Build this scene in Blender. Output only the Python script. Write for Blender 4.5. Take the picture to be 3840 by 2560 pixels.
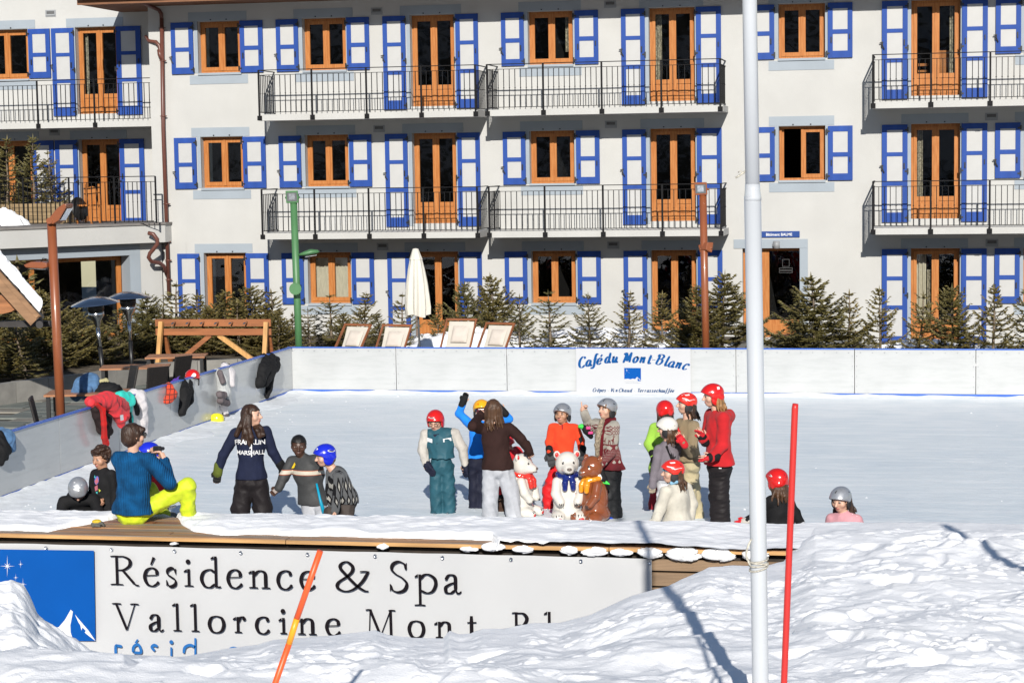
import bpy, bmesh, math, random
import numpy as np
from mathutils import Vector, Matrix
from mathutils.bvhtree import BVHTree
PI = math.pi
D = bpy.data
for o in list(D.objects): D.objects.remove(o)
scn = bpy.context.scene
COL = scn.collection
rnd = random.Random(7)
rng = np.random.default_rng(7)

# ------------------------------------------------------------ camera, sky, sun, exposure
FPX, HC = 7700.0, 4.25                       # focal length in photo pixels, eye height above the ice
pitch, roll, yaw = [math.radians(a) for a in (5.0, -0.886, 11.64)]
FWD = np.array([-math.sin(yaw)*math.cos(pitch), math.cos(yaw)*math.cos(pitch), -math.sin(pitch)])
_r = np.array([math.cos(yaw), math.sin(yaw), 0.0]); _u = np.cross(_r, FWD)
RGT = math.cos(roll)*_r + math.sin(roll)*_u; UPV = -math.sin(roll)*_r + math.cos(roll)*_u
cam = D.objects.new('camera', D.cameras.new('camera')); COL.objects.link(cam)
cam.data.sensor_width = 36.0; cam.data.lens = FPX/3840*36.0
cam.data.clip_start = 0.5; cam.data.clip_end = 900
cam.matrix_world = Matrix(((RGT[0], UPV[0], -FWD[0], 0), (RGT[1], UPV[1], -FWD[1], 0), (RGT[2], UPV[2], -FWD[2], HC), (0, 0, 0, 1)))
scn.camera = cam
LDIR = Vector((-0.215, 1.0, -0.475)).normalized()
sun = D.objects.new('sun', D.lights.new('sun', 'SUN')); COL.objects.link(sun)
sun.data.energy = 4.3; sun.data.angle = math.radians(0.53); sun.data.color = (1.0, 0.955, 0.88)
sun.rotation_euler = LDIR.to_track_quat('-Z', 'Y').to_euler()
world = D.worlds.new('World'); scn.world = world; world.use_nodes = True
wn = world.node_tree.nodes; wl = world.node_tree.links
sky = wn.new('ShaderNodeTexSky'); sky.sky_type = 'NISHITA'; sky.sun_disc = False
sky.sun_elevation = math.asin(-LDIR.z); sky.sun_rotation = math.atan2(-LDIR.x, -LDIR.y)
sky.altitude = 1200; sky.air_density = 1.0; sky.dust_density = 0.4
wl.new(sky.outputs[0], wn['Background'].inputs[0]); wn['Background'].inputs[1].default_value = 0.075
scn.view_settings.view_transform = 'Standard'; scn.view_settings.look = 'None'
scn.view_settings.exposure = 0.42; scn.view_settings.gamma = 1.0; scn.view_settings.use_curve_mapping = False
scn.cycles.max_bounces = 6; scn.cycles.diffuse_bounces = 3; scn.cycles.glossy_bounces = 3
scn.cycles.transparent_max_bounces = 8; scn.cycles.use_denoising = True

# photo pixel -> point on a known plane (the photo was measured once, the scene is laid out in metres)
def ray(x, y): return FWD + RGT*(x-1920)/FPX - UPV*(y-1280)/FPX
def G(x, y, z=0.0):
    d = ray(x, y); return np.array([0, 0, HC]) + d*(z-HC)/d[2]
def P(x, y, Y):
    d = ray(x, y); return np.array([0, 0, HC]) + d*Y/d[1]
def GX(x, y, z=0.0): return G(x, y, z)[0]

# ------------------------------------------------------------ naming
def tag(o, label=None, cat=None, group=None, kind=None):
    if label: o['label'] = label
    if cat: o['category'] = cat
    if group: o['group'] = group
    if kind: o['kind'] = kind
    return o
def empty(name, loc=(0, 0, 0), rz=0.0, label=None, cat=None, group=None, kind=None):
    o = D.objects.new(name, None); COL.objects.link(o); o.location = loc; o.rotation_euler = (0, 0, rz)
    o.empty_display_size = 0.1
    return tag(o, label, cat, group, kind)
def inst(mesh, name, parent=None, loc=None, rot=None, scale=None):
    o = D.objects.new(name, mesh); COL.objects.link(o)
    if parent: o.parent = parent
    if loc is not None: o.location = loc
    if rot is not None: o.rotation_euler = rot
    if scale is not None: o.scale = scale
    return o
def kids(o): return [c for c in D.objects if c.parent == o]
def copy_tree(o, parent=None, ch=None):
    c = o.copy(); COL.objects.link(c); c.parent = parent
    for k in list(o.children): copy_tree(k, c)
    return c

# ------------------------------------------------------------ materials
_M = {}
def mat(name, rgb, rough=0.7, var=0.08, vscale=8.0, bump=0.0, bscale=30.0, metal=0.0, spec=None, coat=0.0, stretch=None, dark=None, extra=None, sheen=0.0):
    """principled surface; colour wanders by +-var with noise, fine relief by a bump; stretch=(x,y,z) makes grain; extra(nodes, links, colour) edits the colour"""
    if name in _M: return _M[name]
    m = D.materials.new(name); m.use_nodes = True; _M[name] = m
    nt = m.node_tree; N = nt.nodes; L = nt.links; b = N['Principled BSDF']
    b.inputs['Roughness'].default_value = rough; b.inputs['Metallic'].default_value = metal
    if spec is not None: b.inputs['Specular IOR Level'].default_value = spec
    if coat: b.inputs['Coat Weight'].default_value = coat; b.inputs['Coat Roughness'].default_value = 0.08
    if sheen: b.inputs['Sheen Weight'].default_value = sheen; b.inputs['Sheen Roughness'].default_value = 0.6
    tc = N.new('ShaderNodeTexCoord'); vec = tc.outputs['Object']
    if stretch:
        mp = N.new('ShaderNodeMapping'); mp.inputs['Scale'].default_value = stretch; L.new(vec, mp.inputs[0]); vec = mp.outputs[0]
    nz = N.new('ShaderNodeTexNoise'); nz.inputs['Scale'].default_value = vscale; nz.inputs['Detail'].default_value = 5; L.new(vec, nz.inputs['Vector'])
    mx = N.new('ShaderNodeMix'); mx.data_type = 'RGBA'
    lo = dark if dark else tuple(c*(1-var*2) for c in rgb); hi = tuple(min(1, c*(1+var)) for c in rgb) if not dark else rgb
    mx.inputs[6].default_value = (*lo, 1); mx.inputs[7].default_value = (*hi, 1)
    rp = N.new('ShaderNodeMapRange'); rp.inputs[1].default_value = 0.3; rp.inputs[2].default_value = 0.7
    L.new(nz.outputs[0], rp.inputs[0]); L.new(rp.outputs[0], mx.inputs[0])
    colr = mx.outputs[2]
    if extra: colr = extra(N, L, colr, tc.outputs['Object']) or colr
    L.new(colr, b.inputs['Base Color'])
    if bump:
        n2 = N.new('ShaderNodeTexNoise'); n2.inputs['Scale'].default_value = bscale; n2.inputs['Detail'].default_value = 6; L.new(vec, n2.inputs['Vector'])
        bp = N.new('ShaderNodeBump'); bp.inputs['Strength'].default_value = 1.0; bp.inputs['Distance'].default_value = bump
        L.new(n2.outputs[0], bp.inputs['Height']); L.new(bp.outputs[0], b.inputs['Normal'])
    return m
def mathn(N, L, op, a, b=None, c=None):
    n = N.new('ShaderNodeMath'); n.operation = op
    for i, v in enumerate((a, b, c)):
        if v is None: continue
        if isinstance(v, (int, float)): n.inputs[i].default_value = v
        else: L.new(v, n.inputs[i])
    return n.outputs[0]
def mixc(N, L, fac, a, b):
    n = N.new('ShaderNodeMix'); n.data_type = 'RGBA'
    if isinstance(fac, (int, float)): n.inputs[0].default_value = fac
    else: L.new(fac, n.inputs[0])
    for i, v in ((6, a), (7, b)):
        if isinstance(v, tuple): n.inputs[i].default_value = (*v, 1)
        else: L.new(v, n.inputs[i])
    return n.outputs[2]
def sep(N, L, vec):
    n = N.new('ShaderNodeSeparateXYZ'); L.new(vec, n.inputs[0]); return n.outputs

def plaster_extra(N, L, c, v):      # rain streaks and big soft patches
    mp = N.new('ShaderNodeMapping'); mp.inputs['Scale'].default_value = (2.2, 2.2, 0.18); L.new(v, mp.inputs[0])
    n = N.new('ShaderNodeTexNoise'); n.inputs['Scale'].default_value = 1.0; n.inputs['Detail'].default_value = 6; L.new(mp.outputs[0], n.inputs['Vector'])
    r = N.new('ShaderNodeMapRange'); r.inputs[1].default_value = 0.5; r.inputs[2].default_value = 0.8; r.inputs[4].default_value = 0.35; L.new(n.outputs[0], r.inputs[0])
    return mixc(N, L, r.outputs[0], c, (0.425, 0.415, 0.385))
M_wall = mat('cream_plaster', (0.462, 0.459, 0.443), 0.9, 0.03, 1.2, 0.004, 60, extra=plaster_extra)
M_white = mat('white_panel_paint', (0.43, 0.43, 0.425), 0.55, 0.02, 3)
M_blue = mat('blue_shutter_paint', (0.024, 0.068, 0.285), 0.5, 0.08, 5, 0.001, 40, spec=.15, stretch=(1, 1, .15))
M_wood = mat('orange_larch', (0.45, 0.185, 0.055), 0.5, 0.16, 9, 0.0015, 30, stretch=(4, 4, .35), dark=(0.34, 0.11, 0.022), spec=.25)
M_stone = mat('pale_blue_surround', (0.285, 0.325, 0.365), 0.7, 0.03, 2)
M_iron = mat('black_iron', (0.008, 0.008, 0.009), 0.6, 0.1, spec=.15)
M_pipe = mat('brown_pipe', (0.125, 0.045, 0.032), 0.38, 0.08, 3)
M_vent = mat('vent_grey', (0.27, 0.28, 0.29), 0.5, 0.06)
M_ventd = mat('vent_dark', (0.10, 0.10, 0.10), 0.6, 0.1)
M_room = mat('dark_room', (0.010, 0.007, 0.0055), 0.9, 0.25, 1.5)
M_curt = mat('curtain_linen', (0.55, 0.50, 0.38), 0.9, 0.12, 14, stretch=(6, 6, .4))
M_lace = mat('curtain_lace', (0.50, 0.45, 0.33), 0.9, 0.35, 22, dark=(0.10, 0.085, 0.06))
M_postbrown = mat('rust_brown_post', (0.24, 0.072, 0.027), 0.35, 0.06, 2, coat=0.3)
M_green = mat('green_post', (0.068, 0.18, 0.072), 0.45, 0.05, 2)
M_lamp = mat('lamp_glass', (0.55, 0.58, 0.62), 0.12, 0.15, 30, metal=0.6)
M_lampdark = mat('lamp_inner', (0.09, 0.09, 0.095), 0.4, 0.1)
M_steel = mat('bright_steel', (0.62, 0.63, 0.65), 0.18, 0.05, 4, metal=1.0)
M_black = mat('black_plastic', (0.012, 0.012, 0.013), 0.4, 0.1)
M_rattan = mat('dark_rattan', (0.018, 0.015, 0.014), 0.55, 0.3, 60, 0.004, 90)
M_conc = mat('grey_planter_stone', (0.235, 0.225, 0.205), 0.85, 0.12, 3, 0.003, 40)
M_eave = mat('eave_timber', (0.20, 0.085, 0.038), 0.7, 0.12, 6, stretch=(.4, 4, 4))
def glass_mat():
    m = D.materials.new('window_glass'); m.use_nodes = True; nt = m.node_tree; N = nt.nodes; L = nt.links
    N.remove(N['Principled BSDF']); out = N['Material Output']
    t = N.new('ShaderNodeBsdfTransparent'); t.inputs[0].default_value = (0.80, 0.82, 0.82, 1)
    g = N.new('ShaderNodeBsdfGlossy'); g.inputs['Roughness'].default_value = 0.015
    f = N.new('ShaderNodeFresnel'); f.inputs[0].default_value = 1.6
    nz = N.new('ShaderNodeTexNoise'); nz.inputs['Scale'].default_value = 1.3; nz.inputs['Detail'].default_value = 2
    tc = N.new('ShaderNodeTexCoord'); L.new(tc.outputs['Object'], nz.inputs['Vector'])
    bp = N.new('ShaderNodeBump'); bp.inputs['Distance'].default_value = 0.012; L.new(nz.outputs[0], bp.inputs['Height'])
    L.new(bp.outputs[0], g.inputs['Normal'])
    mx = N.new('ShaderNodeMixShader'); L.new(f.outputs[0], mx.inputs[0]); L.new(t.outputs[0], mx.inputs[1]); L.new(g.outputs[0], mx.inputs[2])
    L.new(mx.outputs[0], out.inputs[0]); return m
M_glass = glass_mat()

# ------------------------------------------------------------ mesh builder
class MB:
    def __init__(s): s.v = []; s.f = []; s.m = []; s.sm = []
    def add(s, vs, fs, mi=0, smooth=False):
        b = len(s.v); s.v += [tuple(map(float, p)) for p in vs]
        for f in fs: s.f.append([i+b for i in f]); s.m.append(mi); s.sm.append(smooth)
        return s
    def box(s, x0, y0, z0, x1, y1, z1, mi=0):
        return s.add([(x0, y0, z0), (x1, y0, z0), (x1, y1, z0), (x0, y1, z0), (x0, y0, z1), (x1, y0, z1), (x1, y1, z1), (x0, y1, z1)],
                     [(3, 2, 1, 0), (4, 5, 6, 7), (0, 1, 5, 4), (1, 2, 6, 5), (2, 3, 7, 6), (3, 0, 4, 7)], mi)
    def bar(s, a, b, w, h=None, mi=0, up=(0, 0, 1)):       # rectangular bar a->b
        a, b = Vector(a), Vector(b); h = h or w; d = (b-a).normalized(); u = Vector(up)
        if abs(d.dot(u)) > .98: u = Vector((0, 1, 0))
        r = d.cross(u).normalized()*w/2; t = r.cross(d).normalized()*h/2
        vs = [p+sx*r+sz*t for p in (a, b) for sx, sz in ((-1, -1), (1, -1), (1, 1), (-1, 1))]
        return s.add(vs, [(0, 1, 2, 3), (7, 6, 5, 4), (1, 0, 4, 5), (2, 1, 5, 6), (3, 2, 6, 7), (0, 3, 7, 4)], mi)
    def tube(s, pts, r, n=8, mi=0, cap=True, smooth=True):
        pts = [Vector(p) for p in pts]; rs = r if isinstance(r, (list, tuple)) else [r]*len(pts)
        vs = []; fs = []; pr = None
        for i, p in enumerate(pts):
            d = (pts[min(i+1, len(pts)-1)]-pts[max(i-1, 0)]).normalized()
            if pr is None: pr = d.orthogonal().normalized()
            pr = (pr-d*pr.dot(d)).normalized(); q = d.cross(pr)
            vs += [p+rs[i]*(math.cos(2*PI*k/n)*pr+math.sin(2*PI*k/n)*q) for k in range(n)]
        for i in range(len(pts)-1):
            for k in range(n): fs.append((i*n+k, i*n+(k+1) % n, (i+1)*n+(k+1) % n, (i+1)*n+k))
        s.add(vs, fs, mi, smooth)
        if cap:
            b = len(s.v)-len(vs); e = b+(len(pts)-1)*n
            s.f.append([b+k for k in range(n)][::-1]); s.m.append(mi); s.sm.append(False)
            s.f.append([e+k for k in range(n)]); s.m.append(mi); s.sm.append(False)
        return s
    def lathe(s, prof, c=(0, 0, 0), n=20, mi=0, smooth=True):
        vs = []; fs = []
        for r, z in prof: vs += [(c[0]+r*math.cos(2*PI*k/n), c[1]+r*math.sin(2*PI*k/n), c[2]+z) for k in range(n)]
        for i in range(len(prof)-1):
            for k in range(n): fs.append((i*n+k, i*n+(k+1) % n, (i+1)*n+(k+1) % n, (i+1)*n+k))
        return s.add(vs, fs, mi, smooth)
    def poly(s, pts, thick, mi=0, axis='y'):               # extrude a polygon given in the xz plane along y
        n = len(pts); vs = [(x, 0, z) for x, z in pts]+[(x, thick, z) for x, z in pts]
        fs = [tuple(range(n)), tuple(range(2*n-1, n-1, -1))]+[(i, i+n, (i+1) % n+n, (i+1) % n) for i in range(n)]
        return s.add(vs, fs, mi)
    def mesh(s, name, mats):
        me = D.meshes.new(name); me.from_pydata(s.v, [], s.f)
        for m in (mats if isinstance(mats, (list, tuple)) else [mats]): me.materials.append(m)
        me.polygons.foreach_set('material_index', s.m); me.polygons.foreach_set('use_smooth', s.sm); me.update()
        return me
    def build(s, name, mats, parent=None, loc=None, rz=None, bevel=0):
        o = inst(s.mesh(name, mats), name, parent, loc, None if rz is None else (0, 0, rz))
        if bevel:
            md = o.modifiers.new('b', 'BEVEL'); md.width = bevel; md.segments = 2; md.limit_method = 'ANGLE'
        return o
def grid_mesh(name, V, mats, keep=None, smooth=True):      # V: (ny,nx,3) array
    ny, nx = V.shape[:2]; idx = np.arange(ny*nx).reshape(ny, nx)
    q = np.stack([idx[:-1, :-1], idx[:-1, 1:], idx[1:, 1:], idx[1:, :-1]], -1).reshape(-1, 4)
    if keep is not None: q = q[keep.reshape(-1)]
    used = np.unique(q); rm = np.zeros(ny*nx, int); rm[used] = np.arange(len(used)); q = rm[q]; vv = V.reshape(-1, 3)[used]
    return np_mesh(name, vv, q, mats, None, smooth)
def np_mesh(name, v, q, mats, mi=None, smooth=True):
    me = D.meshes.new(name); me.vertices.add(len(v)); me.vertices.foreach_set('co', np.asarray(v, np.float32).ravel())
    k = q.shape[1]; me.loops.add(q.size); me.loops.foreach_set('vertex_index', q.astype(np.int32).ravel())
    me.polygons.add(len(q)); me.polygons.foreach_set('loop_start', np.arange(0, q.size, k, dtype=np.int32))
    me.polygons.foreach_set('loop_total', np.full(len(q), k, np.int32))
    for m in (mats if isinstance(mats, (list, tuple)) else [mats]): me.materials.append(m)
    if mi is not None: me.polygons.foreach_set('material_index', mi.astype(np.int32))
    me.polygons.foreach_set('use_smooth', np.full(len(q), smooth)); me.update(calc_edges=True); me.validate()
    return me
def vnoise(x, y, seed=0):                                   # 2-D value noise, numpy
    r = np.random.default_rng(seed).random((256, 256))
    xi = np.floor(x).astype(int); yi = np.floor(y).astype(int); fx = x-xi; fy = y-yi
    fx = fx*fx*fx*(fx*(fx*6-15)+10); fy = fy*fy*fy*(fy*(fy*6-15)+10)
    g = lambda i, j: r[(yi+j) & 255, (xi+i) & 255]
    return (g(0, 0)*(1-fx)+g(1, 0)*fx)*(1-fy)+(g(0, 1)*(1-fx)+g(1, 1)*fx)*fy
def fbm(x, y, seed=0, oct=4, gain=.5):
    s = 0; a = 1; t = 0
    for i in range(oct):
        c, n = math.cos(i*1.3), math.sin(i*1.3); s = s+a*vnoise((x*c-y*n)*2**i+17.3*i, (x*n+y*c)*2**i+5.1*i, seed+i); t += a; a *= gain
    return s/t
# ------------------------------------------------------------ the hotel: long front parallel to the rink
YB = 47.5
ST = [2.137, 4.947, 7.715]                                  # tops of the shutters, storey by storey
def FX(x, Y=YB, y=100): return P(x, y, Y)[0]
hotel = empty('hotel_building', (-8, YB, 0), 0, 'cream hotel front with blue and white shutters, larch windows and iron balconies', 'building')
def HB(mb, name, mats, par=None, **k):                      # build in world coordinates, parent under the hotel
    o = mb.build(name, mats, par or hotel, **k)
    if par is None: o.location = (8, -YB, 0)
    return o
def put(o, par, origin):                                    # parent o (world-space mesh) below a part whose origin is given
    o.parent = par; return o
# columns: kind, left shutter (l,r), opening (l,r), right shutter (l,r), lintel (l,r) in photo pixels of the top row
COLS = [('w', (642, 725), (740, 901), (900.5, 985.5), (706.6, 925)), ('w', (1036, 1119), (1133, 1296), (1301, 1384.5), (1102, 1323)),
        ('d', (1436, 1520.6), (1537, 1702.6), (1709, 1793), (1501, 1730)), ('w', (1880, 1965), (1979, 2148), (2156, 2243), (1945, 2179)),
        ('d', (2330, 2418.6), (2432.5, 2605), (2611, 2704), (2398, 2637.5)), ('w', (2813, 2904), (2918.5, 3094), (3105, 3196.6), (2882, 3128)),
        ('d', (3307.6, 3403.6), (3417, 3602.5), (3608, 3703.4), (3380, 3633.5)), ('w', (3734, 3829), (3843, 4020), (4030, 4122), (3808, 4060))]
def cols_world(cols, Y, y=100):
    return [(k,)+tuple((FX(a, Y, y), FX(b, Y, y)) for a, b in (s1, op, s2, li)) for k, s1, op, s2, li in cols]
CW = cols_world(COLS, YB)
def wall_sheet(mb, x0, x1, z0, z1, holes, Y, depth):
    xs = sorted({x0, x1, *[h[0] for h in holes], *[h[1] for h in holes]}); zs = sorted({z0, z1, *[h[2] for h in holes], *[h[3] for h in holes]})
    for i in range(len(xs)-1):
        for j in range(len(zs)-1):
            cx, cz = (xs[i]+xs[i+1])/2, (zs[j]+zs[j+1])/2
            if not any(h[0] < cx < h[1] and h[2] < cz < h[3] for h in holes):
                mb.add([(xs[i], Y, zs[j]), (xs[i+1], Y, zs[j]), (xs[i+1], Y, zs[j+1]), (xs[i], Y, zs[j+1])], [(0, 1, 2, 3)])
    for a, b, c, d in holes:                                # reveals
        mb.add([(a, Y, c), (a, Y+depth, c), (a, Y+depth, d), (a, Y, d)], [(0, 1, 2, 3)])
        mb.add([(b, Y, c), (b, Y+depth, c), (b, Y+depth, d), (b, Y, d)], [(3, 2, 1, 0)])
        mb.add([(a, Y, d), (b, Y, d), (b, Y+depth, d), (a, Y+depth, d)], [(3, 2, 1, 0)])
        mb.add([(a, Y, c), (b, Y, c), (b, Y+depth, c), (a, Y+depth, c)], [(0, 1, 2, 3)])

# shared shutter meshes, local origin top-left on the wall
_sh = {}
def shutter(par, x0, x1, zt, kind, Y, hinge_right, org, ajar=0.0):
    w = round(x1-x0, 2); key = (w, kind)
    h = 1.235 if kind == 'w' else 2.20
    pz = [(-.13, -.60), (-.70, -1.08)] if kind == 'w' else [(-.12, -.62), (-.71, -1.28), (-1.375, -1.98)]
    if key not in _sh:
        s = .105*w/.53; m = MB(); zs = [0]+[z for p in pz for z in p]+[-h]
        m.box(0, -.045, -h, s, 0, 0); m.box(w-s, -.045, -h, w, 0, 0)
        for i in range(0, len(zs), 2): m.box(s, -.045, zs[i+1], w-s, 0, zs[i])
        fm = m.mesh('shutter', M_blue)
        pm = [MB().box(s, -.032, b, w-s, -.004, a).mesh('panel', M_white) for a, b in pz]
        hm = MB().box(0, -.065, -.06, .035, -.045, .06).box(-.05, -.055, -.018, .02, -.042, .018).mesh('hinge', M_black)
        dm = MB().box(-.014, -.075, -.065, .014, -.0455, .065).mesh('handle', M_black)
        cm = MB().bar((0, -.06, .06), (.01, -.09, -.02), .03, .03).bar((.01, -.09, -.02), (.05, -.07, -.10), .03, .02).bar((-.05, -.06, .05), (.03, -.06, .07), .03, .02).mesh('catch', M_black)
        _sh[key] = (fm, pm, hm, dm, cm)
    fm, pm, hm, dm, cm = _sh[key]
    o = inst(fm, 'shutter', par, (x0-org[0], Y-.012-org[1], zt-org[2]), (0, 0, ajar))
    for p in pm: inst(p, 'panel', o)
    hx = w-.012 if hinge_right else -.012
    for z in ((-.12, -h+.1) if kind == 'w' else (-.12, -1.05, -h+.1)): inst(hm, 'hinge', o, (hx, 0, z), None, (1 if hinge_right else -1, 1, 1))
    zm = -.83 if kind == 'w' else -.93
    inst(dm, 'handle', o, (w-.075 if hinge_right else .075, 0, zm))
    if hinge_right: inst(cm, 'catch', o, (.0, 0, zm-.05))
    else: inst(dm, 'handle', o, (w-.06, 0, zm+.07), None, (.7, 1, .8))
    return o
def joinery(name, par, org, a, b, zt, zb, kind, Y, depth=.2, lint=None, sill=True, open_leaf=False, curtain=None):
    """frame with two leaves in the opening a..b, zt..zb"""
    yf = Y+depth; m = MB(); c = (a+b)/2; f = .055; s = .075
    m.box(a+.002, yf, zb, a+f, yf+.07, zt-.002); m.box(b-f, yf, zb, b-.002, yf+.07, zt-.002)
    m.box(a+f, yf, zt-.06, b-f, yf+.07, zt-.002); m.box(a+f, yf-.01, zb, b-f, yf+.075, zb+.05)
    pz = zb+.05 if kind == 'w' else zb+.50
    for x0, x1 in ((a+f, c-.004), (c+.004, b-f)):
        if open_leaf and x0 < c-.1:
            m.bar((a+f+.02, yf+.1, zb+.05), (a+f+.02, yf+.1, zt-.06), .05, .07); continue
        y0 = yf-.025
        m.box(x0, y0, zb+.052, x0+s, y0+.06, zt-.062); m.box(x1-s, y0, zb+.052, x1, y0+.06, zt-.062)
        m.box(x0+s, y0, zt-.14, x1-s, y0+.06, zt-.062); m.box(x0+s, y0, zb+.052, x1-s, y0+.06, zb+.14)
        if kind == 'd':
            m.box(x0+s, y0+.02, zb+.14, x1-s, y0+.05, pz); m.box(x0+s, y0, pz-.10, x1-s, y0+.06, pz+.002)
            m.box(x0+s+.05, y0+.004, zb+.19, x1-s-.05, y0+.03, pz-.15)
    m.box(c-.03, yf-.04, zb+.052, c+.03, yf-.026, zt-.062)
    o = m.build(name, M_wood, par); o.location = tuple(-v for v in org)
    def sub(mm, nm, mt):
        return mm.build(nm, mt, o)
    for i, (x0, x1) in enumerate(((a+f+s, c-.004-s), (c+.004+s, b-f-s))):
        if open_leaf and i == 0: continue
        pb = (zb+.14 if kind == 'w' else pz)
        sub(MB().add([(x0, yf+.012, pb), (x1, yf+.012, pb), (x1, yf+.012, zt-.14), (x0, yf+.012, zt-.14)], [(0, 1, 2, 3)]), 'pane', M_glass)
    if lint:
        sub(MB().box(lint[0], Y-.012, zt+.01, lint[1], Y+.02, zt+.225), 'lintel', M_stone)
        for q in (-.2, .2): sub(MB().box(c+q-.014, Y-.03, zt+.022, c+q+.014, Y-.012, zt+.05), 'bolt', M_black)
        for x0, x1 in ((a-.09, a), (b, b+.055)): sub(MB().box(x0, Y-.010, zb-(.0 if kind == 'w' else .06), x1, Y+.02, zt+.01), 'jamb', M_stone)
    if kind == 'w' and sill and lint:
        sub(MB().box(a-.005, Y-.045, zb-.055, b+.005, yf, zb-.004), 'sill', M_stone)
        sub(MB().box(lint[0], Y-.012, zb-.27, lint[1], Y+.02, zb-.056), 'apron', M_stone)
    if curtain:
        for x0, x1, z0, z1, mt in curtain:
            cm = MB(); n = 22; vs = []
            for k in range(n+1):
                t = k/n; x = x0+(x1-x0)*t; y = yf+.16+.025*math.sin(t*(x1-x0)*70)
                vs += [(x, y, z0), (x, y, z1)]
            cm.add(vs, [(2*k, 2*k+2, 2*k+3, 2*k+1) for k in range(n)], 0, True); sub(cm, 'curtain', mt)
    return o
CURT = {(1, 0): 'full', (4, 2): 'l', (6, 0): 'l2', (6, 1): 'l', (6, 2): 'r', (3, 2): 'r'}
holes = []; specs = []
for ci, (k, s1, op, s2, li) in enumerate(CW):
    for r in range(3):
        zt = ST[r]+.01; kk = k
        zb = zt-1.23 if kk == 'w' else zt-2.14
        if ci == 0 and r == 0: zb = zt-2.14; kk = 'd'       # the ground floor opening at the far end is a door window
        if ci == 5 and r == 0: continue                     # entrance
        holes.append((op[0], op[1], zb, zt)); specs.append((ci, r, kk, s1, op, s2, li, zt, zb))
EN = (FX(2785, YB, 1100), FX(2999, YB, 1100), P(2900, 1266, YB)[2], P(2900, 931, YB)[2])
holes.append(EN)
HX0, HX1 = -18.67, 7.0
mb = MB(); wall_sheet(mb, HX0, HX1, -.3, 8.75, holes, YB, .30)
mb.add([(HX0, YB, -.3), (HX0, YB+9, -.3), (HX0, YB+9, 8.75), (HX0, YB, 8.75)], [(3, 2, 1, 0)])
HB(mb, 'wall', M_wall)
org = (-8, YB, 0)
for ci, r, kk, s1, op, s2, li, zt, zb in specs:
    cu = None; cc = CURT.get((ci, r)); a, b = op
    if cc == 'full': cu = [(a+.06, b-.06, zb+.05, zt-.08, M_curt)]
    elif cc == 'l': cu = [(a+.10, a+.26, zb+.3, zt-.1, M_lace)]
    elif cc == 'l2': cu = [(a+.12, a+.34, zb+.3, zt-.1, M_curt), (a+.36, a+.48, zb+.3, zt-.5, M_lace)]
    elif cc == 'r': cu = [(b-.24, b-.10, zb+.3, zt-.1, M_lace)]
    joinery('window' if kk == 'w' else 'french_window', hotel, org, a, b, zt, zb, kk, YB, lint=li, open_leaf=(ci == 5 and r == 1), curtain=cu)
    shutter(hotel, s1[0], s1[1], ST[r], kk, YB, True, org); shutter(hotel, s2[0], s2[1], ST[r], kk, YB, False, org)
# rooms behind the glass: dark floors and a back wall
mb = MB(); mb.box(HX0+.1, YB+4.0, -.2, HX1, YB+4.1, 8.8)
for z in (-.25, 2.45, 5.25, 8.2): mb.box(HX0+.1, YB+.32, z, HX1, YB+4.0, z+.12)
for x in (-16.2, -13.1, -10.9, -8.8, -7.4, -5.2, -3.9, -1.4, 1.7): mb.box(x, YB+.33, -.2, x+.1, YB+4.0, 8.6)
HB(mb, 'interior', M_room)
# things glimpsed in the right-hand rooms: pine chair backs and a bunk
mb = MB(); m0 = P(3535, 250, YB+.7); mb.box(m0[0]-.12, YB+.7, 5.62, m0[0]+.14, YB+.74, 6.62); mb.box(m0[0]-.55, YB+.8, 6.28, m0[0]-.32, YB+.9, 6.34); mb.box(m0[0]-.55, YB+.8, 6.14, m0[0]-.32, YB+.9, 6.19)
HB(mb, 'chair_back', M_wood)
# entrance
zt, zb = EN[3], EN[2]
mb = MB(); a = FX(2855, YB, 1100); b = EN[1]; yf = YB+.22
mb.box(EN[0], yf, zb, EN[0]+.07, yf+.07, zt); mb.box(a, yf-.03, zb, a+.17, yf+.04, zt-.002); mb.box(EN[0]+.07, yf, zt-.07, b, yf+.06, zt-.003)
mb.box(a+.17, yf-.03, zb+.02, b-.002, yf+.03, zb+.34); mb.box(a+.17, yf-.02, zb+.34, b, yf+.02, zb+.40); mb.box(a+.25, yf-.045, zb+.10, b-.05, yf-.02, zb+.28)
door = HB(mb, 'entrance_door', M_wood)
MB().add([(a+.17, yf+.005, zb+.40), (b, yf+.005, zb+.40), (b, yf+.005, zt-.07), (a+.17, yf+.005, zt-.07)], [(0, 1, 2, 3)]).build('pane', M_glass, door)
for bx in ((2934, 2960, 972, 1000), (2922, 2972, 1004, 1012), (2922, 2972, 1015, 1023)):   # printed outlines on the glass
    p0 = P(bx[0], bx[3], yf); p1 = P(bx[1], bx[2], yf); t = .006
    m2 = MB(); y = yf-.001
    for q in ((p0[0], p0[2], p1[0], p0[2]+t), (p0[0], p1[2]-t, p1[0], p1[2]), (p0[0], p0[2]+t, p0[0]+t, p1[2]-t), (p1[0]-t, p0[2]+t, p1[0], p1[2]-t)): m2.box(q[0], y, q[1], q[2], y+.002, q[3])
    m2.build('print', M_ventd, door)
x2 = FX(3030, YB, 1100)
MB().box(EN[0]-.2, YB-.02, zt+.003, x2, YB+.02, zt+.21).build('lintel', M_stone, door); MB().box(b+.003, YB-.018, zb, x2, YB+.02, zt).build('jamb', M_stone, door)
p = P(2912, 917, YB-.1); MB().tube([(p[0], YB-.1, p[2]+.08), (p[0], YB-.1, p[2]-.09)], .075, 14).box(p[0]-.09, YB-.1, p[2]-.04, p[0]-.06, YB-.02, p[2]+.04).build('wall_lamp', M_vent, door)
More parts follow.
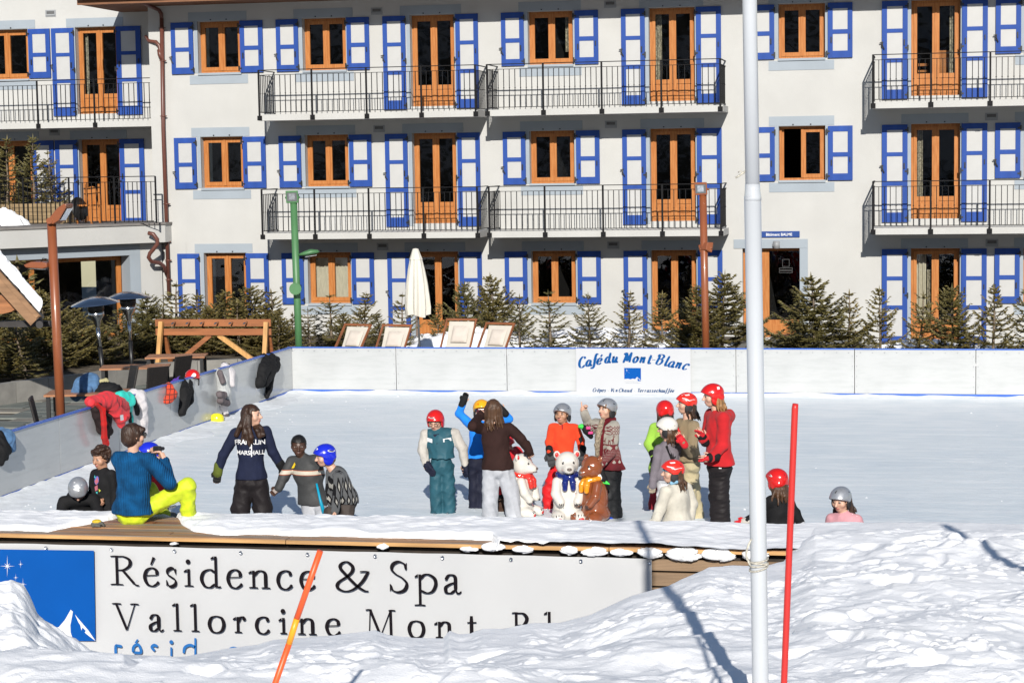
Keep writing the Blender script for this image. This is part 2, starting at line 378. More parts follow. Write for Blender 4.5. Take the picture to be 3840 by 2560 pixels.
# vents
def vent(x, y, Y, par, org):
    p = P(x, y, Y); v = MB().box(-.14, -.012, -.085, .14, .01, .085).build('vent', M_vent, par, (p[0]-org[0], Y-org[1], p[2]))
    MB().box(-.10, -.024, -.01, .10, -.012, .055).build('grille', M_ventd, v); MB().box(-.12, -.03, -.06, .12, -.0125, -.035).build('lip', M_vent, v)
for x, y in ((1413, 43), (1422, 483), (1435, 925), (2288, 17), (2291, 467), (2300, 919), (3718, 438), (3720, 911)): vent(x, y, YB, hotel, org)
# balconies
BD = 1.15
def balcony(par, org, x0, x1, zf, Y, posts, depth=BD, side=(True, True), fascia=.145):
    """zf: slab top. posts: x of the front posts. everything is a child of the slab"""
    yf = Y-depth; sl = MB().box(x0, yf, zf-fascia, x1, Y-.002, zf).build('balcony', [M_wall], par); sl.location = tuple(-v for v in org)
    zt, z2, zb = zf+1.03, zf+.915, zf+.05; yr = yf-.03
    pm = _bm.setdefault('post', MB().box(-.021, -.012, -.12, .021, .012, 1.03).mesh('post', M_iron))
    km = _bm.setdefault('plate', MB().box(-.055, -.035, -.055, .055, -.012, .055).mesh('plate', M_iron))
    bl = _bm.setdefault('bal', MB().box(-.008, -.008, .05, .008, .008, .915).lathe([(0, .47), (.019, .49), (0, .51)], n=6).mesh('baluster', M_iron))
    rail = lambda a, b, w, h: MB().bar(a, b, w, h).build('rail', M_iron, sl)
    xa, xb = posts[0], posts[-1]
    rail((xa, yr, zt), (xb, yr, zt), .035, .018); rail((xa, yr, z2), (xb, yr, z2), .022, .012); rail((xa, yr, zb), (xb, yr, zb), .022, .014)
    for x in posts:
        p_ = inst(pm, 'post', sl, (x, yr, zf)); inst(km, 'plate', sl, (x, yf, zf-.085))
    for a, b in zip(posts[:-1], posts[1:]):
        n = max(2, round((b-a)/.128))
        for k in range(1, n): inst(bl, 'baluster', sl, (a+(b-a)*k/n, yr, zf))
    for on, x in ((side[0], xa), (side[1], xb)):
        if not on: continue
        for z, w, h in ((zt, .035, .018), (z2, .022, .012), (zb, .022, .014)): rail((x, yr+.012, z), (x, Y-.004, z), w, h)
        n = 9
        for k in range(1, n): inst(bl, 'baluster', sl, (x, yr+(Y-yr)*k/n, zf))
    return sl
_bm = {}
YF = YB-BD
pA = [P(x, 440, YF)[0] for x in (975, 1173, 1377, 1582, 1785)]; pB = [P(x, 430, YF)[0] for x in (1829, 2039, 2258, 2481, 2702)]
pC = [P(x, 390, YF)[0] for x in (3274, 3491, 3713, 3935, 4155)]
for zf in (5.44, 2.655):
    balcony(hotel, org, pA[0]-.03, pA[-1]+.03, zf, YB, pA); balcony(hotel, org, pB[0]-.03, pB[-1]+.06, zf, YB, pB); balcony(hotel, org, pC[0]-.03, pC[-1]+.03, zf, YB, pC)
# roof edge
mb = MB(); mb.box(-19.95, YB-1.2, 8.125, HX1, YB+9, 8.32); mb.box(-19.95, YB-1.26, 8.11, HX1, YB-1.2, 8.36)
HB(mb, 'roof', M_eave)
mb = MB(); mb.tube([(-19.9, YB-1.36, 8.29), (HX1, YB-1.36, 8.29)], .085, 10); HB(mb, 'gutter', M_pipe)
# downpipe
def N2(x, y, Y): p = P(x, y, Y); return (p[0], Y, p[2])
yp = YB-.10
mb = MB()
top = N2(508, -6, YB-1.2)
mb.tube([top, N2(560, 22, YB-.6), N2(595, 38, yp), N2(604, 52, yp), N2(606, 75, yp)], .048, 10)
mb.tube([N2(606, 70, yp), N2(612, 480, yp), N2(634, 1110, yp)], .05, 10)
mb.tube([N2(546, 138, YB+.2), N2(560, 155, YB-.02), N2(585, 158, yp), N2(597, 172, yp), N2(600, 188, yp), N2(609, 222, yp)], .045, 10)
mb.tube([N2(596, 186, yp), N2(600, 205, yp), N2(609, 226, yp)], [.05, .062, .05], 10)
mb.tube([N2(556, 874, yp-.75), N2(575, 878, yp-.75), N2(590, 898, yp-.7), N2(590, 915, yp-.7), N2(575, 935, yp-.7), N2(562, 950, yp-.7), N2(557, 965, yp-.7), N2(567, 980, yp-.6), N2(598, 986, yp-.35), N2(614, 998, yp-.1), N2(626, 1030, yp)], .05, 10)
dp = HB(mb, 'downpipe', M_pipe)
for x, y in ((608, 106), (611, 228), (613, 436), (626, 765), (629, 906), (631, 976), (633, 1048)):
    q = N2(x, y, yp); MB().tube([(q[0], yp, q[2]-.015), (q[0], yp, q[2]+.015)], .056, 10).box(q[0]-.085, yp-.012, q[2]-.012, q[0]+.085, yp+.012, q[2]+.012).build('bracket', M_pipe, dp)
# name plate of the building
x0, x1 = FX(2845, YB, 880), FX(2999, YB, 880); z0, z1 = P(2930, 890, YB)[2], P(2930, 867, YB)[2]
plate = tag(MB().box(0, -.03, 0, x1-x0, 0, z1-z0).build('building_sign', mat('sign_blue', (.012, .05, .22), .35, .03), None, (x0, YB-.005, z0), bevel=.004),
            'small dark blue plate reading Bâtiment BALME above the entrance', 'sign')
M_wtext = mat('white_lettering', (.75, .75, .75), .5, .02)
def font_mesh(txt, size, bold=0.0, shear=0.0, spacing=1.0, align='CENTER'):
    c = D.curves.new('lettering', 'FONT'); c.body = txt; c.size = size; c.offset = bold; c.shear = shear; c.align_x = align; c.space_character = spacing
    c.resolution_u = 4; o = D.objects.new('lettering', c); COL.objects.link(o)
    dg = bpy.context.evaluated_depsgraph_get(); me = D.meshes.new_from_object(o.evaluated_get(dg)); D.objects.remove(o); D.curves.remove(c)
    return me
def upright(me, mt, name='lettering', parent=None, loc=(0, 0, 0), ry=0.0):
    me.materials.clear(); me.materials.append(mt); o = inst(me, name, parent, loc, (PI/2, ry, 0)); return o
me = font_mesh('Bâtiment BALME', (z1-z0)*.62, .0012); upright(me, M_wtext, 'lettering', plate, ((x1-x0)*.50, -.034, (z1-z0)*.27))

# ------------------------------------------------------------ the wing on the left, set back
YW = 49.0
wing = empty('hotel_wing', (-22, YW, 0), 0, 'cream side wing with terrace, blue shutters and wide ground floor opening, left of the downpipe', 'building')
worg = (-22, YW, 0)
def WB(mb, name, mats):
    o = mb.build(name, mats, wing); o.location = tuple(-v for v in worg); return o
WC = [('w', (-170, -90), (-75, 103), (107, 187), (-120, 132)), ('d', (193.5, 277), (281, 440), (436, 527), (249, 462))]
WW = cols_world(WC, YW, 108)
wst = [7.775, 4.965]; wh = []; ws = []
for ci, (k, s1, op, s2, li) in enumerate(WW):
    for r, st in enumerate(wst):
        zt = st+.01; kk = 'd' if (k == 'd' or r == 1) else 'w'; zb = zt-1.25 if kk == 'w' else zt-2.17
        wh.append((op[0], op[1], zb, zt)); ws.append((kk, s1, op, s2, li, zt, zb, st))
mb = MB(); wall_sheet(mb, -29, HX0, 2.6, 8.9, wh, YW, .3); WB(mb, 'wall', M_wall)
for i, (kk, s1, op, s2, li, zt, zb, st) in enumerate(ws):
    cu = [(op[0]+.12, op[0]+.2, zb+.3, zt-.1, M_lace)] if i == 2 else None
    joinery('window' if kk == 'w' else 'french_window', wing, worg, op[0], op[1], zt, zb, kk, YW, lint=li, curtain=cu)
    shutter(wing, s1[0], s1[1], st, kk, YW, True, worg); shutter(wing, s2[0], s2[1], st, kk, YW, False, worg)
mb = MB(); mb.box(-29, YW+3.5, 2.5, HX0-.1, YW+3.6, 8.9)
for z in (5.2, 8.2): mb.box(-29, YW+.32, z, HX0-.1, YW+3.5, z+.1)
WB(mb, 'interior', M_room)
vent(190, 51, YW, wing, worg); vent(204, 496, YW, wing, worg)
yfw = YW-BD
pW = [P(x, 465, yfw)[0] for x in (-285, -70, 145, 358)]+[HX0-.03]
pWb = [P(x, 465, yfw)[0] for x in (-285, -70, 145, 358)]
b_ = balcony(wing, worg, pW[0], HX0-.005, P(357, 455, yfw)[2]-.005, YW, pWb, side=(False, False))
# last bay against the hotel corner: balusters only
zf = P(357, 455, yfw)[2]-.005; yr = yfw-.03
for z, w, h in ((zf+1.03, .035, .018), (zf+.915, .022, .012), (zf+.05, .022, .014)): MB().bar((pWb[-1], yr, z), (HX0-.004, yr, z), w, h).build('rail', M_iron, b_)
n = round((HX0-pWb[-1])/.128)
for k in range(1, n+1): inst(_bm['bal'], 'baluster', b_, (pWb[-1]+(HX0-pWb[-1])*k/n-.02, yr, zf))
# terrace: its front runs obliquely towards the camera on the left
TC = np.array([*P(618, 832, YB-.35)[:2]]); TD = np.array([-math.sin(math.radians(40)), -math.cos(math.radians(40))])
TZ1, TZ0 = P(618, 834, YB-.35)[2], P(614, 908, YB-.35)[2]; TL = 9.0; TN = np.array([-TD[1], TD[0]])   # TN points out of the wing
TE = TC+TD*TL
def prism(mb, pts, z0, z1, mi=0):
    n = len(pts); vs = [(p[0], p[1], z0) for p in pts]+[(p[0], p[1], z1) for p in pts]
    mb.add(vs, [tuple(range(n-1, -1, -1)), tuple(range(n, 2*n))]+[(i, (i+1) % n, (i+1) % n+n, i+n) for i in range(n)], mi)
poly = [(-29, YW-.01), (TE[0]-9, TE[1]), (TE[0], TE[1]), (TC[0], TC[1]), (TC[0]+.03, YB-.003), (HX0-.003, YB-.003), (HX0-.003, YW-.01)]
mb = MB(); prism(mb, poly, TZ0, TZ1-.05); WB(mb, 'terrace', M_wall)
M_slabtop = mat('terrace_slab', (.20, .185, .175), .85, .12, 4)
mb = MB(); po2 = [(p[0]+.03, p[1]-.02) if 0 < i < 5 else p for i, p in enumerate(poly)]; po2[4] = (po2[4][0], YB-.003); prism(mb, po2, TZ1-.049, TZ1); WB(mb, 'terrace_edge', M_slabtop)
# ground floor wall of the wing, .3 m behind the terrace edge, with the wide opening
W0 = TC-TN*.30
def t_of(px, py):                                            # distance along the ground floor wall of a photo pixel
    d = ray(px, py)[:2]; A = np.array([[d[0], -TD[0]], [d[1], -TD[1]]]); s = np.linalg.solve(A, W0); return s[1], HC+ray(px, py)[2]*s[0]
t1, zt_ = t_of(487, 957); t0, zs_ = t_of(509, 937)
OZ = zt_; OT = t1
mb = MB(); T_END = TL
seg = lambda a, b, z0, z1, m=mb, i=0, off=0.0: m.add([(*(W0+TD*a+TN*off), z0), (*(W0+TD*b+TN*off), z0), (*(W0+TD*b+TN*off), z1), (*(W0+TD*a+TN*off), z1)], [(3, 2, 1, 0)], i)
OL = OT+4.6
seg(-.05, OT, -.3, TZ0); seg(OL, T_END, -.3, TZ0); seg(OT, OL, OZ, TZ0)
seg(OT, OL, -.3, .15)
inn = -TN*.45
for a in (OT, OL): mb.add([(*(W0+TD*a), .15), (*(W0+TD*a+inn), .15), (*(W0+TD*a+inn), OZ), (*(W0+TD*a), OZ)], [(0, 1, 2, 3)])
mb.add([(*(W0+TD*OT), OZ), (*(W0+TD*OL), OZ), (*(W0+TD*OL+inn), OZ), (*(W0+TD*OT+inn), OZ)], [(0, 1, 2, 3)])
mb.add([(HX0-.6, YB+.02, -.3), (TC[0]+.4, YB+.02, -.3), (TC[0]+.4, YB-.02, TZ0), (HX0-.6, YB-.02, TZ0)], [(0, 1, 2, 3)])
WB(mb, 'lower_wall', M_wall)
mb = MB(); m_ = mb
def slabseg(a, b, z0, z1, off0, off1, mi=0):
    pts = [W0+TD*a+TN*off0, W0+TD*b+TN*off0, W0+TD*b+TN*off1, W0+TD*a+TN*off1]; prism(mb, pts, z0, z1, mi)
slabseg(OT-.27, OL+.27, OZ, OZ+.26, .012, -.02); slabseg(OT-.27, OT, .1, OZ-.002, .012, -.02); slabseg(OT-.001, OT+.012, .1, OZ-.002, .010, -.42)
WB(mb, 'opening_surround', M_stone)
mb = MB(); slabseg(OT+.02, OT+.14, .12, OZ-.01, -.44, -.52); slabseg(OT+.14, OL, OZ-.12, OZ-.01, -.44, -.52); slabseg(OT+2.3, OT+2.42, .12, OZ-.13, -.44, -.52); slabseg(OT+.14, OL, .12, .30, -.44, -.52)
fr = WB(mb, 'shop_window', M_wood)
mb = MB(); seg(OT+.14, OT+2.3, .30, OZ-.12, mb, 0, -.48); seg(OT+2.42, OL, .30, OZ-.12, mb, 0, -.48); q = mb.build('pane', M_glass, fr)
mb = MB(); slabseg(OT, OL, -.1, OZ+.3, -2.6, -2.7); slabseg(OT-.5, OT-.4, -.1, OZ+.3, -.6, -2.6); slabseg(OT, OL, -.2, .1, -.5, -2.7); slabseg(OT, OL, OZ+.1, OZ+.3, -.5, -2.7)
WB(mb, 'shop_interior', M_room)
p = P(537, 935, YB-.05); vent_ = MB().box(p[0]-.08, YB-.06, p[2]-.12, p[0]+.09, YB-.02, p[2]+.12).build('vent', M_vent, wing); vent_.location = tuple(-v for v in worg)
MB().box(p[0]-.06, YB-.068, p[2]-.10, p[0]+.07, YB-.06, p[2]+.10).build('grille', M_ventd, vent_)
# terrace railing (posts to the floor)
yt = YB-.95; zt = P(583, 661, yt)[2]; zb2 = P(585, 832, yt)[2]; z2 = P(583, 681, yt)[2]
xs = [P(x, 700, yt)[0] for x in (-260, -85, 86, 258, 428, 583)]
rl = MB().bar((xs[0], yt, zt), (xs[-1], yt, zt), .035, .02).build('terrace_railing', M_iron, wing); rl.location = tuple(-v for v in worg)
for z in (z2, zb2): MB().bar((xs[0], yt, z), (xs[-1], yt, z), .022, .014).build('rail', M_iron, rl)
hgt = z2-zb2
tb = MB().box(-.008, -.008, 0, .008, .008, hgt).lathe([(0, hgt*.5-.02), (.019, hgt*.5), (0, hgt*.5+.02)], n=6).mesh('baluster', M_iron)
for a, b in zip(xs[:-1], xs[1:]):
    MB().box(a-.02, yt-.012, TZ1, a+.02, yt+.012, zt).build('post', M_iron, rl)
    n = round((b-a)/.118)
    for k in range(1, n): inst(tb, 'baluster', rl, (a+(b-a)*k/n, yt, zb2))
MB().box(xs[-1]-.02, yt-.012, TZ1, xs[-1]+.02, yt+.012, zt).build('post', M_iron, rl)
# ------------------------------------------------------------ ground, rink, patio
M_slate0 = mat('patio_bed', (.13, .125, .115), .9, .2, 6)
M_slate = mat('slate_paving', (.175, .185, .165), .7, .25, 2.5, .003, 18, dark=(.10, .115, .105))
M_slate2 = mat('slate_paving_brown', (.21, .195, .165), .75, .2, 2.5, .003, 18)
M_slate3 = mat('slate_paving_pale', (.25, .255, .235), .7, .2, 2.5, .003, 18)
def snow_extra(N, L, c, v): return c
M_snow = mat('snow', (.93, .935, .95), .75, .02, 2.0, .012, 22, spec=.25)
M_snowground = M_snow
RX0, RX1, RY0, RY1 = -11.84, 7.3, 21.0, 36.77              # inside of the rink
mb = MB()
mb.add([(-60, -60, -1.45), (60, -60, -1.45), (60, 20.9, -1.45), (-60, 20.9, -1.45)], [(0, 1, 2, 3)])
tag(mb.build('snowy_ground', M_snow), kind='structure')
tag(MB().add([(-60, 20.9, -.05), (60, 20.9, -.05), (60, 70, -.05), (-60, 70, -.05)], [(0, 1, 2, 3)]).build('terrace_ground', M_slate0), kind='structure')
def ice_mat():
    m = D.materials.new('rink_ice'); m.use_nodes = True; nt = m.node_tree; N = nt.nodes; L = nt.links; b = N['Principled BSDF']
    tc = N.new('ShaderNodeTexCoord'); v = tc.outputs['Object']
    def noise(sc, stretch=(1, 1, 1), det=5, rot=0):
        mp = N.new('ShaderNodeMapping'); mp.inputs['Scale'].default_value = stretch; mp.inputs['Rotation'].default_value = (0, 0, rot); L.new(v, mp.inputs[0])
        n = N.new('ShaderNodeTexNoise'); n.inputs['Scale'].default_value = sc; n.inputs['Detail'].default_value = det; L.new(mp.outputs[0], n.inputs['Vector']); return n.outputs[0]
    def rng_(o, a, b_, t0=0, t1=1):
        r = N.new('ShaderNodeMapRange'); r.inputs[1].default_value = a; r.inputs[2].default_value = b_; r.inputs[3].default_value = t0; r.inputs[4].default_value = t1; L.new(o, r.inputs[0]); return r.outputs[0]
    c = mixc(N, L, rng_(noise(.35), .35, .65), (.64, .71, .76), (.72, .775, .805))
    c = mixc(N, L, rng_(noise(3.0, (.35, 1.6, 1), 8), .47, .70, 0, .6), c, (.86, .885, .90))     # frost sweeps
    c = mixc(N, L, rng_(noise(2.2, (.2, 3.2, 1), 9, -.25), .56, .70, 0, .45), c, (.88, .90, .915))
    c = mixc(N, L, rng_(noise(9.0, (.25, 2.5, 1), 6, .5), .58, .70, 0, .6), c, (.90, .915, .93))     # skate scratches
    c = mixc(N, L, rng_(noise(26.0, (.8, 1.2, 1), 3), .70, .78, 0, .9), c, (.92, .93, .95))          # crumbs of snow
    c = mixc(N, L, rng_(noise(1.1, (1, 1, 1), 6), .55, .75, 0, .35), c, (.56, .635, .70))
    sp = sep(N, L, v); bk = rng_(sp[1], 31.0, 36.8, 0, .55); lf = rng_(sp[0], -10.2, -11.8, 0, .75); ed = mathn(N, L, 'MAXIMUM', bk, lf)
    ed = mathn(N, L, 'MULTIPLY', ed, rng_(noise(1.6, (1, 1, 1), 6), .3, .6))
    c = mixc(N, L, ed, c, (.90, .91, .915))                                                             # scraped snow along the boards
    L.new(c, b.inputs['Base Color']); L.new(rng_(noise(4), .3, .7, .42, .62), b.inputs['Roughness']); b.inputs['Specular IOR Level'].default_value = .35
    bp = N.new('ShaderNodeBump'); bp.inputs['Distance'].default_value = .012; L.new(noise(14, (.5, 1.5, 1), 6), bp.inputs['Height']); L.new(bp.outputs[0], b.inputs['Normal'])
    return m
tag(MB().add([(RX0-.1, 20.95, 0), (RX1, 20.95, 0), (RX1, RY1+.1, 0), (RX0-.1, RY1+.1, 0)], [(0, 1, 2, 3)]).build('ice', ice_mat()), kind='structure')
# crumbs and clods of snow lying on the ice
mb = MB()
for k in range(150):
    x = rng.uniform(-11.3, 1.6); y = 21.8+15*rng.random()**1.5
    if k < 80: x = RX0+.2+abs(rng.normal(0, .7)); y = rng.uniform(23, 36)
    r = rng.uniform(.006, .017)*(1.6 if rng.random() < .15 else 1); a = rng.random()*6
    mb.add([(x+r*1.3*math.cos(a+i*PI/2), y+r*math.sin(a+i*PI/2), 0) for i in range(4)]+[(x, y, r*.9)], [(0, 1, 4), (1, 2, 4), (2, 3, 4), (3, 0, 4)], 0, True)
tag(mb.build('snow_crumbs', M_snow), kind='stuff')
# heap of scraped snow along the left and back boards
def heap(pts, w, hmax, seed):
    pts = [np.array(p, float) for p in pts]; V = []
    for i, p in enumerate(pts):
        d = pts[min(i+1, len(pts)-1)]-pts[max(i-1, 0)]; d /= np.linalg.norm(d); nrm = np.array([d[1], -d[0]])
        row = []
        ww = w*(.55+.9*vnoise(np.array([i*.16]), np.array([0.3]), seed)[0]); hh = hmax*(.35+1.2*vnoise(np.array([i*.22]), np.array([4.3]), seed+1)[0])
        for k in range(13):
            t = k/12; n_ = vnoise(np.array([i*.55]), np.array([k*.8]), seed+2)[0]
            q = p+nrm*(t*ww); row.append((q[0], q[1], hh*(1-t)**1.5*(.6+.8*n_)+.003-(.012 if k == 12 else 0)))
        V.append(row)
    return np.array(V)
lp = [(RX0+.01, y) for y in np.arange(36.7, 22.0, -.12)]
M_heapsnow = mat('scraped_snow', (.76, .79, .82), .8, .08, 5, .01, 25)
V = heap([(x, y) for x, y in lp], .55, .045, 3)
if V[0, 12, 0] < RX0: V[:, :, 0] = 2*(RX0+.01)-V[:, :, 0]
tag(inst(grid_mesh('snow_heap', V, M_heapsnow), 'scraped_snow_heap'), kind='structure')
V = heap([(x, RY1-.01) for x in np.arange(RX0, 3.5, .12)], .25, .035, 9)
if V[0, 12, 1] > RY1: V[:, :, 1] = 2*(RY1-.01)-V[:, :, 1]
tag(inst(grid_mesh('snow_heap', V, M_heapsnow), 'scraped_snow_heap'), kind='structure')

# rink boards
def board_extra(N, L, c, v):
    s = sep(N, L, v); n = N.new('ShaderNodeTexNoise'); n.inputs['Scale'].default_value = 3; n.inputs['Detail'].default_value = 9; n.inputs['Roughness'].default_value = .7; mp = N.new('ShaderNodeMapping'); mp.inputs['Scale'].default_value = (.5, 1, 3.5); L.new(v, mp.inputs[0]); L.new(mp.outputs[0], n.inputs['Vector'])
    r = N.new('ShaderNodeMapRange'); r.inputs[1].default_value = .47; r.inputs[2].default_value = .72; r.inputs[4].default_value = .6; L.new(n.outputs[0], r.inputs[0])
    return mixc(N, L, r.outputs[0], c, (.33, .345, .345))
M_board = mat('white_rink_board', (.435, .445, .447), .2, .03, 1.5, spec=.9, extra=board_extra)
M_rim = mat('blue_board_edge', (.03, .12, .50), .4, .05)
M_screw = mat('screw_metal', (.30, .31, .33), .35, .1, metal=.8)
def barrier(org, direction, n, w, label, h=.835, first=0.0, gate=None):
    """boards from org along +x local (direction = rz)"""
    o = empty('rink_barrier', org, direction, label, 'barrier', 'white boards round the ice rink')
    x = 0.0; ws = [first]+[w]*n if first else [w]*n
    pms = {}
    for i, ww in enumerate(ws):
        k = round(ww, 3)
        if k not in pms: pms[k] = MB().box(.006, 0, .055, ww-.006, .045, h).mesh('panel', M_board)
        inst(pms[k], 'panel', o, (x, 0, 0))
        s = MB()
        for j in range(10): s.add([(x+ww*(j+.5)/10+.012*math.cos(a), -.003, h-.055+.012*math.sin(a)) for a in (0, PI/2, PI, 3*PI/2)], [(0, 3, 2, 1)])
        for z in (.18, .36, .54, .72):
            for xx in (x+.04, x+ww-.04): s.add([(xx+.01*math.cos(a), -.003, z+.01*math.sin(a)) for a in (0, PI/2, PI, 3*PI/2)], [(0, 3, 2, 1)])
        s.build('screw_row', M_screw, o)
        MB().box(x+.004, -.012, h, x+ww-.004, .06, h+.018).build('top_rail', M_rim, o); MB().box(x, -.006, 0, x+ww, .04, .052).build('kick_strip', M_rim, o)
        x += ww
    return o
barrier((RX0-.045, RY1, 0), 0, 9, 2.103, 'long white rink board wall with blue rim along the far side of the ice')
# left: local +x runs towards the camera, local -y faces the ice (+X)
barrier((RX0, RY1-.005, 0), -PI/2, 7, 2.103, 'white rink board wall with blue rim hung with clothes, running towards the photographer')
for o in D.objects:
    pass
# patio: bed + single slates where they can be told apart
patio = empty('patio', (0, 0, 0), 0, kind='structure')
st_m = []
for k in range(7):
    w, d = (rnd.uniform(.5, 1.05), rnd.uniform(.28, .5)); j = lambda: rnd.uniform(-.02, .02)
    m = MB(); top = [(-w/2+j(), -d/2+j()), (w/2+j(), -d/2+j()), (w/2+j(), d/2+j()), (-w/2+j(), d/2+j())]
    m.add([(x, y, -.03) for x, y in top]+[(x*.99, y*.98, 0) for x, y in top], [(4, 5, 6, 7), (0, 1, 5, 4), (1, 2, 6, 5), (2, 3, 7, 6), (3, 0, 4, 7)])
    st_m.append((w, d, [m.mesh('paving_stone', t) for t in (M_slate, M_slate2, M_slate3)]))
cnt = 0; y = 26.4; ang = -.12
while y < 40.6:
    d = .40 if y < 33 else .5; x = -20.6+rnd.random()*.5
    while x < RX0-.3:
        w_, d_, ms = st_m[rnd.randrange(7)]; w = rnd.uniform(.6, 1.15)
        yy = y+(x+12)*ang*.0
        px = x+w/2
        vis = (yaw_px(px, yy) if False else 1920+FPX*math.tan(math.atan2(px, yy)+yaw))
        if -40 < vis < 1010 and px > -21 and cnt < 298 and yy < 39.5+(px+12)*-.1:
            inst(ms[rnd.choices((0, 1, 2), (6, 2, 1))[0]], 'paving_stone', patio, (px, yy, -.004+rnd.uniform(-.004, .004)), (0, 0, rnd.uniform(-.02, .02)), ((w-.025)/w_, (d-.025)/d_, 1)); cnt += 1
        x += w
    y += d
# low planter wall of grey blocks
def chain(pts, name_root, h, t, blk, label, cat, M, piece, group=None):
    o = empty(name_root, (pts[0][0], pts[0][1], 0), 0, label, cat, group); c0 = np.array(pts[0])
    for a, b in zip(pts[:-1], pts[1:]):
        a, b = np.array(a), np.array(b); L_ = np.linalg.norm(b-a); n = max(1, round(L_/blk)); ang = math.atan2(b[1]-a[1], b[0]-a[0])
        me = MB().box(.005, 0, -.04, L_/n-.005, t, h).mesh(piece, M)
        for k in range(n): q = a+(b-a)*k/n-c0; inst(me, piece, o, (q[0], q[1], rnd.uniform(-.006, .006)), (0, 0, ang))
    return o
PW = [(-19.2, 33.6)]+[tuple(G(x, y)[:2]) for x, y in ((0, 1495), (240, 1430), (600, 1392), (800, 1384), (1000, 1376))]+[(-9.0, 41.9)]
PW = [(-20.2, 33.2), (-17.3, 35.9), (-16.5, 38.6), (-15.3, 39.6), (-14.4, 40.6), (-12.9, 41.0), (-9.6, 41.0)]
# measured on the photograph: top edge of the wall, 0.38 m high
PW = [tuple(G(x, y, .38)[:2]) for x, y in ((-150, 1462), (60, 1432), (300, 1404), (560, 1366), (740, 1352), (1040, 1338), (1300, 1336))]
planter = chain(PW, 'planter_wall', .38, .16, .95, 'low grey block wall round the spruces behind the patio', 'wall', M_conc, 'block')
M_soil = mat('planter_soil', (.12, .095, .065), .95, .4, 8, .02, 20)
mb = MB(); pp = [(p[0], p[1]+.1) for p in PW]; back = [(6, 41.5), (6, 46.5), (-19, 46.5), (-24, 40), (-24, 34)]
vs = [(x, y, .22) for x, y in pp+[(-9, 41.0), (-3.8, 41.0), (-3.8, 46.5), (-19, 46.6), (-24, 42)]]
mb.add(vs, [tuple(range(len(vs)))]); tag(mb.build('planter_bed', M_soil), kind='structure')
# snow patches under the trees and against the hotel
def patch(cx, cy, rx, ry, h, seed, z0=.0, name='snow_patch'):
    n = 34; yy, xx = np.mgrid[-1:1:n*1j, -1:1:n*1j]; r = np.hypot(xx, yy); nz = fbm(xx*2.2+seed, yy*2.2, seed, 4)
    t = (1-r)*1.3-.55+nz*.9; z = h*np.sqrt(np.clip(t, 0, 1.4))*(0.8+.5*fbm(xx*5+seed, yy*5, seed+4, 3))
    V = np.stack([cx+xx*rx, cy+yy*ry, z0+z-.004], -1); k = t > -.03; kq = k[:-1, :-1] | k[1:, 1:] | k[1:, :-1] | k[:-1, 1:]; kq &= (t > -.12)[:-1, :-1]
    return tag(inst(grid_mesh(name, V, M_snow, kq), name), kind='structure')
for i, (cx, cy, rx, ry, h, z0) in enumerate(((-9.6, 43.0, 1.6, 1.3, .45, .2), (-7.2, 43.6, 1.7, 1.2, .45, .2), (-5.4, 43.4, 1.4, 1.2, .4, .2),
                                             (-.2, 43.9, 1.5, 1.2, .35, 0), (1.0, 43.2, 1.6, 1.0, .3, 0), (-10.9, 43.8, .8, .6, .25, .2))): patch(cx, cy, rx, ry, h, 11+i, z0)
# kerb of the entrance path and a stone step with a mat
M_step = mat('grey_step', (.24, .24, .225), .8, .12, 3)
MB().box(-3.9, 40.6, -.05, -3.75, 46.6, .42).build('kerb_wall', M_conc).__setitem__('kind', 'structure')
tag(MB().box(-3.6, 44.3, -.05, -1.6, 47.4, .20).box(-3.6, 43.4, -.05, -1.6, 44.3, .09).build('entrance_step', M_step), kind='structure')
p = P(2930, 1275, 46.6)
tag(MB().box(-3.5, 46.2, .203, -2.0, 47.1, .222).build('door_mat', M_black), 'black doormat on the grey step before the entrance', 'doormat')

# ------------------------------------------------------------ deck, wooden wall and the banner below it
DY0, DY1, DZ = 19.6, 20.72, .485
def deck_extra(N, L, c, v):
    mp = N.new('ShaderNodeMapping'); mp.inputs['Scale'].default_value = (.35, 6, 6); L.new(v, mp.inputs[0])
    n = N.new('ShaderNodeTexNoise'); n.inputs['Scale'].default_value = 2; n.inputs['Detail'].default_value = 7; L.new(mp.outputs[0], n.inputs['Vector'])
    r = N.new('ShaderNodeMapRange'); r.inputs[1].default_value = .42; r.inputs[2].default_value = .62; L.new(n.outputs[0], r.inputs[0])
    return mixc(N, L, r.outputs[0], c, (.26, .21, .165))
M_deck = mat('weathered_deck_board', (.40, .21, .10), .65, .2, 3, .002, 30, stretch=(.5, 5, 5), extra=deck_extra)
M_deck2 = mat('wet_deck_board', (.27, .105, .045), .45, .2, 3, .002, 30, stretch=(.5, 5, 5))
M_edge = mat('deck_edge_board', (.52, .29, .11), .6, .2, 3, .002, 30, stretch=(.4, 5, 5))
deck = empty('deck', (0, 0, 0), 0, kind='structure')
y = DY0; row = 0
while y < DY1:
    x = -13.0+(row*1.7) % 2.4; mtt = M_edge if row == 0 else (M_deck2 if rnd.random() < .25 else M_deck)
    while x < 3.0:
        L_ = 3.6 if row else 3.3
        MB().box(x+.004, y, DZ-.035+(.0), min(x+L_, 3.4)-.004, y+.138, DZ+rnd.uniform(-.003, .003)).build('plank', M_deck if row == 0 else mtt, deck)
        if row == 0: MB().box(x+.004, y-.012, DZ-.040, min(x+L_, 3.4)-.004, y-.0005, DZ-.004).build('edge_strip', M_edge, deck)
        x += L_
    y += .143; row += 1
tag(MB().box(-13, DY0+.12, -.05, 3.5, DY1, DZ-.08).build('deck_frame', mat('dark_frame_wood', (.03, .022, .016), .8, .2)), kind='structure')
wall_ = empty('wooden_wall', (0, DY0+.05, 0), 0, kind='structure')
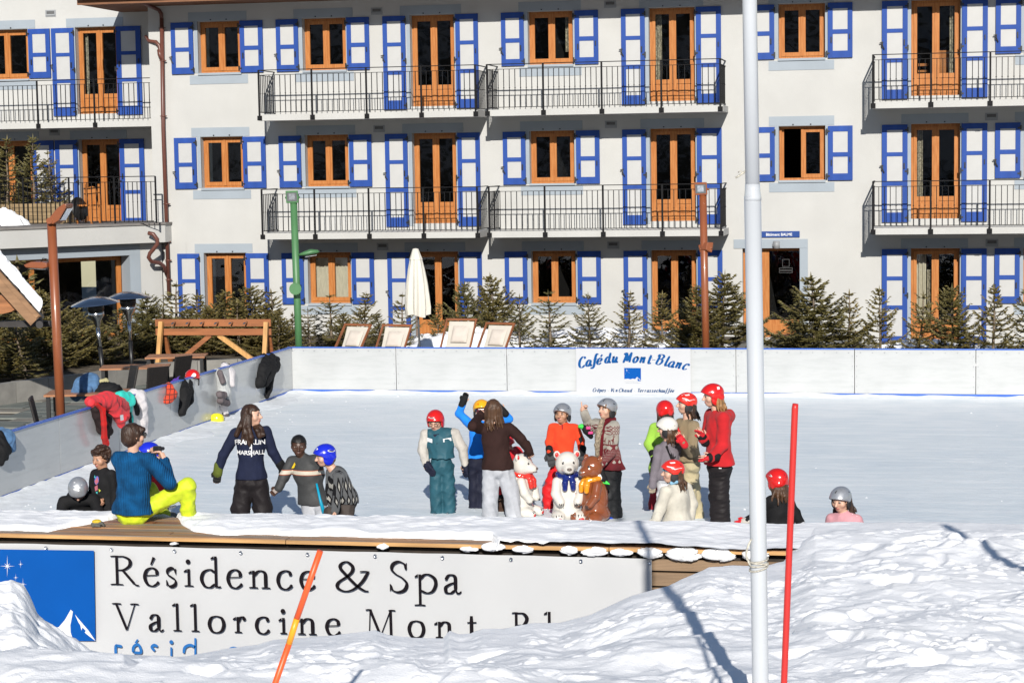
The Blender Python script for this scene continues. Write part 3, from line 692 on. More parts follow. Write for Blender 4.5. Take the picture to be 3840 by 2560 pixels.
def groove_extra(N, L, c, v):
    w = N.new('ShaderNodeTexWave'); w.bands_direction = 'Z'; w.inputs['Scale'].default_value = 22; w.inputs['Distortion'].default_value = .3; L.new(v, w.inputs['Vector'])
    r = N.new('ShaderNodeMapRange'); r.inputs[1].default_value = 0; r.inputs[2].default_value = .35; r.inputs[3].default_value = .55; r.inputs[4].default_value = 0; L.new(w.outputs[0], r.inputs[0])
    return mixc(N, L, r.outputs[0], c, (.07, .05, .035))
M_wallw = mat('grooved_wall_board', (.27, .175, .10), .7, .2, 2, .002, 30, stretch=(.4, 4, 4), extra=groove_extra)
for z0, z1 in ((.255, .365), (.105, .235), (-.05, .085), (-.2, -.07), (-.35, -.22), (-.5, -.37), (-.65, -.52)):
    x = -13.0
    while x < 3.2: MB().box(x+.004, 0, z0, x+3.94, .03, z1).build('plank', M_wallw, wall_); x += 3.95
x0b = P(2444, 2090, DY0+.02)[0]
BX0, BX1 = -10.6, x0b; BZ1 = P(2440, 2087, DY0+.03)[2]-.01
def banner_mesh():
    nx, nz = 200, 24; V = np.zeros((nz, nx, 3))
    xs = np.linspace(BX0, BX1, nx); zs = np.linspace(-.75, 1, nz)
    for j in range(nz):
        t = j/(nz-1); z = -1.30+(BZ1+1.30)*t
        V[j, :, 0] = xs; V[j, :, 2] = z-(1-abs(((xs-BX0)/.75) % 1*2-1))*.006*(t > .95)
        V[j, :, 1] = DY0+.022-.010*(1-t)*np.sin(xs*3.1+z*3)-.012*np.sin((xs*1.3-z*1.6))*(1-t)**.5-.006*np.sin(xs*8.4+1.5)*t*t-.012
    return V
M_vinyl = mat('white_banner_vinyl', (.46, .463, .467), .45, .015, 1.5)
banner = tag(inst(grid_mesh('banner', banner_mesh(), M_vinyl), 'banner'), 'large white banner with black lettering and blue star logo on the wooden deck wall', 'banner')
bx = BX1-.035
k = 0
for px in (2438, 2180, 1918, 1661, 1409, 1156, 906, 658, 422, 177):
    q = P(px, 2087, DY0); x = q[0]
    MB().lathe([(.004, 0), (.017, 0), (.019, .004)], n=10).build('eyelet', M_steel, banner, (x, DY0-.022, BZ1-.035)).rotation_euler = (PI/2, 0, 0)
# ---- lettering drawn with pen strokes
M_ink = mat('black_print', (.010, .008, .010), .8, .05, spec=.05)
M_logoblue = mat('blue_print', (.002, .070, .30), .7, .04, 2, spec=.08)
M_txtblue = mat('blue_lettering', (.02, .12, .34), .7, .05, spec=.08)
def spline(pts, n=7):
    P_ = [np.array(p, float) for p in pts]
    if len(P_) < 3: return P_
    P_ = [2*P_[0]-P_[1]]+P_+[2*P_[-1]-P_[-2]]; out = []
    for i in range(1, len(P_)-2):
        for k in range(n):
            t = k/n; a, b, c, d = P_[i-1:i+3]
            out.append(.5*((2*b)+(-a+c)*t+(2*a-5*b+4*c-d)*t*t+(-a+3*b-3*c+d)*t**3))
    return out+[P_[-2]]
class Pen:
    """collects flat strokes on the plane y = Y (facing -y); each stroke 0.15 mm proud of the one before"""
    def __init__(s, Y, thin, thick): s.mb = MB(); s.Y = Y; s.k = 0; s.thin = thin; s.thick = thick
    def _y(s): s.k += 1; return s.Y-s.k*.00015
    def curve(s, pts, w0=None, smooth=True, slope=0.0, ends=(1, 1)):
        p = spline(pts) if smooth else [np.array(q, float) for q in pts]; y = s._y(); vs = []
        for i, q in enumerate(p):
            d = p[min(i+1, len(p)-1)]-p[max(i-1, 0)]; d = d/(np.linalg.norm(d)+1e-9); nn = np.array([-d[1], d[0]])
            if w0: w = w0
            else: w = s.thin+(s.thick-s.thin)*min(1, abs(d[1]*math.cos(slope)+d[0]*math.sin(slope)))**1.4
            e = min(i, len(p)-1-i)/3; w *= min(1, .75+.25*e)
            a, b = q+nn*w/2, q-nn*w/2; vs += [(a[0], y, a[1]), (b[0], y, b[1])]
        s.mb.add(vs, [(2*i, 2*i+1, 2*i+3, 2*i+2) for i in range(len(p)-1)])
    def line(s, a, b, w): s.curve([a, b], w, False)
    def disc(s, c, r, sx=1):
        y = s._y(); s.mb.add([(c[0]+r*sx*math.cos(t), y, c[1]+r*math.sin(t)) for t in np.linspace(0, 2*PI, 13)[:-1]], [tuple(range(12))])
    def poly(s, pts): y = s._y(); s.mb.add([(p[0], y, p[1]) for p in pts], [tuple(range(len(pts)))])
def serif_glyph(pen, g, x0, x1, zb, xh):
    """x0..x1 letter box, zb baseline, xh x-height"""
    W = x1-x0; T, t = pen.thick, pen.thin; X = lambda u: x0+u*W; Z = lambda v: zb+v*xh
    C = lambda pts, **k: pen.curve([(X(u), Z(v)) for u, v in pts], **k)
    Lr = lambda a, b, w: pen.line((X(a[0]), Z(a[1])), (X(b[0]), Z(b[1])), w)
    sf = lambda u0, u1, v: pen.curve([(X(u0), Z(v)), (X((u0+u1)/2), Z(v)+t*.25), (X(u1), Z(v))], t)
    flag = lambda u, v: pen.poly([(X(u)-T*.5, Z(v)), (X(u)-T*1.35, Z(v)-T*.55), (X(u)-T*1.35, Z(v)-T*.95), (X(u)-T*.5, Z(v)-T*.8)])
    if g == 'R':
        Lr((.24, 0), (.24, 1.62), T); sf(0, .46, .03); sf(.02, .4, 1.6); C([(.24, 1.60), (.50, 1.60), (.70, 1.42), (.70, 1.12), (.50, .88), (.26, .84)]); Lr((.44, .86), (.84, .12), T); C([(.80, .18), (.9, .04), (1.02, .0)], w0=t*1.2)
    elif g in 'eé':
        C([(.10, .56), (.86, .60)], w0=t); C([(.88, .60), (.84, .86), (.56, 1.0), (.22, .86), (.08, .48), (.24, .1), (.56, -.02), (.84, .10), (.98, .24)])
        if g == 'é': pen.poly([(X(.45), Z(1.18)), (X(.55), Z(1.16)), (X(.80), Z(1.56)), (X(.62), Z(1.62))])
    elif g == 's': C([(.86, .74), (.76, .94), (.5, 1.0), (.2, .88), (.18, .66), (.5, .5), (.82, .34), (.8, .1), (.48, -.02), (.2, .05), (.08, .28)], slope=.9); Lr((.86, .66), (.88, .98), t); Lr((.08, .02), (.08, .34), t)
    elif g == 'i': Lr((.5, 0), (.5, .98), T); sf(.02, .98, .03); flag(.5, .98); pen.disc((X(.46), Z(1.38)), T*.66)
    elif g == 'd': C([(.70, .84), (.48, .98), (.18, .84), (.06, .46), (.2, .08), (.46, -.01), (.70, .18)]); Lr((.76, 0), (.76, 1.72), T); flag(.76, 1.74); C([(.76, .1), (.86, .02), (1.0, .04)], w0=t*1.3)
    elif g == 'n': Lr((.22, 0), (.22, .98), T); sf(.0, .42, .03); flag(.22, .99); C([(.24, .70), (.42, .93), (.60, .97), (.76, .84), (.78, .5), (.78, 0)]); sf(.58, 1.0, .03)
    elif g == 'c': C([(.94, .80), (.78, .96), (.52, 1.0), (.2, .84), (.07, .46), (.22, .1), (.55, -.02), (.82, .08), (.97, .24)]); pen.disc((X(.87), Z(.83)), T*.5)
    elif g == '&': C([(1.0, 1.05), (.80, .5), (.52, .08), (.26, -.03), (.05, .16), (.08, .45), (.34, .78), (.5, 1.06), (.52, 1.34), (.36, 1.58), (.2, 1.5), (.14, 1.26), (.3, .9), (.62, .32), (.86, .04), (1.0, 0)]); sf(.74, 1.04, 1.06)
    elif g == 'S': C([(.9, 1.24), (.80, 1.52), (.5, 1.64), (.2, 1.5), (.12, 1.22), (.34, .96), (.68, .76), (.92, .46), (.8, .12), (.46, -.02), (.16, .08), (.03, .36)], slope=.5); Lr((.9, 1.2), (.92, 1.58), t); Lr((.02, .04), (.02, .42), t)
    elif g == 'p': Lr((.26, -.72), (.26, .98), T); sf(.0, .50, -.70); flag(.26, 1.0); C([(.28, .74), (.46, .96), (.68, .98), (.92, .78), (.98, .46), (.84, .1), (.58, -.02), (.28, .12)])
    elif g == 'a': C([(.14, .78), (.3, .96), (.52, .98), (.66, .84), (.67, .5), (.67, .16)]); C([(.66, .58), (.36, .48), (.12, .3), (.16, .04), (.4, .0), (.64, .16)]); C([(.67, .2), (.76, .02), (.88, .0), (1.0, .1)], w0=t*1.3); pen.disc((X(.16), Z(.78)), T*.45)
    elif g == 'V': Lr((.16, 1.62), (.55, .02), T*.95); Lr((.55, .02), (.88, 1.62), t*1.1); sf(.0, .36, 1.62); sf(.70, 1.04, 1.62)
    elif g == 'l': Lr((.5, 0), (.5, 1.72), T); sf(.02, .98, .03); flag(.5, 1.74)
    elif g == 'o': C([(.5, 1.0), (.2, .88), (.06, .5), (.2, .1), (.5, -.02), (.82, .12), (.95, .5), (.82, .88), (.5, 1.0)])
    elif g == 'r': Lr((.32, 0), (.32, .98), T); sf(.02, .66, .03); flag(.32, .99); C([(.34, .66), (.5, .9), (.72, .98), (.9, .92)]); pen.disc((X(.86), Z(.86)), T*.52)
    elif g == 'M': Lr((.14, 0), (.18, 1.62), t*1.2); Lr((.18, 1.62), (.50, .05), T); Lr((.50, .05), (.82, 1.62), t*1.1); Lr((.83, 0), (.82, 1.62), T); sf(0, .3, .03); sf(.68, 1, .03); sf(.04, .24, 1.6); sf(.76, .98, 1.6)
    elif g == 't': C([(.46, 1.36), (.46, .6), (.48, .14), (.66, .0), (.92, .12)]); Lr((.08, .96), (.92, .98), t*1.2)
    elif g == '-': Lr((0, .45), (1, .45), t*1.5)
    elif g == 'B': Lr((.22, 0), (.22, 1.62), T); sf(0, .4, .03); sf(0, .4, 1.6); C([(.24, 1.6), (.6, 1.58), (.78, 1.28), (.6, .92), (.26, .88)]); C([(.4, .9), (.84, .78), (.92, .4), (.7, .06), (.24, .03)])
YBN = DY0-.034
z1_ = lambda x, y: P(x/1.809, 1900+y/1.809, YBN)
def row(spec, base_l, base_r, xhpx, off=0):
    for g, a, b in spec:
        t = ((a+b)/2+off)
        yb_ = base_l[1]+(base_r[1]-base_l[1])*(t-base_l[0])/(base_r[0]-base_l[0])
        p0 = z1_(a+off, yb_); p1 = z1_(b+off, yb_); pen = Pen(YBN, .014, .039); serif_glyph(pen, g, p0[0], p1[0], p0[2], xhpx/1.809*19.9/FPX); pen.mb.build('letter', M_ink, banner)
O2 = 1200*1.809
row((('R', 750, 940), ('é', 975, 1080), ('s', 1125, 1205), ('i', 1250, 1315), ('d', 1360, 1500), ('e', 1540, 1645), ('n', 1690, 1835), ('c', 1880, 1985), ('e', 2035, 2140),
     ('&', 110+O2, 330+O2), ('S', 475+O2, 600+O2), ('p', 640+O2, 790+O2), ('a', 840+O2, 960+O2)), (760, 525), (930+O2, 582), 130)
row((('V', 765, 940), ('a', 1010, 1110), ('l', 1175, 1235), ('l', 1298, 1355), ('o', 1415, 1525), ('r', 1590, 1670), ('c', 1735, 1830), ('i', 1900, 1950), ('n', 2020, 2150), ('e', 2210, 2310),
     ('M', 305+O2, 520+O2), ('o', 600+O2, 710+O2), ('n', 785+O2, 905+O2), ('t', 995+O2, 1070+O2), ('-', 1155+O2, 1225+O2), ('B', 1305+O2, 1435+O2), ('l', 1525+O2, 1590+O2)), (800, 830), (1570+O2, 905), 118)
pen = Pen(YBN, .026, .032)
for pts in (((785, 1010), (785, 945), (800, 940), (828, 945)), ((905, 985), (955, 985), (945, 940), (925, 932), (905, 950), (902, 985)), ((1070, 945), (1045, 935), (1030, 950), (1050, 975)), ((1162, 1010), (1162, 950)),
            ((1325, 1010), (1325, 888)), ((1325, 950), (1290, 935), (1255, 950), (1245, 990)), ((1620, 985), (1612, 965), (1585, 955), (1560, 965), (1550, 990))):
    q = [z1_(*p) for p in pts]; pen = Pen(YBN, .026, .032); pen.curve([(v[0], v[2]) for v in q], .030, len(pts) > 2); pen.mb.build('letter', M_txtblue, banner)
pen = Pen(YBN, .026, .032); q = z1_(1162, 915); pen.disc((q[0], q[2]), .022); q = [z1_(*p) for p in ((912, 920), (926, 922), (940, 897), (928, 895))]; pen.poly([(v[0], v[2]) for v in q])
pen.mb.build('accent', M_txtblue, banner)
# logo: blue square with stars and a peak
pen = Pen(YBN+.001, .01, .02); z = z1_; B = lambda *pts: [(z(*p)[0], z(*p)[2]) for p in pts]
pen.poly(B((-160, 284), (637, 295), (648, 908), (-160, 908))); pen.mb.build('logo_field', M_logoblue, banner)
pen = Pen(YBN-.002, .01, .02)
def star(cx, cy, r):
    pts = []
    for k in range(16):
        a = PI/2+k*PI/8; rr = (r*1.5 if k in (0, 8) else r if k in (4, 12) else r*.55) if k % 4 == 0 else (r*.55 if k % 2 == 0 else r*.12)
        pts.append((cx+rr*math.cos(a), cy-rr*math.sin(a)))
    pen.poly(B(*pts))
M_printw = mat('white_print', (.62, .62, .63), .4, .02)
for s_ in ((50, 400, 50), (140, 387, 20), (107, 478, 19), (156, 524, 29)): pen = Pen(YBN-.002, .01, .02); star(*s_); pen.mb.build('logo_star', M_printw, banner)
pen = Pen(YBN-.002, .01, .02)
pen.poly(B((388, 815), (400, 812), (440, 765), (466, 720), (480, 695), (495, 708), (490, 740), (478, 800), (480, 850), (500, 909), (385, 909), (380, 880)))
pen.mb.build('logo_peak', M_printw, banner); pen = Pen(YBN-.002, .01, .02)
pen.poly(B((508, 726), (540, 765), (600, 835), (650, 908), (612, 880), (575, 850), (583, 838), (560, 815), (553, 836), (545, 800), (532, 780)))
pen.mb.build('logo_peak', M_printw, banner)
# wooded slope behind the camera: it stands in the real valley, closes the low sky and shows in the window panes
def hill_extra(N, L, c, v):
    n = N.new('ShaderNodeTexNoise'); n.inputs['Scale'].default_value = .045; n.inputs['Detail'].default_value = 9; n.inputs['Roughness'].default_value = .75; L.new(v, n.inputs['Vector'])
    r = N.new('ShaderNodeMapRange'); r.inputs[1].default_value = .47; r.inputs[2].default_value = .53; L.new(n.outputs[0], r.inputs[0]); return mixc(N, L, r.outputs[0], c, (.60, .61, .63))
M_hill = mat('wooded_snowy_slope', (.022, .026, .018), .95, .4, .4, extra=hill_extra)
aa = np.linspace(math.radians(190), math.radians(350), 120); rr = np.linspace(60, 240, 40); AA, RR = np.meshgrid(aa, rr); hx, hy = RR*np.cos(AA), RR*np.sin(AA)
t_ = np.clip((RR-60)/150, 0, 1); hz = -1+t_*(62+20*(fbm(hx*.02, hy*.02, 3, 3)-.5))+5*(fbm(hx*.25, hy*.25, 8, 3)-.5)*t_
tag(inst(grid_mesh('hill', np.stack([hx, hy, hz], -1), M_hill), 'hill'), kind='structure')
# ------------------------------------------------------------ snow in the foreground
RIDGE = [(-400, 2090), (0, 2138), (50, 2182), (77, 2232), (97, 2276), (166, 2326), (213, 2372), (276, 2400), (354, 2422), (498, 2430), (636, 2442), (719, 2431), (829, 2425), (934, 2417), (990, 2400), (1100, 2394), (1200, 2392), (1382, 2373), (1430, 2392), (1487, 2400), (1560, 2404), (1640, 2402), (1665, 2372), (1700, 2384), (1745, 2378), (1791, 2361), (1891, 2353), (1974, 2337), (2084, 2340), (2206, 2309), (2250, 2287), (2361, 2237), (2444, 2215), (2499, 2204), (2584, 2163), (2657, 2133), (2743, 2125), (2877, 2125), (2939, 2108)]
CREST = [(2900, 1985), (3000, 1975), (3200, 1968), (3500, 1963), (3840, 1972), (4300, 1975)]
def u_of(X, Y): return 1920+FPX*np.tan(np.arctan2(X, Y)+yaw)
rx = np.array([p[0] for p in RIDGE]+[c[0]+60 for c in CREST[1:]]); rd = np.interp(rx, [-400, 0, 250, 420, 1900, 2450, 2950, 3060], [14.6, 14.6, 14.8, 16.2, 16.4, 17.6, 19.3, 20.75])
ry = np.array([p[1] for p in RIDGE]+[c[1] for c in CREST[1:]])
rz = np.array([P(x, y, d)[2] for x, y, d in zip(rx, ry, rd)])-np.interp(rx, [0, 250, 400, 900, 1500, 1900, 2500], [.06, .06, .07, .0, -.03, .0, -.02])
def clods(x, y, cell, seed, prob=.5, rmin=.25, rmax=.6):     # half-buried lumps of snow: union of spherical caps
    r = np.random.default_rng(seed); T = 128; jx = r.random((T, T)); jy = r.random((T, T)); rr = rmin+(rmax-rmin)*r.random((T, T))**2; on = r.random((T, T)) < prob; el = .5+.7*r.random((T, T))
    gx, gy = x/cell, y/cell; ix, iy = np.floor(gx).astype(int), np.floor(gy).astype(int); h = np.zeros_like(gx)
    for dx in (-1, 0, 1):
        for dy in (-1, 0, 1):
            a, b = (ix+dx) % T, (iy+dy) % T
            d = np.hypot(gx-(ix+dx+jx[b, a]), (gy-(iy+dy+jy[b, a])))/rr[b, a]
            h = np.maximum(h, np.where(on[b, a], np.sqrt(np.clip(1-d*d, 0, 1))*rr[b, a]*el[b, a], 0))
    return h*cell
def snow_z(X, Y, detail=True):
    u = u_of(X, Y); zr = np.interp(u, rx, rz); dr = np.interp(u, rx, rd)
    zb = np.interp(u, [0, 900, 2000, 3000, 4200], [1.02, 1.0, 1.02, 1.04, 1.04])-.02*0
    z0 = HC-(2560-628+0.0155*(u-1920)*0)*0/FPX
    t = (Y-12.6)/(dr-12.6); s = np.clip(t, 0, 1)
    z = zb+(zr-zb)*s
    z = np.where(t < 0, zb-.02*t*t*4, z)
    sag = .12*np.sin(np.clip(t, 0, 1)*PI)*np.interp(u, [0, 1800, 2600, 4000], [.9, .9, .2, .1]); z = z-sag
    over = np.clip((Y-dr), 0, 9); z = z-np.minimum(.9*over+2.2*np.clip(over-.12, 0, 9), 1.6)
    if detail:
        ed = np.clip((dr-Y)/1.6, 0.12, 1)
        wx = X+.25*(fbm(X*1.3, Y*1.3, 91, 3)-.5); wy = Y+.25*(fbm(X*1.3, Y*1.3, 95, 3)-.5)
        z = z+ed*(.15*(fbm(wx*.9, wy*1.0, 21, 2)-.5)+.06*(fbm(wx*2.6, wy*2.9, 27, 2)-.5)+.05*(np.abs(fbm(wx*2.2, wy*2.6, 29, 2)-.5)-.1)*-.5)
        z = z+ed*(clods(wx, wy, .34, 5, .30)*.26+clods(wx+3, wy, .17, 6, .26)*.36+clods(wx+7, wy, .08, 8, .24)*.5)*np.clip(.25+1.9*(fbm(X*.8, Y*.8, 40, 3)-.28), .15, 1.25)
        z = z-ed*.07*np.clip(fbm(wx*3.3, wy*2.2, 61, 2)-.64, 0, 1)*4                # footprints and hollows
        z = z+.013*(fbm(X*6, Y*7, 33, 3)-.5)*ed+.006*(fbm(X*22, Y*22, 37, 2)-.5)*np.clip(fbm(X*1.5, Y*1.5, 43, 2)*2-.6, 0, 1)
        z = z+.16*(fbm(X*3.5, Y*3.5, 47, 4)-.45)*np.clip((430-u)/200, 0, 1)*np.clip(t*1.5, 0, 1)
    return z
nu, nv = 900, 640
uu = np.linspace(-260, 4260, nu); tt = np.linspace(0, 1, nv)**1.12
ang = np.arctan((uu-1920)/FPX)-yaw
YY = 11.2+(21.6-11.2)*tt[:, None]+0*uu[None]; XX = np.tan(ang)[None]*YY
V = np.stack([XX, YY, snow_z(XX, YY)], -1)
def fsnow_extra(N, L, c, v):
    n = N.new('ShaderNodeTexNoise'); n.inputs['Scale'].default_value = .7; n.inputs['Detail'].default_value = 8; n.inputs['Roughness'].default_value = .7; L.new(v, n.inputs['Vector'])
    r = N.new('ShaderNodeMapRange'); r.inputs[1].default_value = .60; r.inputs[2].default_value = .80; r.inputs[4].default_value = .25; L.new(n.outputs[0], r.inputs[0])
    return mixc(N, L, r.outputs[0], c, (.72, .69, .63))
M_fsnow = mat('trodden_snow', (.91, .91, .92), .7, .015, 2.0, .006, 70, spec=.3, extra=fsnow_extra)
snow_bank = tag(inst(grid_mesh('snow_bank', V, M_fsnow), 'snow_bank'), kind='structure')
# snow lying on the deck, its front edge ragged
nx, ny = 760, 130
xs = np.linspace(-12.6, 3.2, nx); ys = np.linspace(DY0-.10, DY1+.25, ny); XX, YY = np.meshgrid(xs, ys); U = u_of(XX, YY)
FR = [(-200, 1985), (0, 1983), (180, 1990), (250, 1975), (330, 1965), (420, 1945), (600, 1925), (640, 1920), (660, 1948), (620, 1966), (480, 1972), (640, 1984), (800, 2003), (880, 2004), (1000, 2002), (1500, 2018), (1900, 2032), (2000, 2050), (2300, 2062), (2900, 2075), (4000, 2090)]
FR = [(-300, 1990), (0, 1988), (150, 1992), (230, 1976), (330, 1962), (400, 1945), (425, 1934), (435, 1926), (690, 1926), (700, 1958), (640, 1964), (560, 1972), (620, 1985), (740, 1996), (800, 2006), (900, 2003), (1100, 2006), (1500, 2016), (1830, 2024), (1860, 2050), (2100, 2056), (2400, 2066), (2900, 2075), (4200, 2090)]
def mono(pts):
    out = []; 
    for p in pts:
        while out and p[0] <= out[-1][0]: p = (out[-1][0]+3, p[1])
        out.append(p)
    return out
FR = mono([(-300, 1990), (0, 1988), (150, 1994), (230, 1976), (330, 1962), (395, 1948), (430, 1936), (500, 1930), (640, 1930), (655, 1956), (560, 1966), (600, 1972), (700, 1992), (800, 2006), (900, 2003), (1100, 2006), (1500, 2016), (1830, 2024), (1860, 2050), (2100, 2056), (2400, 2066), (2900, 2075), (4200, 2090)])
fy = np.array([G(x, y, DZ)[1] for x, y in FR]); fx = np.array([p[0] for p in FR])
front = np.interp(U, fx, fy)+.10*(fbm(XX*3, YY*0+.5, 71, 4)-.5)+.05*(fbm(XX*11, YY*2, 73, 3)-.5)
dist = YY-front
thick = np.interp(U, [-300, 600, 1000, 1700, 2100, 2700, 4000], [.085, .06, .08, .10, .16, .22, .24])
back = np.clip((DY1+.12-YY)/.35, 0, 1)
rise = np.clip(dist/np.maximum(DY1+.06-front, .3), 0, 1)
h = thick*np.sqrt(np.clip(1-(1-np.clip(dist/.22, 0, 1))**2, 0, 1))*(.65+.7*fbm(XX*1.7, YY*2.2, 75, 4))+.05*np.clip(fbm(XX*1.2, YY*1.6, 77, 3)-.45, 0, 1)
h = h*(1-.75*rise)+(clods(XX, YY, .26, 9, .35)*.16+.05*(fbm(XX*2.2, YY*2.8, 81, 3)-.5)+.02*(fbm(XX*7, YY*9, 83, 3)-.5))*np.clip(dist/.2, 0, 1)
crest = np.interp(U, [100, 800, 1400, 2000, 2700, 3100, 3600], [.516, .528, .52, .526, .505, .53, .572])-DZ
h = h+(crest+.05*(fbm(XX*2.5, YY*3, 79, 3)-.5))*rise**.85
fall = np.clip((YY-(DY1+.10))/.3, 0, 1); zz = DZ-.012+np.where(dist > 0, h, -.03)
zz = np.minimum(zz, DZ+crest+.07*(fbm(XX*2.2, YY*2.5, 79, 4)-.5)+.022); zz = zz-fall**1.6*.55
k = (dist > -.01); kq = (k[:-1, :-1] | k[1:, 1:])
V = np.stack([XX, YY, zz], -1)
V[:, :, 1] -= np.clip((.03-dist)*4, 0, 1)*.0
tag(inst(grid_mesh('deck_snow', V, M_fsnow, kq), 'deck_snow'), kind='structure')
# lumps hanging over the deck edge
def lump(c, r, seed, name='snow_lump'):
    n, m = 18, 12; th = np.linspace(0, 2*PI, n, endpoint=False); ph = np.linspace(0, PI, m)
    T_, H_ = np.meshgrid(th, ph); d = 1+1.1*(fbm(np.cos(T_)*1.3+seed, np.sin(T_)*1.3+H_*1.5, seed, 3)-.5)
    v = np.stack([c[0]+r[0]*d*np.sin(H_)*np.cos(T_), c[1]+r[1]*d*np.sin(H_)*np.sin(T_), c[2]+r[2]*d*np.cos(H_)], -1).reshape(-1, 3)
    q = [(i*n+k, i*n+(k+1) % n, (i+1)*n+(k+1) % n, (i+1)*n+k) for i in range(m-1) for k in range(n)]
    return v, np.array(q)
vs = []; qs = []; b = 0
for i, (px, py, rw, rh) in enumerate(((652, 2033, .05, .014), (1437, 2043, .09, .035), (1760, 2054, .10, .03), (1850, 2046, .14, .05), (1960, 2054, .14, .045), (2130, 2058, .12, .05), (2230, 2063, .16, .05), (2330, 2066, .12, .045), (2440, 2070, .16, .06), (2560, 2072, .2, .07), (2700, 2074, .2, .07), (2830, 2078, .16, .07))):
    q = P(px, py, DY0-.015); v, f = lump((q[0], q[1], q[2]-.01), (rw*.8, .045, rh*.8), i+3); vs.append(v); qs.append(f+b); b += len(v)
tag(inst(np_mesh('snow_lumps', np.concatenate(vs), np.concatenate(qs), M_fsnow), 'deck_edge_snow'), kind='stuff')

# ------------------------------------------------------------ poles in the snow
M_polewhite = mat('white_flagpole_paint', (.455, .475, .50), .3, .02, 1.5, coat=.3)
def pole_pts(pts, Y): return [tuple(P(x, y, Y)) for x, y in pts]
YP = 11.6
pp = [P(2810, -60, YP), P(2827, 706, YP), P(2852, 2560, YP)]; dpx = YP/FPX*1.02
ctr = lambda y: 2810+(y+60)*(2852-2810)/2620.
flag = empty('flagpole', tuple(P(2853, 2620, YP)), 0, 'tall white flagpole with a rope tied round it, standing in the foreground snow', 'flagpole')
def under(o, par): o.location = tuple(-v for v in par.location); o.parent = par; return o
low = [P(2822, 735, YP), P(2848, 2300, YP), P(2853, 2660, YP), P(2858, 3000, YP)]
upp = [P(2803, -900, YP), P(2810, -60, YP), P(2822, 706, YP)]
under(MB().tube(low, .0475, 24).build('lower_tube', M_polewhite), flag); under(MB().tube(upp, .0405, 24).build('upper_tube', M_polewhite), flag)
under(MB().tube([P(2822, 690, YP), P(2822, 712, YP), P(2823, 740, YP), P(2823, 752, YP)], [.0412, .043, .0482, .0485], 24).build('collar', M_polewhite), flag)
M_rope = mat('white_rope', (.50, .47, .40), .9, .25, 60, .003, 120)
mb = MB()
for yy, tl in ((2098, 6), (2108, -2), (2116, 4), (2128, 10)):
    c = P(2845, yy, YP); mb.tube([(c[0]+.0525*math.cos(a), c[1]+.0525*math.sin(a), c[2]+.008*math.sin(a+1)*tl/5) for a in np.linspace(0, 2*PI, 25)], .0052, 6, cap=False)
c = [P(x, y, YP-.05) for x, y in ((2812, 2035), (2803, 2055), (2800, 2080), (2806, 2105), (2815, 2122))]; mb.tube(c, .005, 6)
c = [P(x, y, YP-.05) for x, y in ((2818, 2020), (2806, 2042), (2797, 2070), (2799, 2092), (2812, 2112))]; mb.tube(c, .005, 6)
under(mb.build('rope', M_rope), flag)
tip = [P(x, y, YP) for x, y in ((2800, 640), (2785, 650), (2768, 662), (2758, 668))]
under(MB().tube(tip, .006, 5).tube([P(2790, 652, YP), P(2775, 640, YP), P(2768, 648, YP)], .004, 5).build('cleat', M_rope), flag)
# second pole outside the frame whose shadow crosses the bank
f2 = empty('flagpole', (1.93, 12.0, .9), 0, 'white flagpole just beyond the edge of the view, casting its shadow on the snow bank', 'flagpole')
MB().tube([(0, 0, -.6), (.01, 0, 2.2), (.02, 0, 3.75)], .05, 16).build('lower_tube', M_polewhite, f2)
M_red = mat('red_plastic_pole', (.50, .022, .018), .38, .05, 2, spec=.5)
M_orange = mat('orange_plastic_pole', (.80, .10, .022), .4, .04, 2); M_yel = mat('amber_sleeve', (.85, .33, .015), .4, .04, 2)
Yg = 9.6
tag(MB().tube([P(2983, 1513, Yg), P(2981, 1530, Yg), P(2960, 2060, Yg), P(2940, 2560, Yg), P(2932, 2800, Yg)], [.0135, .0155, .0155, .0155, .0155], 16).build('slalom_pole', M_red), 'upright red slalom pole standing beside the white flagpole', 'slalom pole')
a, b, c2, d = P(1201, 2064, Yg), P(1113, 2318, Yg), P(1084, 2412, Yg), P(1018, 2600, Yg)
sp = tag(MB().tube([a, b], .0155, 16).tube([c2, d, P(950, 2800, Yg)], .0155, 16).build('slalom_pole', M_orange), 'leaning orange slalom pole with an amber band in front of the banner', 'slalom pole')
MB().tube([b, c2], .0158, 16).build('amber_band', M_yel, sp)

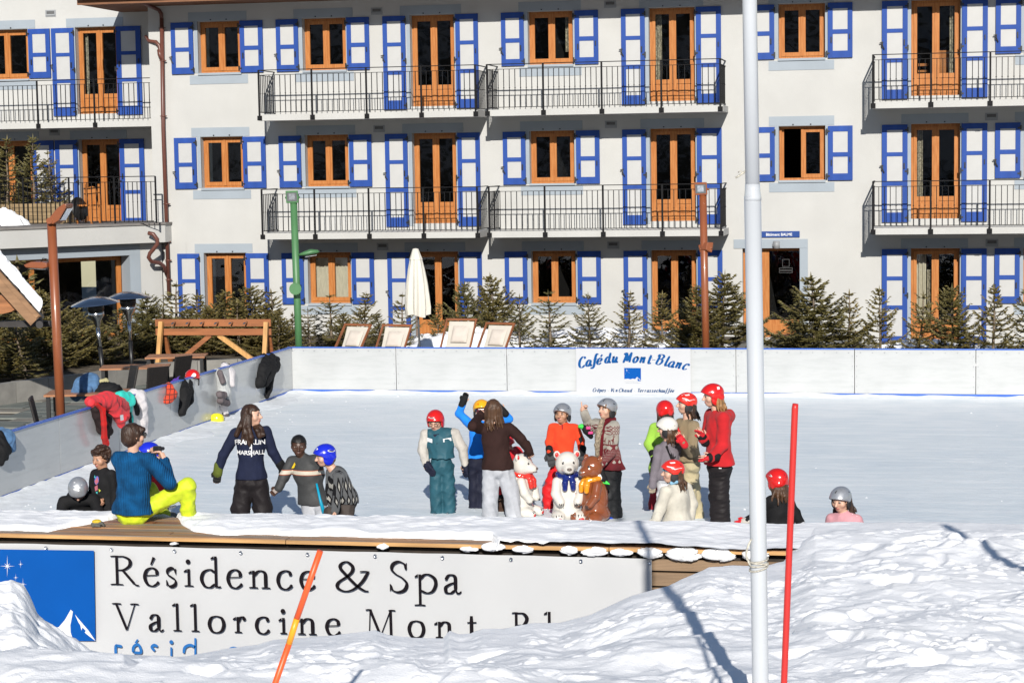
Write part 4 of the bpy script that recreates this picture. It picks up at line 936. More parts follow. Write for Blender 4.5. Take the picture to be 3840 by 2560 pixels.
# ------------------------------------------------------------ spruces
def needle_extra(N, L, c, v):
    g = N.new('ShaderNodeNewGeometry'); r = N.new('ShaderNodeMapRange'); L.new(g.outputs['Random Per Island'], r.inputs[0]); r.inputs[3].default_value = 0; r.inputs[4].default_value = .75
    o = N.new('ShaderNodeObjectInfo'); c2 = mixc(N, L, o.outputs['Random'], (.215, .155, .036), (.13, .112, .030))
    return mixc(N, L, r.outputs[0], c, c2)
M_needle = mat('spruce_needles', (.090, .080, .026), .6, .2, 3, extra=needle_extra)
M_bark = mat('spruce_bark', (.17, .13, .095), .9, .25, 12)
def make_spruce(seed, h, rb, dens, sparse=0.0):
    """young spruce: whorls of branches carrying brush-like twigs; returns crown mesh, trunk mesh"""
    R = random.Random(seed); cv = []; cf = []; tk = MB()
    lean = (R.uniform(-.06, .06), R.uniform(-.06, .06)); stem = lambda z: Vector((lean[0]*z+.012*math.sin(z*4+seed), lean[1]*z+.012*math.cos(z*3+seed), z))
    tk.tube([stem(z) for z in np.linspace(-.05, h, 9)], [.032*h/2*(1-.93*i/8)+.003 for i in range(9)], 6)
    def brush(a, b, r0, r1):                                # spiky twig: 3-sided double cone, twisted
        d = (b-a); L_ = d.length
        if L_ < 1e-4: return
        d /= L_; u = d.orthogonal().normalized(); w = d.cross(u); th = R.random()*6; base = len(cv)
        m = a+d*L_*.35
        cv.append(tuple(a))
        for k in range(4): an = th+k*PI/2; cv.append(tuple(m+(u*math.cos(an)+w*math.sin(an))*r0*(1.25 if k % 2 else .55)))
        cv.append(tuple(b))
        for k in range(4): cf.append((base, base+1+k, base+1+(k+1) % 4)); cf.append((base+5, base+1+(k+1) % 4, base+1+k))
    z = .10*h*R.uniform(.5, 1.2); nw = 0
    while z < h*.965:
        t = z/h; Lb = rb*((1-t)**.8)*R.uniform(.8, 1.12)+.03
        if sparse and R.random() < sparse*.25: z += .07*h; continue
        nb = max(4, int(R.randint(5, 7)*dens**.5)); a0 = R.random()*6
        for k in range(nb):
            if R.random() < .10+sparse*.2: continue
            an = a0+2*PI*k/nb+R.uniform(-.3, .3); L1 = Lb*R.uniform(.5, 1.28); up = .10+.55*t+R.uniform(-.12, .14)
            dirv = Vector((math.cos(an), math.sin(an), 0)); p0 = stem(z); sidev = Vector((-math.sin(an), math.cos(an), 0))
            pt = lambda s: p0+dirv*L1*s+Vector((0, 0, L1*(up*s-.34*s*(1-s)*1.2+.22*s*s*s)))
            n = max(3, int(L1/.052*dens)); prev = pt(0)
            tk.tube([pt(0), pt(.5), pt(1)], [.008, .005, .002], 3, cap=False)
            for i in range(1, n+1):
                s = i/n; cur = pt(s)
                if s > .12: brush(prev, cur+(cur-prev)*.35, .019, 0)
                if s > .18:
                    for sd in (-1, 1):
                        if R.random() < .14: continue
                        tl = (L1*.44*(1.05-s)+.055)*R.uniform(.55, 1.2)
                        tip = cur+(dirv*.75+sidev*sd*R.uniform(.6, 1.0)+Vector((0, 0, R.uniform(-.18, .42)))).normalized()*tl
                        if tl > .11:
                            mid = cur.lerp(tip, .5); brush(cur, mid+(mid-cur)*.1, .014, 0); brush(mid, tip, .013, 0)
                            for s2 in (-1, 1):
                                if R.random() < .75*dens:
                                    t2 = mid+(dirv*.5+sidev*sd*.4+sidev*s2*.7+Vector((0, 0, R.uniform(-.2, .5)))).normalized()*tl*.45; brush(mid, t2, .012, 0)
                        else: brush(cur, tip, .014, 0)
                prev = cur
        z += h*R.uniform(.055, .085)*(1.1-.35*t)
    top = stem(h); brush(stem(h*.93), top+Vector((0, 0, .10)), .015, 0)
    for k in range(4):
        an = k*PI/2+.4; brush(stem(h*.955), stem(h*.955)+Vector((math.cos(an)*.09, math.sin(an)*.09, .07)), .012, 0)
    q = np.array(cf); cm = np_mesh('crown', np.array(cv), q, M_needle, None, False)
    return cm, tk.mesh('trunk', M_bark)
SPR = {}
def spruce(px, y0, ytop, Y, kind, label, zbase=.22, wide=1.0, group='young spruces along the hotel front'):
    """px, ytop: top of the tree in the photo at depth Y"""
    if kind not in SPR: SPR[kind] = make_spruce(*{'full': (3, 2.0, .84, 2.0, 0), 'full2': (17, 2.0, .80, 1.8, .05), 'slim': (5, 2.0, .52, .95, .35), 'slim2': (23, 2.0, .56, .9, .5), 'mid': (9, 2.0, .66, 1.2, .15), 'mid2': (31, 2.0, .62, 1.1, .25)}[kind])
    top = P(px, ytop, Y); h = top[2]-zbase; s = h/2.08
    o = empty('spruce_tree', (top[0], Y, zbase), rnd.random()*6.28, label, 'tree', group)
    w = s*wide*1.5
    inst(SPR[kind][1], 'trunk', o, None, None, (w, w, s)); inst(SPR[kind][0], 'crown', o, None, None, (w, w, s)); return o
TREES = [
 (3060, 1020, 41.6, 'full', 'big bushy olive spruce standing at the edge of the entrance step', 1.0, -.02), (3185, 1082, 41.8, 'slim', 'thin loose spruce between the bushy entrance spruce and the french window', 1.0, -.02),
 (3302, 1070, 42.0, 'mid', 'spruce before the blue shutter left of the ground floor french window near the frame edge', .9, -.02), (3440, 1085, 42.4, 'mid2', 'spruce covering the left leaf of the ground floor french window by the entrance', .95, -.02),
 (3570, 1062, 42.0, 'full2', 'dark spruce covering the right leaf of the ground floor french window by the entrance', .85, -.02), (3728, 1062, 42.0, 'mid', 'spruce before the last blue shutters at the frame edge', .95, -.02), (3850, 1070, 42.2, 'mid2', 'spruce cut off by the right edge of the picture', .9, -.02),
 (2705, 1010, 42.6, 'full', 'tallest bushy spruce right behind the brown lamp post, by the kerb wall', 1.0, .2), (2618, 1060, 42.2, 'full2', 'spruce half hidden by the brown lamp post near the kerb', .9, .2), (2480, 1088, 42.6, 'mid', 'spruce left of the brown lamp post in front of the larch door', 1.0, .2),
 (2352, 1085, 42.4, 'slim', 'thin spruce with bare stem in front of the tall blue shutter', 1.15, .2), (2210, 1092, 42.6, 'mid2', 'spruce under the right shutter of the two-leaf window, behind the café sign', 1.0, .2), (2068, 1085, 42.4, 'slim2', 'wiry spruce centred under the window behind the café sign', 1.25, .2),
 (1945, 1100, 42.4, 'slim', 'small thin spruce under the left shutter next to the wiry one', 1.1, .2), (1850, 1020, 43.4, 'full', 'tall full spruce behind the gap between the two pairs of deck chairs', .85, .2), (1740, 1050, 43.0, 'full2', 'spruce with red flecks in front of the parasol door, beside the tallest one', .8, .2),
 (1640, 1130, 43.4, 'mid', 'low dark spruce right of the closed parasol', .9, .2), (1500, 1096, 43.0, 'slim2', 'thin spruce directly left of the closed parasol', 1.15, .2), (1365, 1090, 43.0, 'mid', 'dark forked spruce behind the second deck chair from the green post', 1.1, .2),
 (1244, 1098, 43.0, 'slim2', 'open spruce behind the deck chair nearest the green post', 1.3, .2), (1020, 1080, 42.4, 'slim', 'slim pointed spruce just left of the green post', 1.3, .2), (1085, 1170, 42.0, 'mid2', 'low spruce at the foot of the green post', 1.2, .2),
 (950, 1065, 42.2, 'full2', 'broad spruce above the right end of the coat rack', 1.1, .2), (835, 1080, 42.0, 'full', 'broad spruce above the middle of the coat rack', 1.0, .2), (735, 1095, 42.0, 'mid', 'spruce before the larch door above the coat rack', 1.2, .2),
 (650, 1055, 42.2, 'slim2', 'spruce with reddish tip beside the brown downpipe', 1.4, .2), (555, 1090, 41.6, 'full', 'bushy spruce between the patio heaters and the coat rack', 1.05, .2), (440, 1150, 40.6, 'mid', 'spruce standing behind the two heater poles', 1.5, .2),
 (285, 1150, 39.6, 'full2', 'yellowish spruce just right of the nearest brown lamp post', 1.2, .2), (165, 1075, 38.6, 'full', 'tall dense spruce left of the nearest brown lamp post', 1.0, .2), (66, 955, 39.6, 'slim', 'tallest thin spruce at the frame edge rising behind the snowy hut roof', 1.4, .2), (88, 1185, 36.6, 'mid2', 'open spruce below the eave of the snowy hut roof', 1.5, .2), (-40, 1150, 36.6, 'full2', 'spruce at the left frame edge under the hut roof', 1.1, .2),
 (360, 1190, 39.8, 'full', 'low dense spruce right behind the tilted heater pole', 1.15, .2), (225, 1215, 38.4, 'mid', 'low spruce touching the lamp post from the right', 1.4, .2), (500, 1200, 40.8, 'full2', 'low spruce behind the hood of the second heater', 1.2, .2), (600, 1150, 41.3, 'mid2', 'spruce behind the left leg of the coat rack', 1.5, .2), (690, 1150, 41.6, 'full', 'low dense spruce behind the left half of the coat rack', 1.1, .2),
 (785, 1140, 41.6, 'full2', 'low dense spruce behind the centre of the coat rack', 1.1, .2), (890, 1120, 41.6, 'mid', 'spruce behind the right brace of the coat rack', 1.4, .2), (985, 1130, 41.8, 'full', 'low dense spruce right of the coat rack', 1.05, .2), (1045, 1160, 41.6, 'mid', 'low spruce between the coat rack and the green post', 1.3, .2), (1160, 1150, 42.0, 'mid2', 'low spruce just right of the green post', 1.4, .2), (1290, 1165, 42.2, 'full', 'low spruce behind the first deck chair', 1.0, .2), (1420, 1170, 42.0, 'mid', 'low spruce between the second deck chair and the parasol', 1.3, .2)]
for px, yt_, Y, k, lab, w, zb in TREES: spruce(px, 0, yt_, Y, k, lab, zb, w)
# three in planters on the terrace
yt2 = YB-.15
for px, ytop, k, lab, w in ((18, 505, 'slim', 'dark spruce in the wooden terrace planter, leftmost by the frame edge', .95), (118, 500, 'mid', 'spruce in the middle of the terrace planter, the tallest tip up there', .8), (196, 560, 'slim2', 'spruce with a bare forked top on the right of the terrace planter', .9)):
    spruce(px, 0, ytop, yt2, k, lab, TZ1+.35, w, 'spruces in the terrace planter')
M_plw = mat('planter_wood', (.27, .19, .10), .8, .2, 3, stretch=(.5, 4, 4))
x0, x1 = P(-20, 790, yt2-.35)[0], P(250, 790, yt2-.35)[0]
pl = empty('planter_box', (x0, yt2-.35, TZ1), 0, 'long wooden planter of stacked boards on the terrace', 'planter')
for k in range(5): MB().box(0, 0, k*.098+.01, x1-x0, .55, k*.098+.10).build('board', M_plw, pl)
for x in (.42, x1-x0-.14):
    MB().box(x-.05, -.03, .0, x+.05, .58, .52).build('corner_post', M_plw, pl)
pt_ = lambda cx, cy, rx_, ry_, h_, s_: patch(cx, cy, rx_, ry_, h_, s_, TZ1)
pt_(P(20, 800, yt-.25)[0], yt-.45, .75, .55, .40, 77)
# pine chair on the terrace
p = P(345, 820, yt2-.2); ch = empty('pine_chair', (p[0], p[1]-.2, TZ1), -.15, 'carved pine chair standing on the terrace before the door', 'chair')
mb = MB(); mb.poly([(-.16, .44), (-.10, .60), (-.15, .74), (-.11, .86), (0, .90), (.11, .86), (.15, .74), (.10, .60), (.16, .44)], .03).build('backrest', M_wood, ch, (0, .18, .0))
MB().box(-.22, -.22, .42, .22, .22, .46).build('seat', M_wood, ch)
for x, y, hh in ((-.2, -.19, .42), (.2, -.19, .42), (-.2, .19, .95), (.2, .19, .95)): MB().box(x-.022, y-.022, 0, x+.022, y+.022, hh).build('leg', M_wood, ch)
p = P(278, 790, yt-.05); MB_ = MB().tube([(0, .3, .06), (0, 0, .72)], .2, 20)
tt_ = empty('sledge_disc', (p[0], yt+.25, TZ1), 0, 'dark round disc with pale rim leaning behind the terrace railing', 'disc')
q = MB().lathe([(0, 0), (.36, 0), (.36, .02), (0, .02)], n=26).build('plate', M_black, tt_); q.rotation_euler = (1.35, 0, 1.25); q.location = (0, 0, .36); q.scale = (.8, .8, 1)

# ------------------------------------------------------------ lamp posts
M_lampface = mat('lamp_face_grey', (.12, .125, .13), .35, .1)
def spot(par, loc, rot, M, s=1.0, w=.24, h=.24):
    """square floodlight: bevelled housing, dark bezel, bright reflector glass facing local -y"""
    hd = MB().add([(-w/2*a, y, -h/2*a) for a, y in ((1, 0), (.94, .05), (.7, .17))]+[(w/2*a, y, -h/2*a) for a, y in ((1, 0), (.94, .05), (.7, .17))]+[(w/2*a, y, h/2*a) for a, y in ((1, 0), (.94, .05), (.7, .17))]+[(-w/2*a, y, h/2*a) for a, y in ((1, 0), (.94, .05), (.7, .17))],
        [(0, 3, 6, 9), (11, 8, 5, 2)]+[(i*3+j, i*3+j+1, ((i+1) % 4)*3+j+1, ((i+1) % 4)*3+j) for i in range(4) for j in range(2)]).build('lamp_head', M, par, loc, bevel=.012)
    hd.rotation_euler = rot; hd.scale = (s, s, s)
    MB().box(-w*.40, -.006, -h*.34, w*.40, .0, h*.34).build('bezel', M_lampface, hd); MB().box(-w*.24, -.010, -h*.22, w*.24, -.004, h*.26).build('reflector', M_lamp, hd)
    MB().tube([(-w/2-.02, .05, -.02), (w/2+.02, .05, -.02)], .02, 10).build('pivot', M, hd); return hd
def lamppost(x, Y, ztop, M, label, heads, lean=0.0):
    o = empty('lamp_post', (x, Y, 0), 0, label, 'lamp post', 'lamp posts around the rink'); o.rotation_euler = (0, lean, 0)
    MB().tube([(0, 0, -.05), (0, 0, ztop)], .068, 20).build('pole', M, o)
    for hd in heads:
        if hd[0] == 's': spot(o, hd[1], hd[2], M, *hd[3:])
        elif hd[0] == 'flat':                               # slim shoe-shaped head seen from the side
            q = MB().tube([(0, 0, 0), (.10, 0, .01), (.24, 0, .03), (.36, 0, .01), (.40, 0, -.01)], [.025, .055, .075, .05, .012], 12).build('lamp_head', M, o, hd[1]); q.rotation_euler = hd[2]; q.scale = (1, 1.5, .75)
            MB().box(.12, -.05, -.078, .34, .05, -.070).build('reflector', M_lamp, q)
        elif hd[0] == 'can':
            q = MB().tube([(0, .1, 0), (0, -.09, 0)], [.085, .115], 20).build('spotlight', M, o, hd[1]); q.rotation_euler = hd[2]
            MB().tube([(0, -.0905, 0), (0, -.094, 0)], .10, 20).build('lens', M, q)
    return o
p = P(1109, 745, 37.35); lamppost(p[0], 37.35, 3.56, M_green, 'slim green lamp post with three green spotlights behind the rink corner', [('s', (.0, -.10, 3.65), (.15, 0, .10)), ('flat', (.06, 0, 2.55), (0, -.12, .3), ), ('can', (.03, -.17, 1.93), (.1, 0, .25))], -.012)
p = P(2645, 740, 37.75); lamppost(p[0], 37.75, 3.60, M_postbrown, 'rust brown lamp post with a square floodlight behind the café sign', [('s', (-.03, -.10, 3.70), (.2, 0, -.08)), ('s', (.09, .02, 2.62), (.25, 0, 2.5), .8), ('s', (-.05, .05, 2.60), (.3, 0, -2.2), .6)], -.012)
p = P(205, 850, 28.3); lp_ = lamppost(p[0], 28.3, 3.50, M_postbrown, 'thick rust brown lamp post nearest the camera, beside the board wall', [], -.014)
def flood(par, pts, loc, face, w=.26):                       # flat floodlight seen from the side: profile in xz, extruded in depth
    q = MB().poly(pts, w).build('lamp_head', M_postbrown, par, (loc[0], loc[1]-w/2, loc[2]), bevel=.014)
    (x0, z0), (x1, z1) = face; n = Vector((z0-z1, 0, x1-x0)).normalized()*.018
    if n.z > 0: n = -n
    MB().add([(x0+n.x, .03, z0+n.z), (x1+n.x, .03, z1+n.z), (x1+n.x, w-.03, z1+n.z), (x0+n.x, w-.03, z0+n.z)], [(0, 1, 2, 3)]).build('reflector', M_lamp, q)
    return q
q = flood(lp_, [(-.01, -.05), (.02, .03), (.15, .17), (.26, .235), (.305, .225), (.29, .17), (.17, -.01), (.08, -.06)], (.0, 0, 3.50), ((.285, .17), (.17, .0)))
MB().tube([(.03, -.02, -.01), (.03, .28, -.01)], .045, 12).build('pivot', M_postbrown, q)
q = flood(lp_, [(-.05, .03), (-.12, .05), (-.30, .055), (-.42, .01), (-.38, -.03), (-.12, -.05), (-.05, -.03)], (.0, 0, 2.84), ((-.36, -.03), (-.13, -.05)))
MB().tube([(-.06, .13, 0), (.06, .13, 0)], .03, 10).build('pivot', M_postbrown, q)
MB().tube([(-.05, -.02, 2.83), (-.09, -.03, 2.93), (-.15, -.03, 2.94), (-.2, -.02, 2.86)], .008, 5).build('cable', M_black, lp_)

# ------------------------------------------------------------ patio furniture
def heater(px, py, Y, pyh, lean, label):
    b = P(px, py, Y); o = empty('patio_heater', (b[0], Y, 0), 0, label, 'patio heater', 'mushroom heaters on the patio'); o.rotation_euler = (0, lean, 0)
    H = P(px, pyh, Y)[2]; k = H/2.2
    MB().tube([(0, 0, .05), (0, 0, 1.02*k)], .042, 14).build('pole', M_black, o); MB().tube([(0, 0, 1.02*k), (0, 0, 1.50*k)], .038, 14).build('steel_sleeve', M_steel, o)
    MB().lathe([(.03, 1.50*k), (.05, 1.54*k), (.075, 1.66*k), (.15, 1.78*k), (.155, 1.86*k), (.13, 1.88*k)], n=20).build('burner', M_steel, o)
    MB().lathe([(.135, 1.86*k), (.16, 1.95*k), (.16, 2.06*k), (.05, 2.10*k)], n=20).build('burner_screen', M_black, o)
    MB().lathe([(.47, 2.06*k), (.46, 2.08*k), (.22, 2.20*k), (.10, 2.23*k), (.0, 2.23*k)], n=28).lathe([(.47, 2.058*k), (.2, 2.17*k), (0, 2.18*k)], n=28).build('reflector_hood', M_steel, o)
    return o
h1 = heater(392, 1440, 36.9, 1116, .02, 'patio heater with tilted steel hood, nearer the brown lamp post'); h1.rotation_euler = (.05, -.06, 0)
h2 = heater(498, 1420, 38.2, 1098, -.03, 'patio heater with steel hood and grey cloth base, beside the coat rack'); h2.rotation_euler = (-.02, -.04, 0)
p = P(498, 1455, 38.2); MB().lathe([(.48, 0), (.46, .12), (.30, .28), (.10, .36), (.05, .37)], n=18).build('base_cover', mat('grey_cover_cloth', (.06, .055, .065), .8, .15, 4), h2)
M_rackd = mat('rack_board_brown', (.30, .105, .035), .6, .18, 3, stretch=(.5, 4, 4)); M_rackl = mat('rack_post_pine', (.56, .30, .10), .6, .15, 3, stretch=(4, 4, .5))
Yr = 38.9; N3 = lambda x, y, dy=0.0: Vector(P(x, y, Yr+dy))
rk = empty('coat_rack', tuple(P(800, 1400, Yr)), 0, 'wooden trestle coat rack with six steel pegs on the patio', 'coat rack')
def RK(mb, n, m): return under(mb.build(n, m), rk)
RK(MB().bar(N3(583, 1210), N3(1016, 1210), .04, .142, 0), 'top_board', M_rackd); RK(MB().bar(N3(585, 1244), N3(1018, 1244), .04, .132), 'lower_board', M_rackd)
RK(MB().bar(N3(604, 1206, -.08), N3(588, 1420, -.35), .085, .07), 'leg', M_rackl); RK(MB().bar(N3(998, 1208, -.08), N3(988, 1420, -.35), .085, .07), 'leg', M_rackl)
RK(MB().bar(N3(616, 1250, .08), N3(650, 1400, .5), .085, .06), 'leg', M_rackd); RK(MB().bar(N3(1008, 1250, .08), N3(1024, 1360, .4), .085, .06), 'leg', M_rackd)
RK(MB().bar(N3(790, 1256, .05), N3(614, 1402, .05), .07, .09), 'brace', M_rackd); RK(MB().bar(N3(820, 1256, .05), N3(975, 1368, .05), .07, .09), 'brace', M_rackl)
RK(MB().bar(N3(606, 1412, -.1), N3(640, 1412, .4), .09, .09), 'foot', M_rackd)
for px in (658, 712, 765, 819, 873, 927): RK(MB().tube([N3(px, 1208, -.02), N3(px-14, 1213, -.24)], .017, 8), 'peg', M_steel)
for px, py in ((602, 1244), (992, 1248)): RK(MB().bar(N3(px, py-3, -.125), N3(px, py+3, -.125), .03, .004), 'label', M_yel)
# chairs and tables
M_table = mat('table_top_wood', (.33, .14, .06), .45, .15, 3, stretch=(.6, 4, 4))
def chair(px, py, Y, rz, label):
    b = P(px, py, Y); o = empty('patio_chair', (b[0], Y, 0), rz, label, 'chair', 'dark rattan chairs on the patio'); o.scale = (.9, .9, .9)
    MB().add([(-.22, .20, .44), (.22, .20, .44), (.24, .30, .92), (-.24, .30, .92), (-.22, .24, .44), (.22, .24, .44), (.24, .34, .92), (-.24, .34, .92)], [(0, 1, 2, 3), (7, 6, 5, 4), (0, 4, 5, 1), (1, 5, 6, 2), (2, 6, 7, 3), (3, 7, 4, 0)]).build('backrest', M_rattan, o, bevel=.012)
    MB().box(-.23, -.22, .40, .23, .24, .46).build('seat', M_rattan, o, bevel=.012)
    for x, y in ((-.2, -.19), (.2, -.19), (-.2, .21), (.2, .21)): MB().box(x-.022, y-.022, 0, x+.022, y+.022, .40).build('leg', M_rattan, o)
    return o
def table(px, py, Y, rz, w, d, label, hgt=.74):
    b = P(px, py, Y); o = empty('patio_table', (b[0], Y, 0), rz, label, 'table', 'wooden tables on the patio')
    n = 6
    for k in range(n): MB().box(-w/2, -d/2+d*k/n+.004, hgt-.03, w/2, -d/2+d*(k+1)/n-.004, hgt).build('slat', M_table, o)
    for x in (-w/2+.06, w/2-.06):
        for y in (-d/2+.06, d/2-.06): MB().box(x-.03, y-.03, 0, x+.03, y+.03, hgt-.03).build('leg', M_black, o)
    return o
chair(188, 1520, 28.8, 1.9, 'dark chair right behind the nearest brown lamp post')
table(330, 1500, 30.2, .25, 1.25, .75, 'wooden table holding the denim and black jackets')
chair(445, 1420, 33.2, -.9, 'dark chair in front of the tilted heater'); table(510, 1450, 34.2, .3, 1.2, .7, 'wooden table in front of the heater with grey cloth base'); chair(562, 1460, 33.4, -2.2, 'dark chair at the second table, nearest the white coat')
table(665, 1405, 36.2, .25, 1.1, .7, 'wooden table beside the coat rack'); chair(650, 1432, 35.3, -2.0, 'dark chair beside the purple and black trousers')
# deck chairs behind the far boards
M_canvas = mat('cream_canvas', (.52, .49, .43), .85, .04, 6, .001, 120); M_dark = mat('deckchair_wood', (.24, .085, .035), .5, .15, 3)
M_pill = mat('cream_pillow', (.56, .50, .44), .85, .04, 6, .004, 20)
def deckchair(px, ptop, Y, rz, label):
    b = P(px, ptop, Y); H = b[2]; o = empty('deck_chair', (b[0], Y, 0), rz, label, 'deck chair', 'cream deck chairs behind the far boards')
    w = .30; S = lambda s: Vector((0, .30-.55*s, H*(1-s)+.32*s))     # reclined back, top to seat
    for sx in (-1, 1):
        MB().bar(S(0)+Vector((sx*w, 0, 0)), Vector((sx*w, -.62, .02)), .028, .04).build('side_rail', M_dark, o); MB().bar(Vector((sx*(w+.04), .36, .55)), Vector((sx*(w+.04), -.35, .0)), .03, .045).build('leg', M_dark, o); MB().bar(Vector((sx*(w+.04), .30, H*.55)), Vector((sx*(w+.04), .55, .0)), .03, .045).build('leg', M_dark, o)
    MB().bar(S(0)+Vector((-w-.02, 0, 0)), S(0)+Vector((w+.02, 0, 0)), .04, .04).build('top_bar', M_dark, o)
    vs = []; n = 12
    for i in range(n+1):
        s = i/n; q = S(s)+Vector((0, .06*math.sin(s*PI), -.04)); vs += [(-.255, q[1], q[2]), (.255, q[1], q[2])]
    MB().add(vs, [(2*i, 2*i+1, 2*i+3, 2*i+2) for i in range(n)], 0, True).build('canvas', M_canvas, o)
    q = S(.27); pw = []
    n = 10
    for i in range(n+1):
        for j in range(n+1):
            a, c = i/n*2-1, j/n*2-1; th = .05*((1-a**4)*(1-c**4))**.5
            pt = S(.27+c*.17); pw.append((a*.165, pt[1]-.02-th+.04, pt[2]-.03))
    MB().add(pw, [(i*(n+1)+j, i*(n+1)+j+1, (i+1)*(n+1)+j+1, (i+1)*(n+1)+j) for i in range(n) for j in range(n)], 0, True).build('pillow', M_pill, o)
    return o
deckchair(1308, 1222, 38.0, -.35, 'deck chair nearest the green post'); deckchair(1465, 1224, 38.0, -.18, 'deck chair second from the green post, left of the parasol')
deckchair(1712, 1202, 38.4, -.12, 'tallest deck chair, right of the closed parasol'); deckchair(1848, 1217, 38.2, -.30, 'deck chair furthest from the green post, leaning at the tall spruce')
# closed parasol
Yp = 38.6; t0 = P(1558, 933, Yp); b0 = P(1572, 1300, Yp)
pa = empty('parasol', (t0[0]+.06, Yp, 0), 0, 'closed cream parasol standing between the deck chairs', 'parasol')
MB().tube([(.0, 0, 0), (-.06, 0, t0[2]-.02)], .02, 10).build('pole', mat('grey_pole', (.10, .105, .11), .4, .05), pa)
M_par = mat('parasol_cloth', (.60, .57, .50), .85, .03, 5, .001, 60)
def folded(prof, n=54, folds=8, ph=0.0):
    V = []
    for i, (r, z, f) in enumerate(prof):
        V.append([((r*(1+f*math.sin(folds*a+ph+.3*i)))*math.cos(a)-.06*z/2.6, (r*(1+f*math.sin(folds*a+ph+.3*i)))*math.sin(a), z+.03*math.sin(a*3+1)*(f > .1)*(i == len(prof)-1)) for a in np.linspace(0, 2*PI, n)])
    return np.array(V)
zt = t0[2]; Hh = zt-P(1565, 1190, Yp)[2]
inst(grid_mesh('canopy', folded([(.115, zt-Hh*.15, .05), (.15, zt-Hh*.3, .12), (.185, zt-Hh*.5, .16), (.205, zt-Hh*.7, .20), (.215, zt-Hh*.85, .22), (.20, zt-Hh*.97, .26)]), M_par), 'canopy', pa)
inst(grid_mesh('cap', folded([(.01, zt+.01, 0), (.055, zt, .02), (.09, zt-Hh*.08, .04), (.125, zt-Hh*.155, .06)]), M_par), 'cap', pa)
# snow-covered hut roof at the left frame edge
Yh = 32.0; A = lambda x, y, Y=Yh: Vector(P(x, y, Y))
hut = empty('hut_roof', tuple(P(0, 1240, Yh)), 0, 'corner of a timber hut roof carrying thick snow, at the left frame edge', 'hut')
def HU(mb, n, m): return under(mb.build(n, m), hut)
M_board2 = mat('hut_timber', (.30, .17, .09), .75, .2, 2, stretch=(.6, 4, 4)); M_boardr = mat('hut_timber_red', (.36, .15, .06), .75, .2, 4, stretch=(.6, 4, 4)); M_tile = mat('hut_tile', (.035, .032, .032), .7, .15)
# roof slope falls to the right; eave runs back in depth (+y)
r0, r1 = A(-250, 740), A(154, 1186); dv = (r1-r0).normalized(); nv_ = Vector((-dv.z, 0, dv.x)); nv_ = nv_ if nv_.z > 0 else -nv_
def slab(a, b, y0, y1, t0_, t1_):
    vs = [Vector((q.x-.455*(y-Yh), y, q.z))+nv_*t for y in (y0, y1) for q, t in ((a, t0_), (b, t0_), (b, t1_), (a, t1_))]
    return MB().add(vs, [(0, 1, 2, 3), (7, 6, 5, 4), (0, 4, 5, 1), (1, 5, 6, 2), (2, 6, 7, 3), (3, 7, 4, 0)])
HU(slab(r0, r1, Yh, Yh+.4, -.05, 0), 'roof_deck', M_board2)
Lr_ = (r1-r0).length; nt = 6
for k in range(nt):
    a = r0+dv*(Lr_-.30*(k+1)); b = r0+dv*(Lr_-.30*k+.05); HU(slab(a, b, Yh-.03, Yh+.4, .004+.002*k, .03+.002*k), 'tile', M_tile)
HU(slab(r0, r1-dv*.02, Yh-.05, Yh-.003, -.245, -.004), 'barge_board', M_board2)
HU(slab(r0, r1-dv*.04, Yh-.075, Yh-.052, -.085, -.01), 'trim_board', M_board2)
c = A(148, 1216); HU(MB().tube([(c.x+.045, Yh-.1, c.z), (c.x-.41, Yh+.9, c.z)], .06, 14), 'gutter', M_tile)
HU(MB().bar((A(-200, 1216).x, Yh+.6, A(0, 1226).z), (A(136, 1216).x, Yh+.6, A(0, 1224).z), .14, .10), 'tie_beam', M_tile)
mb = MB(); cur = [(-330, 1160), (-60, 1150), (20, 1148), (44, 1158), (58, 1140), (50, 1122), (20, 1126), (-20, 1150), (-330, 1100)]
mb.poly([(A(x, y).x-A(0, 0).x, A(x, y).z) for x, y in ((-300, 1190), (-10, 1180), (22, 1172), (42, 1160), (50, 1135), (40, 1118), (10, 1112), (-300, 1090))], .16); o_ = mb.build('bracket', M_boardr); o_.location = (A(0, 0).x, Yh+.2, 0); o_.location = Vector(o_.location)-hut.location; o_.parent = hut
HU(MB().box(A(-240, 1000).x, Yh+.3, -.3, A(-215, 1200).x, Yh+.5, A(0, 900).z), 'post', M_board2)
# snow on it
n1, n2 = 90, 40; V = np.zeros((n2, n1, 3))
for j in range(n2):
    for i in range(n1):
        s = i/(n1-1); t = j/(n2-1); V[j, i] = tuple(r0+dv*(Lr_*(s*.972))); V[j, i, 1] = Yh-.02+t*.4; V[j, i, 0] -= .455*(t*.4-.02)
S_, T_ = np.meshgrid(np.linspace(0, 1, n1), np.linspace(0, 1, n2))
th = .17*(.7+.6*fbm(S_*7, T_*5, 55, 4))*np.clip((1-S_)*26, 0, 1)**.5*np.clip(T_*14, 0, 1)**.5+.03
for c_ in (0, 2): V[:, :, c_] += th*np.array(nv_)[c_]
V[:, :, 0] += .05*(fbm(S_*20, T_*9, 58, 3)-.5)*1
tag(inst(grid_mesh('roof_snow', V, M_fsnow), 'roof_snow'), kind='structure')
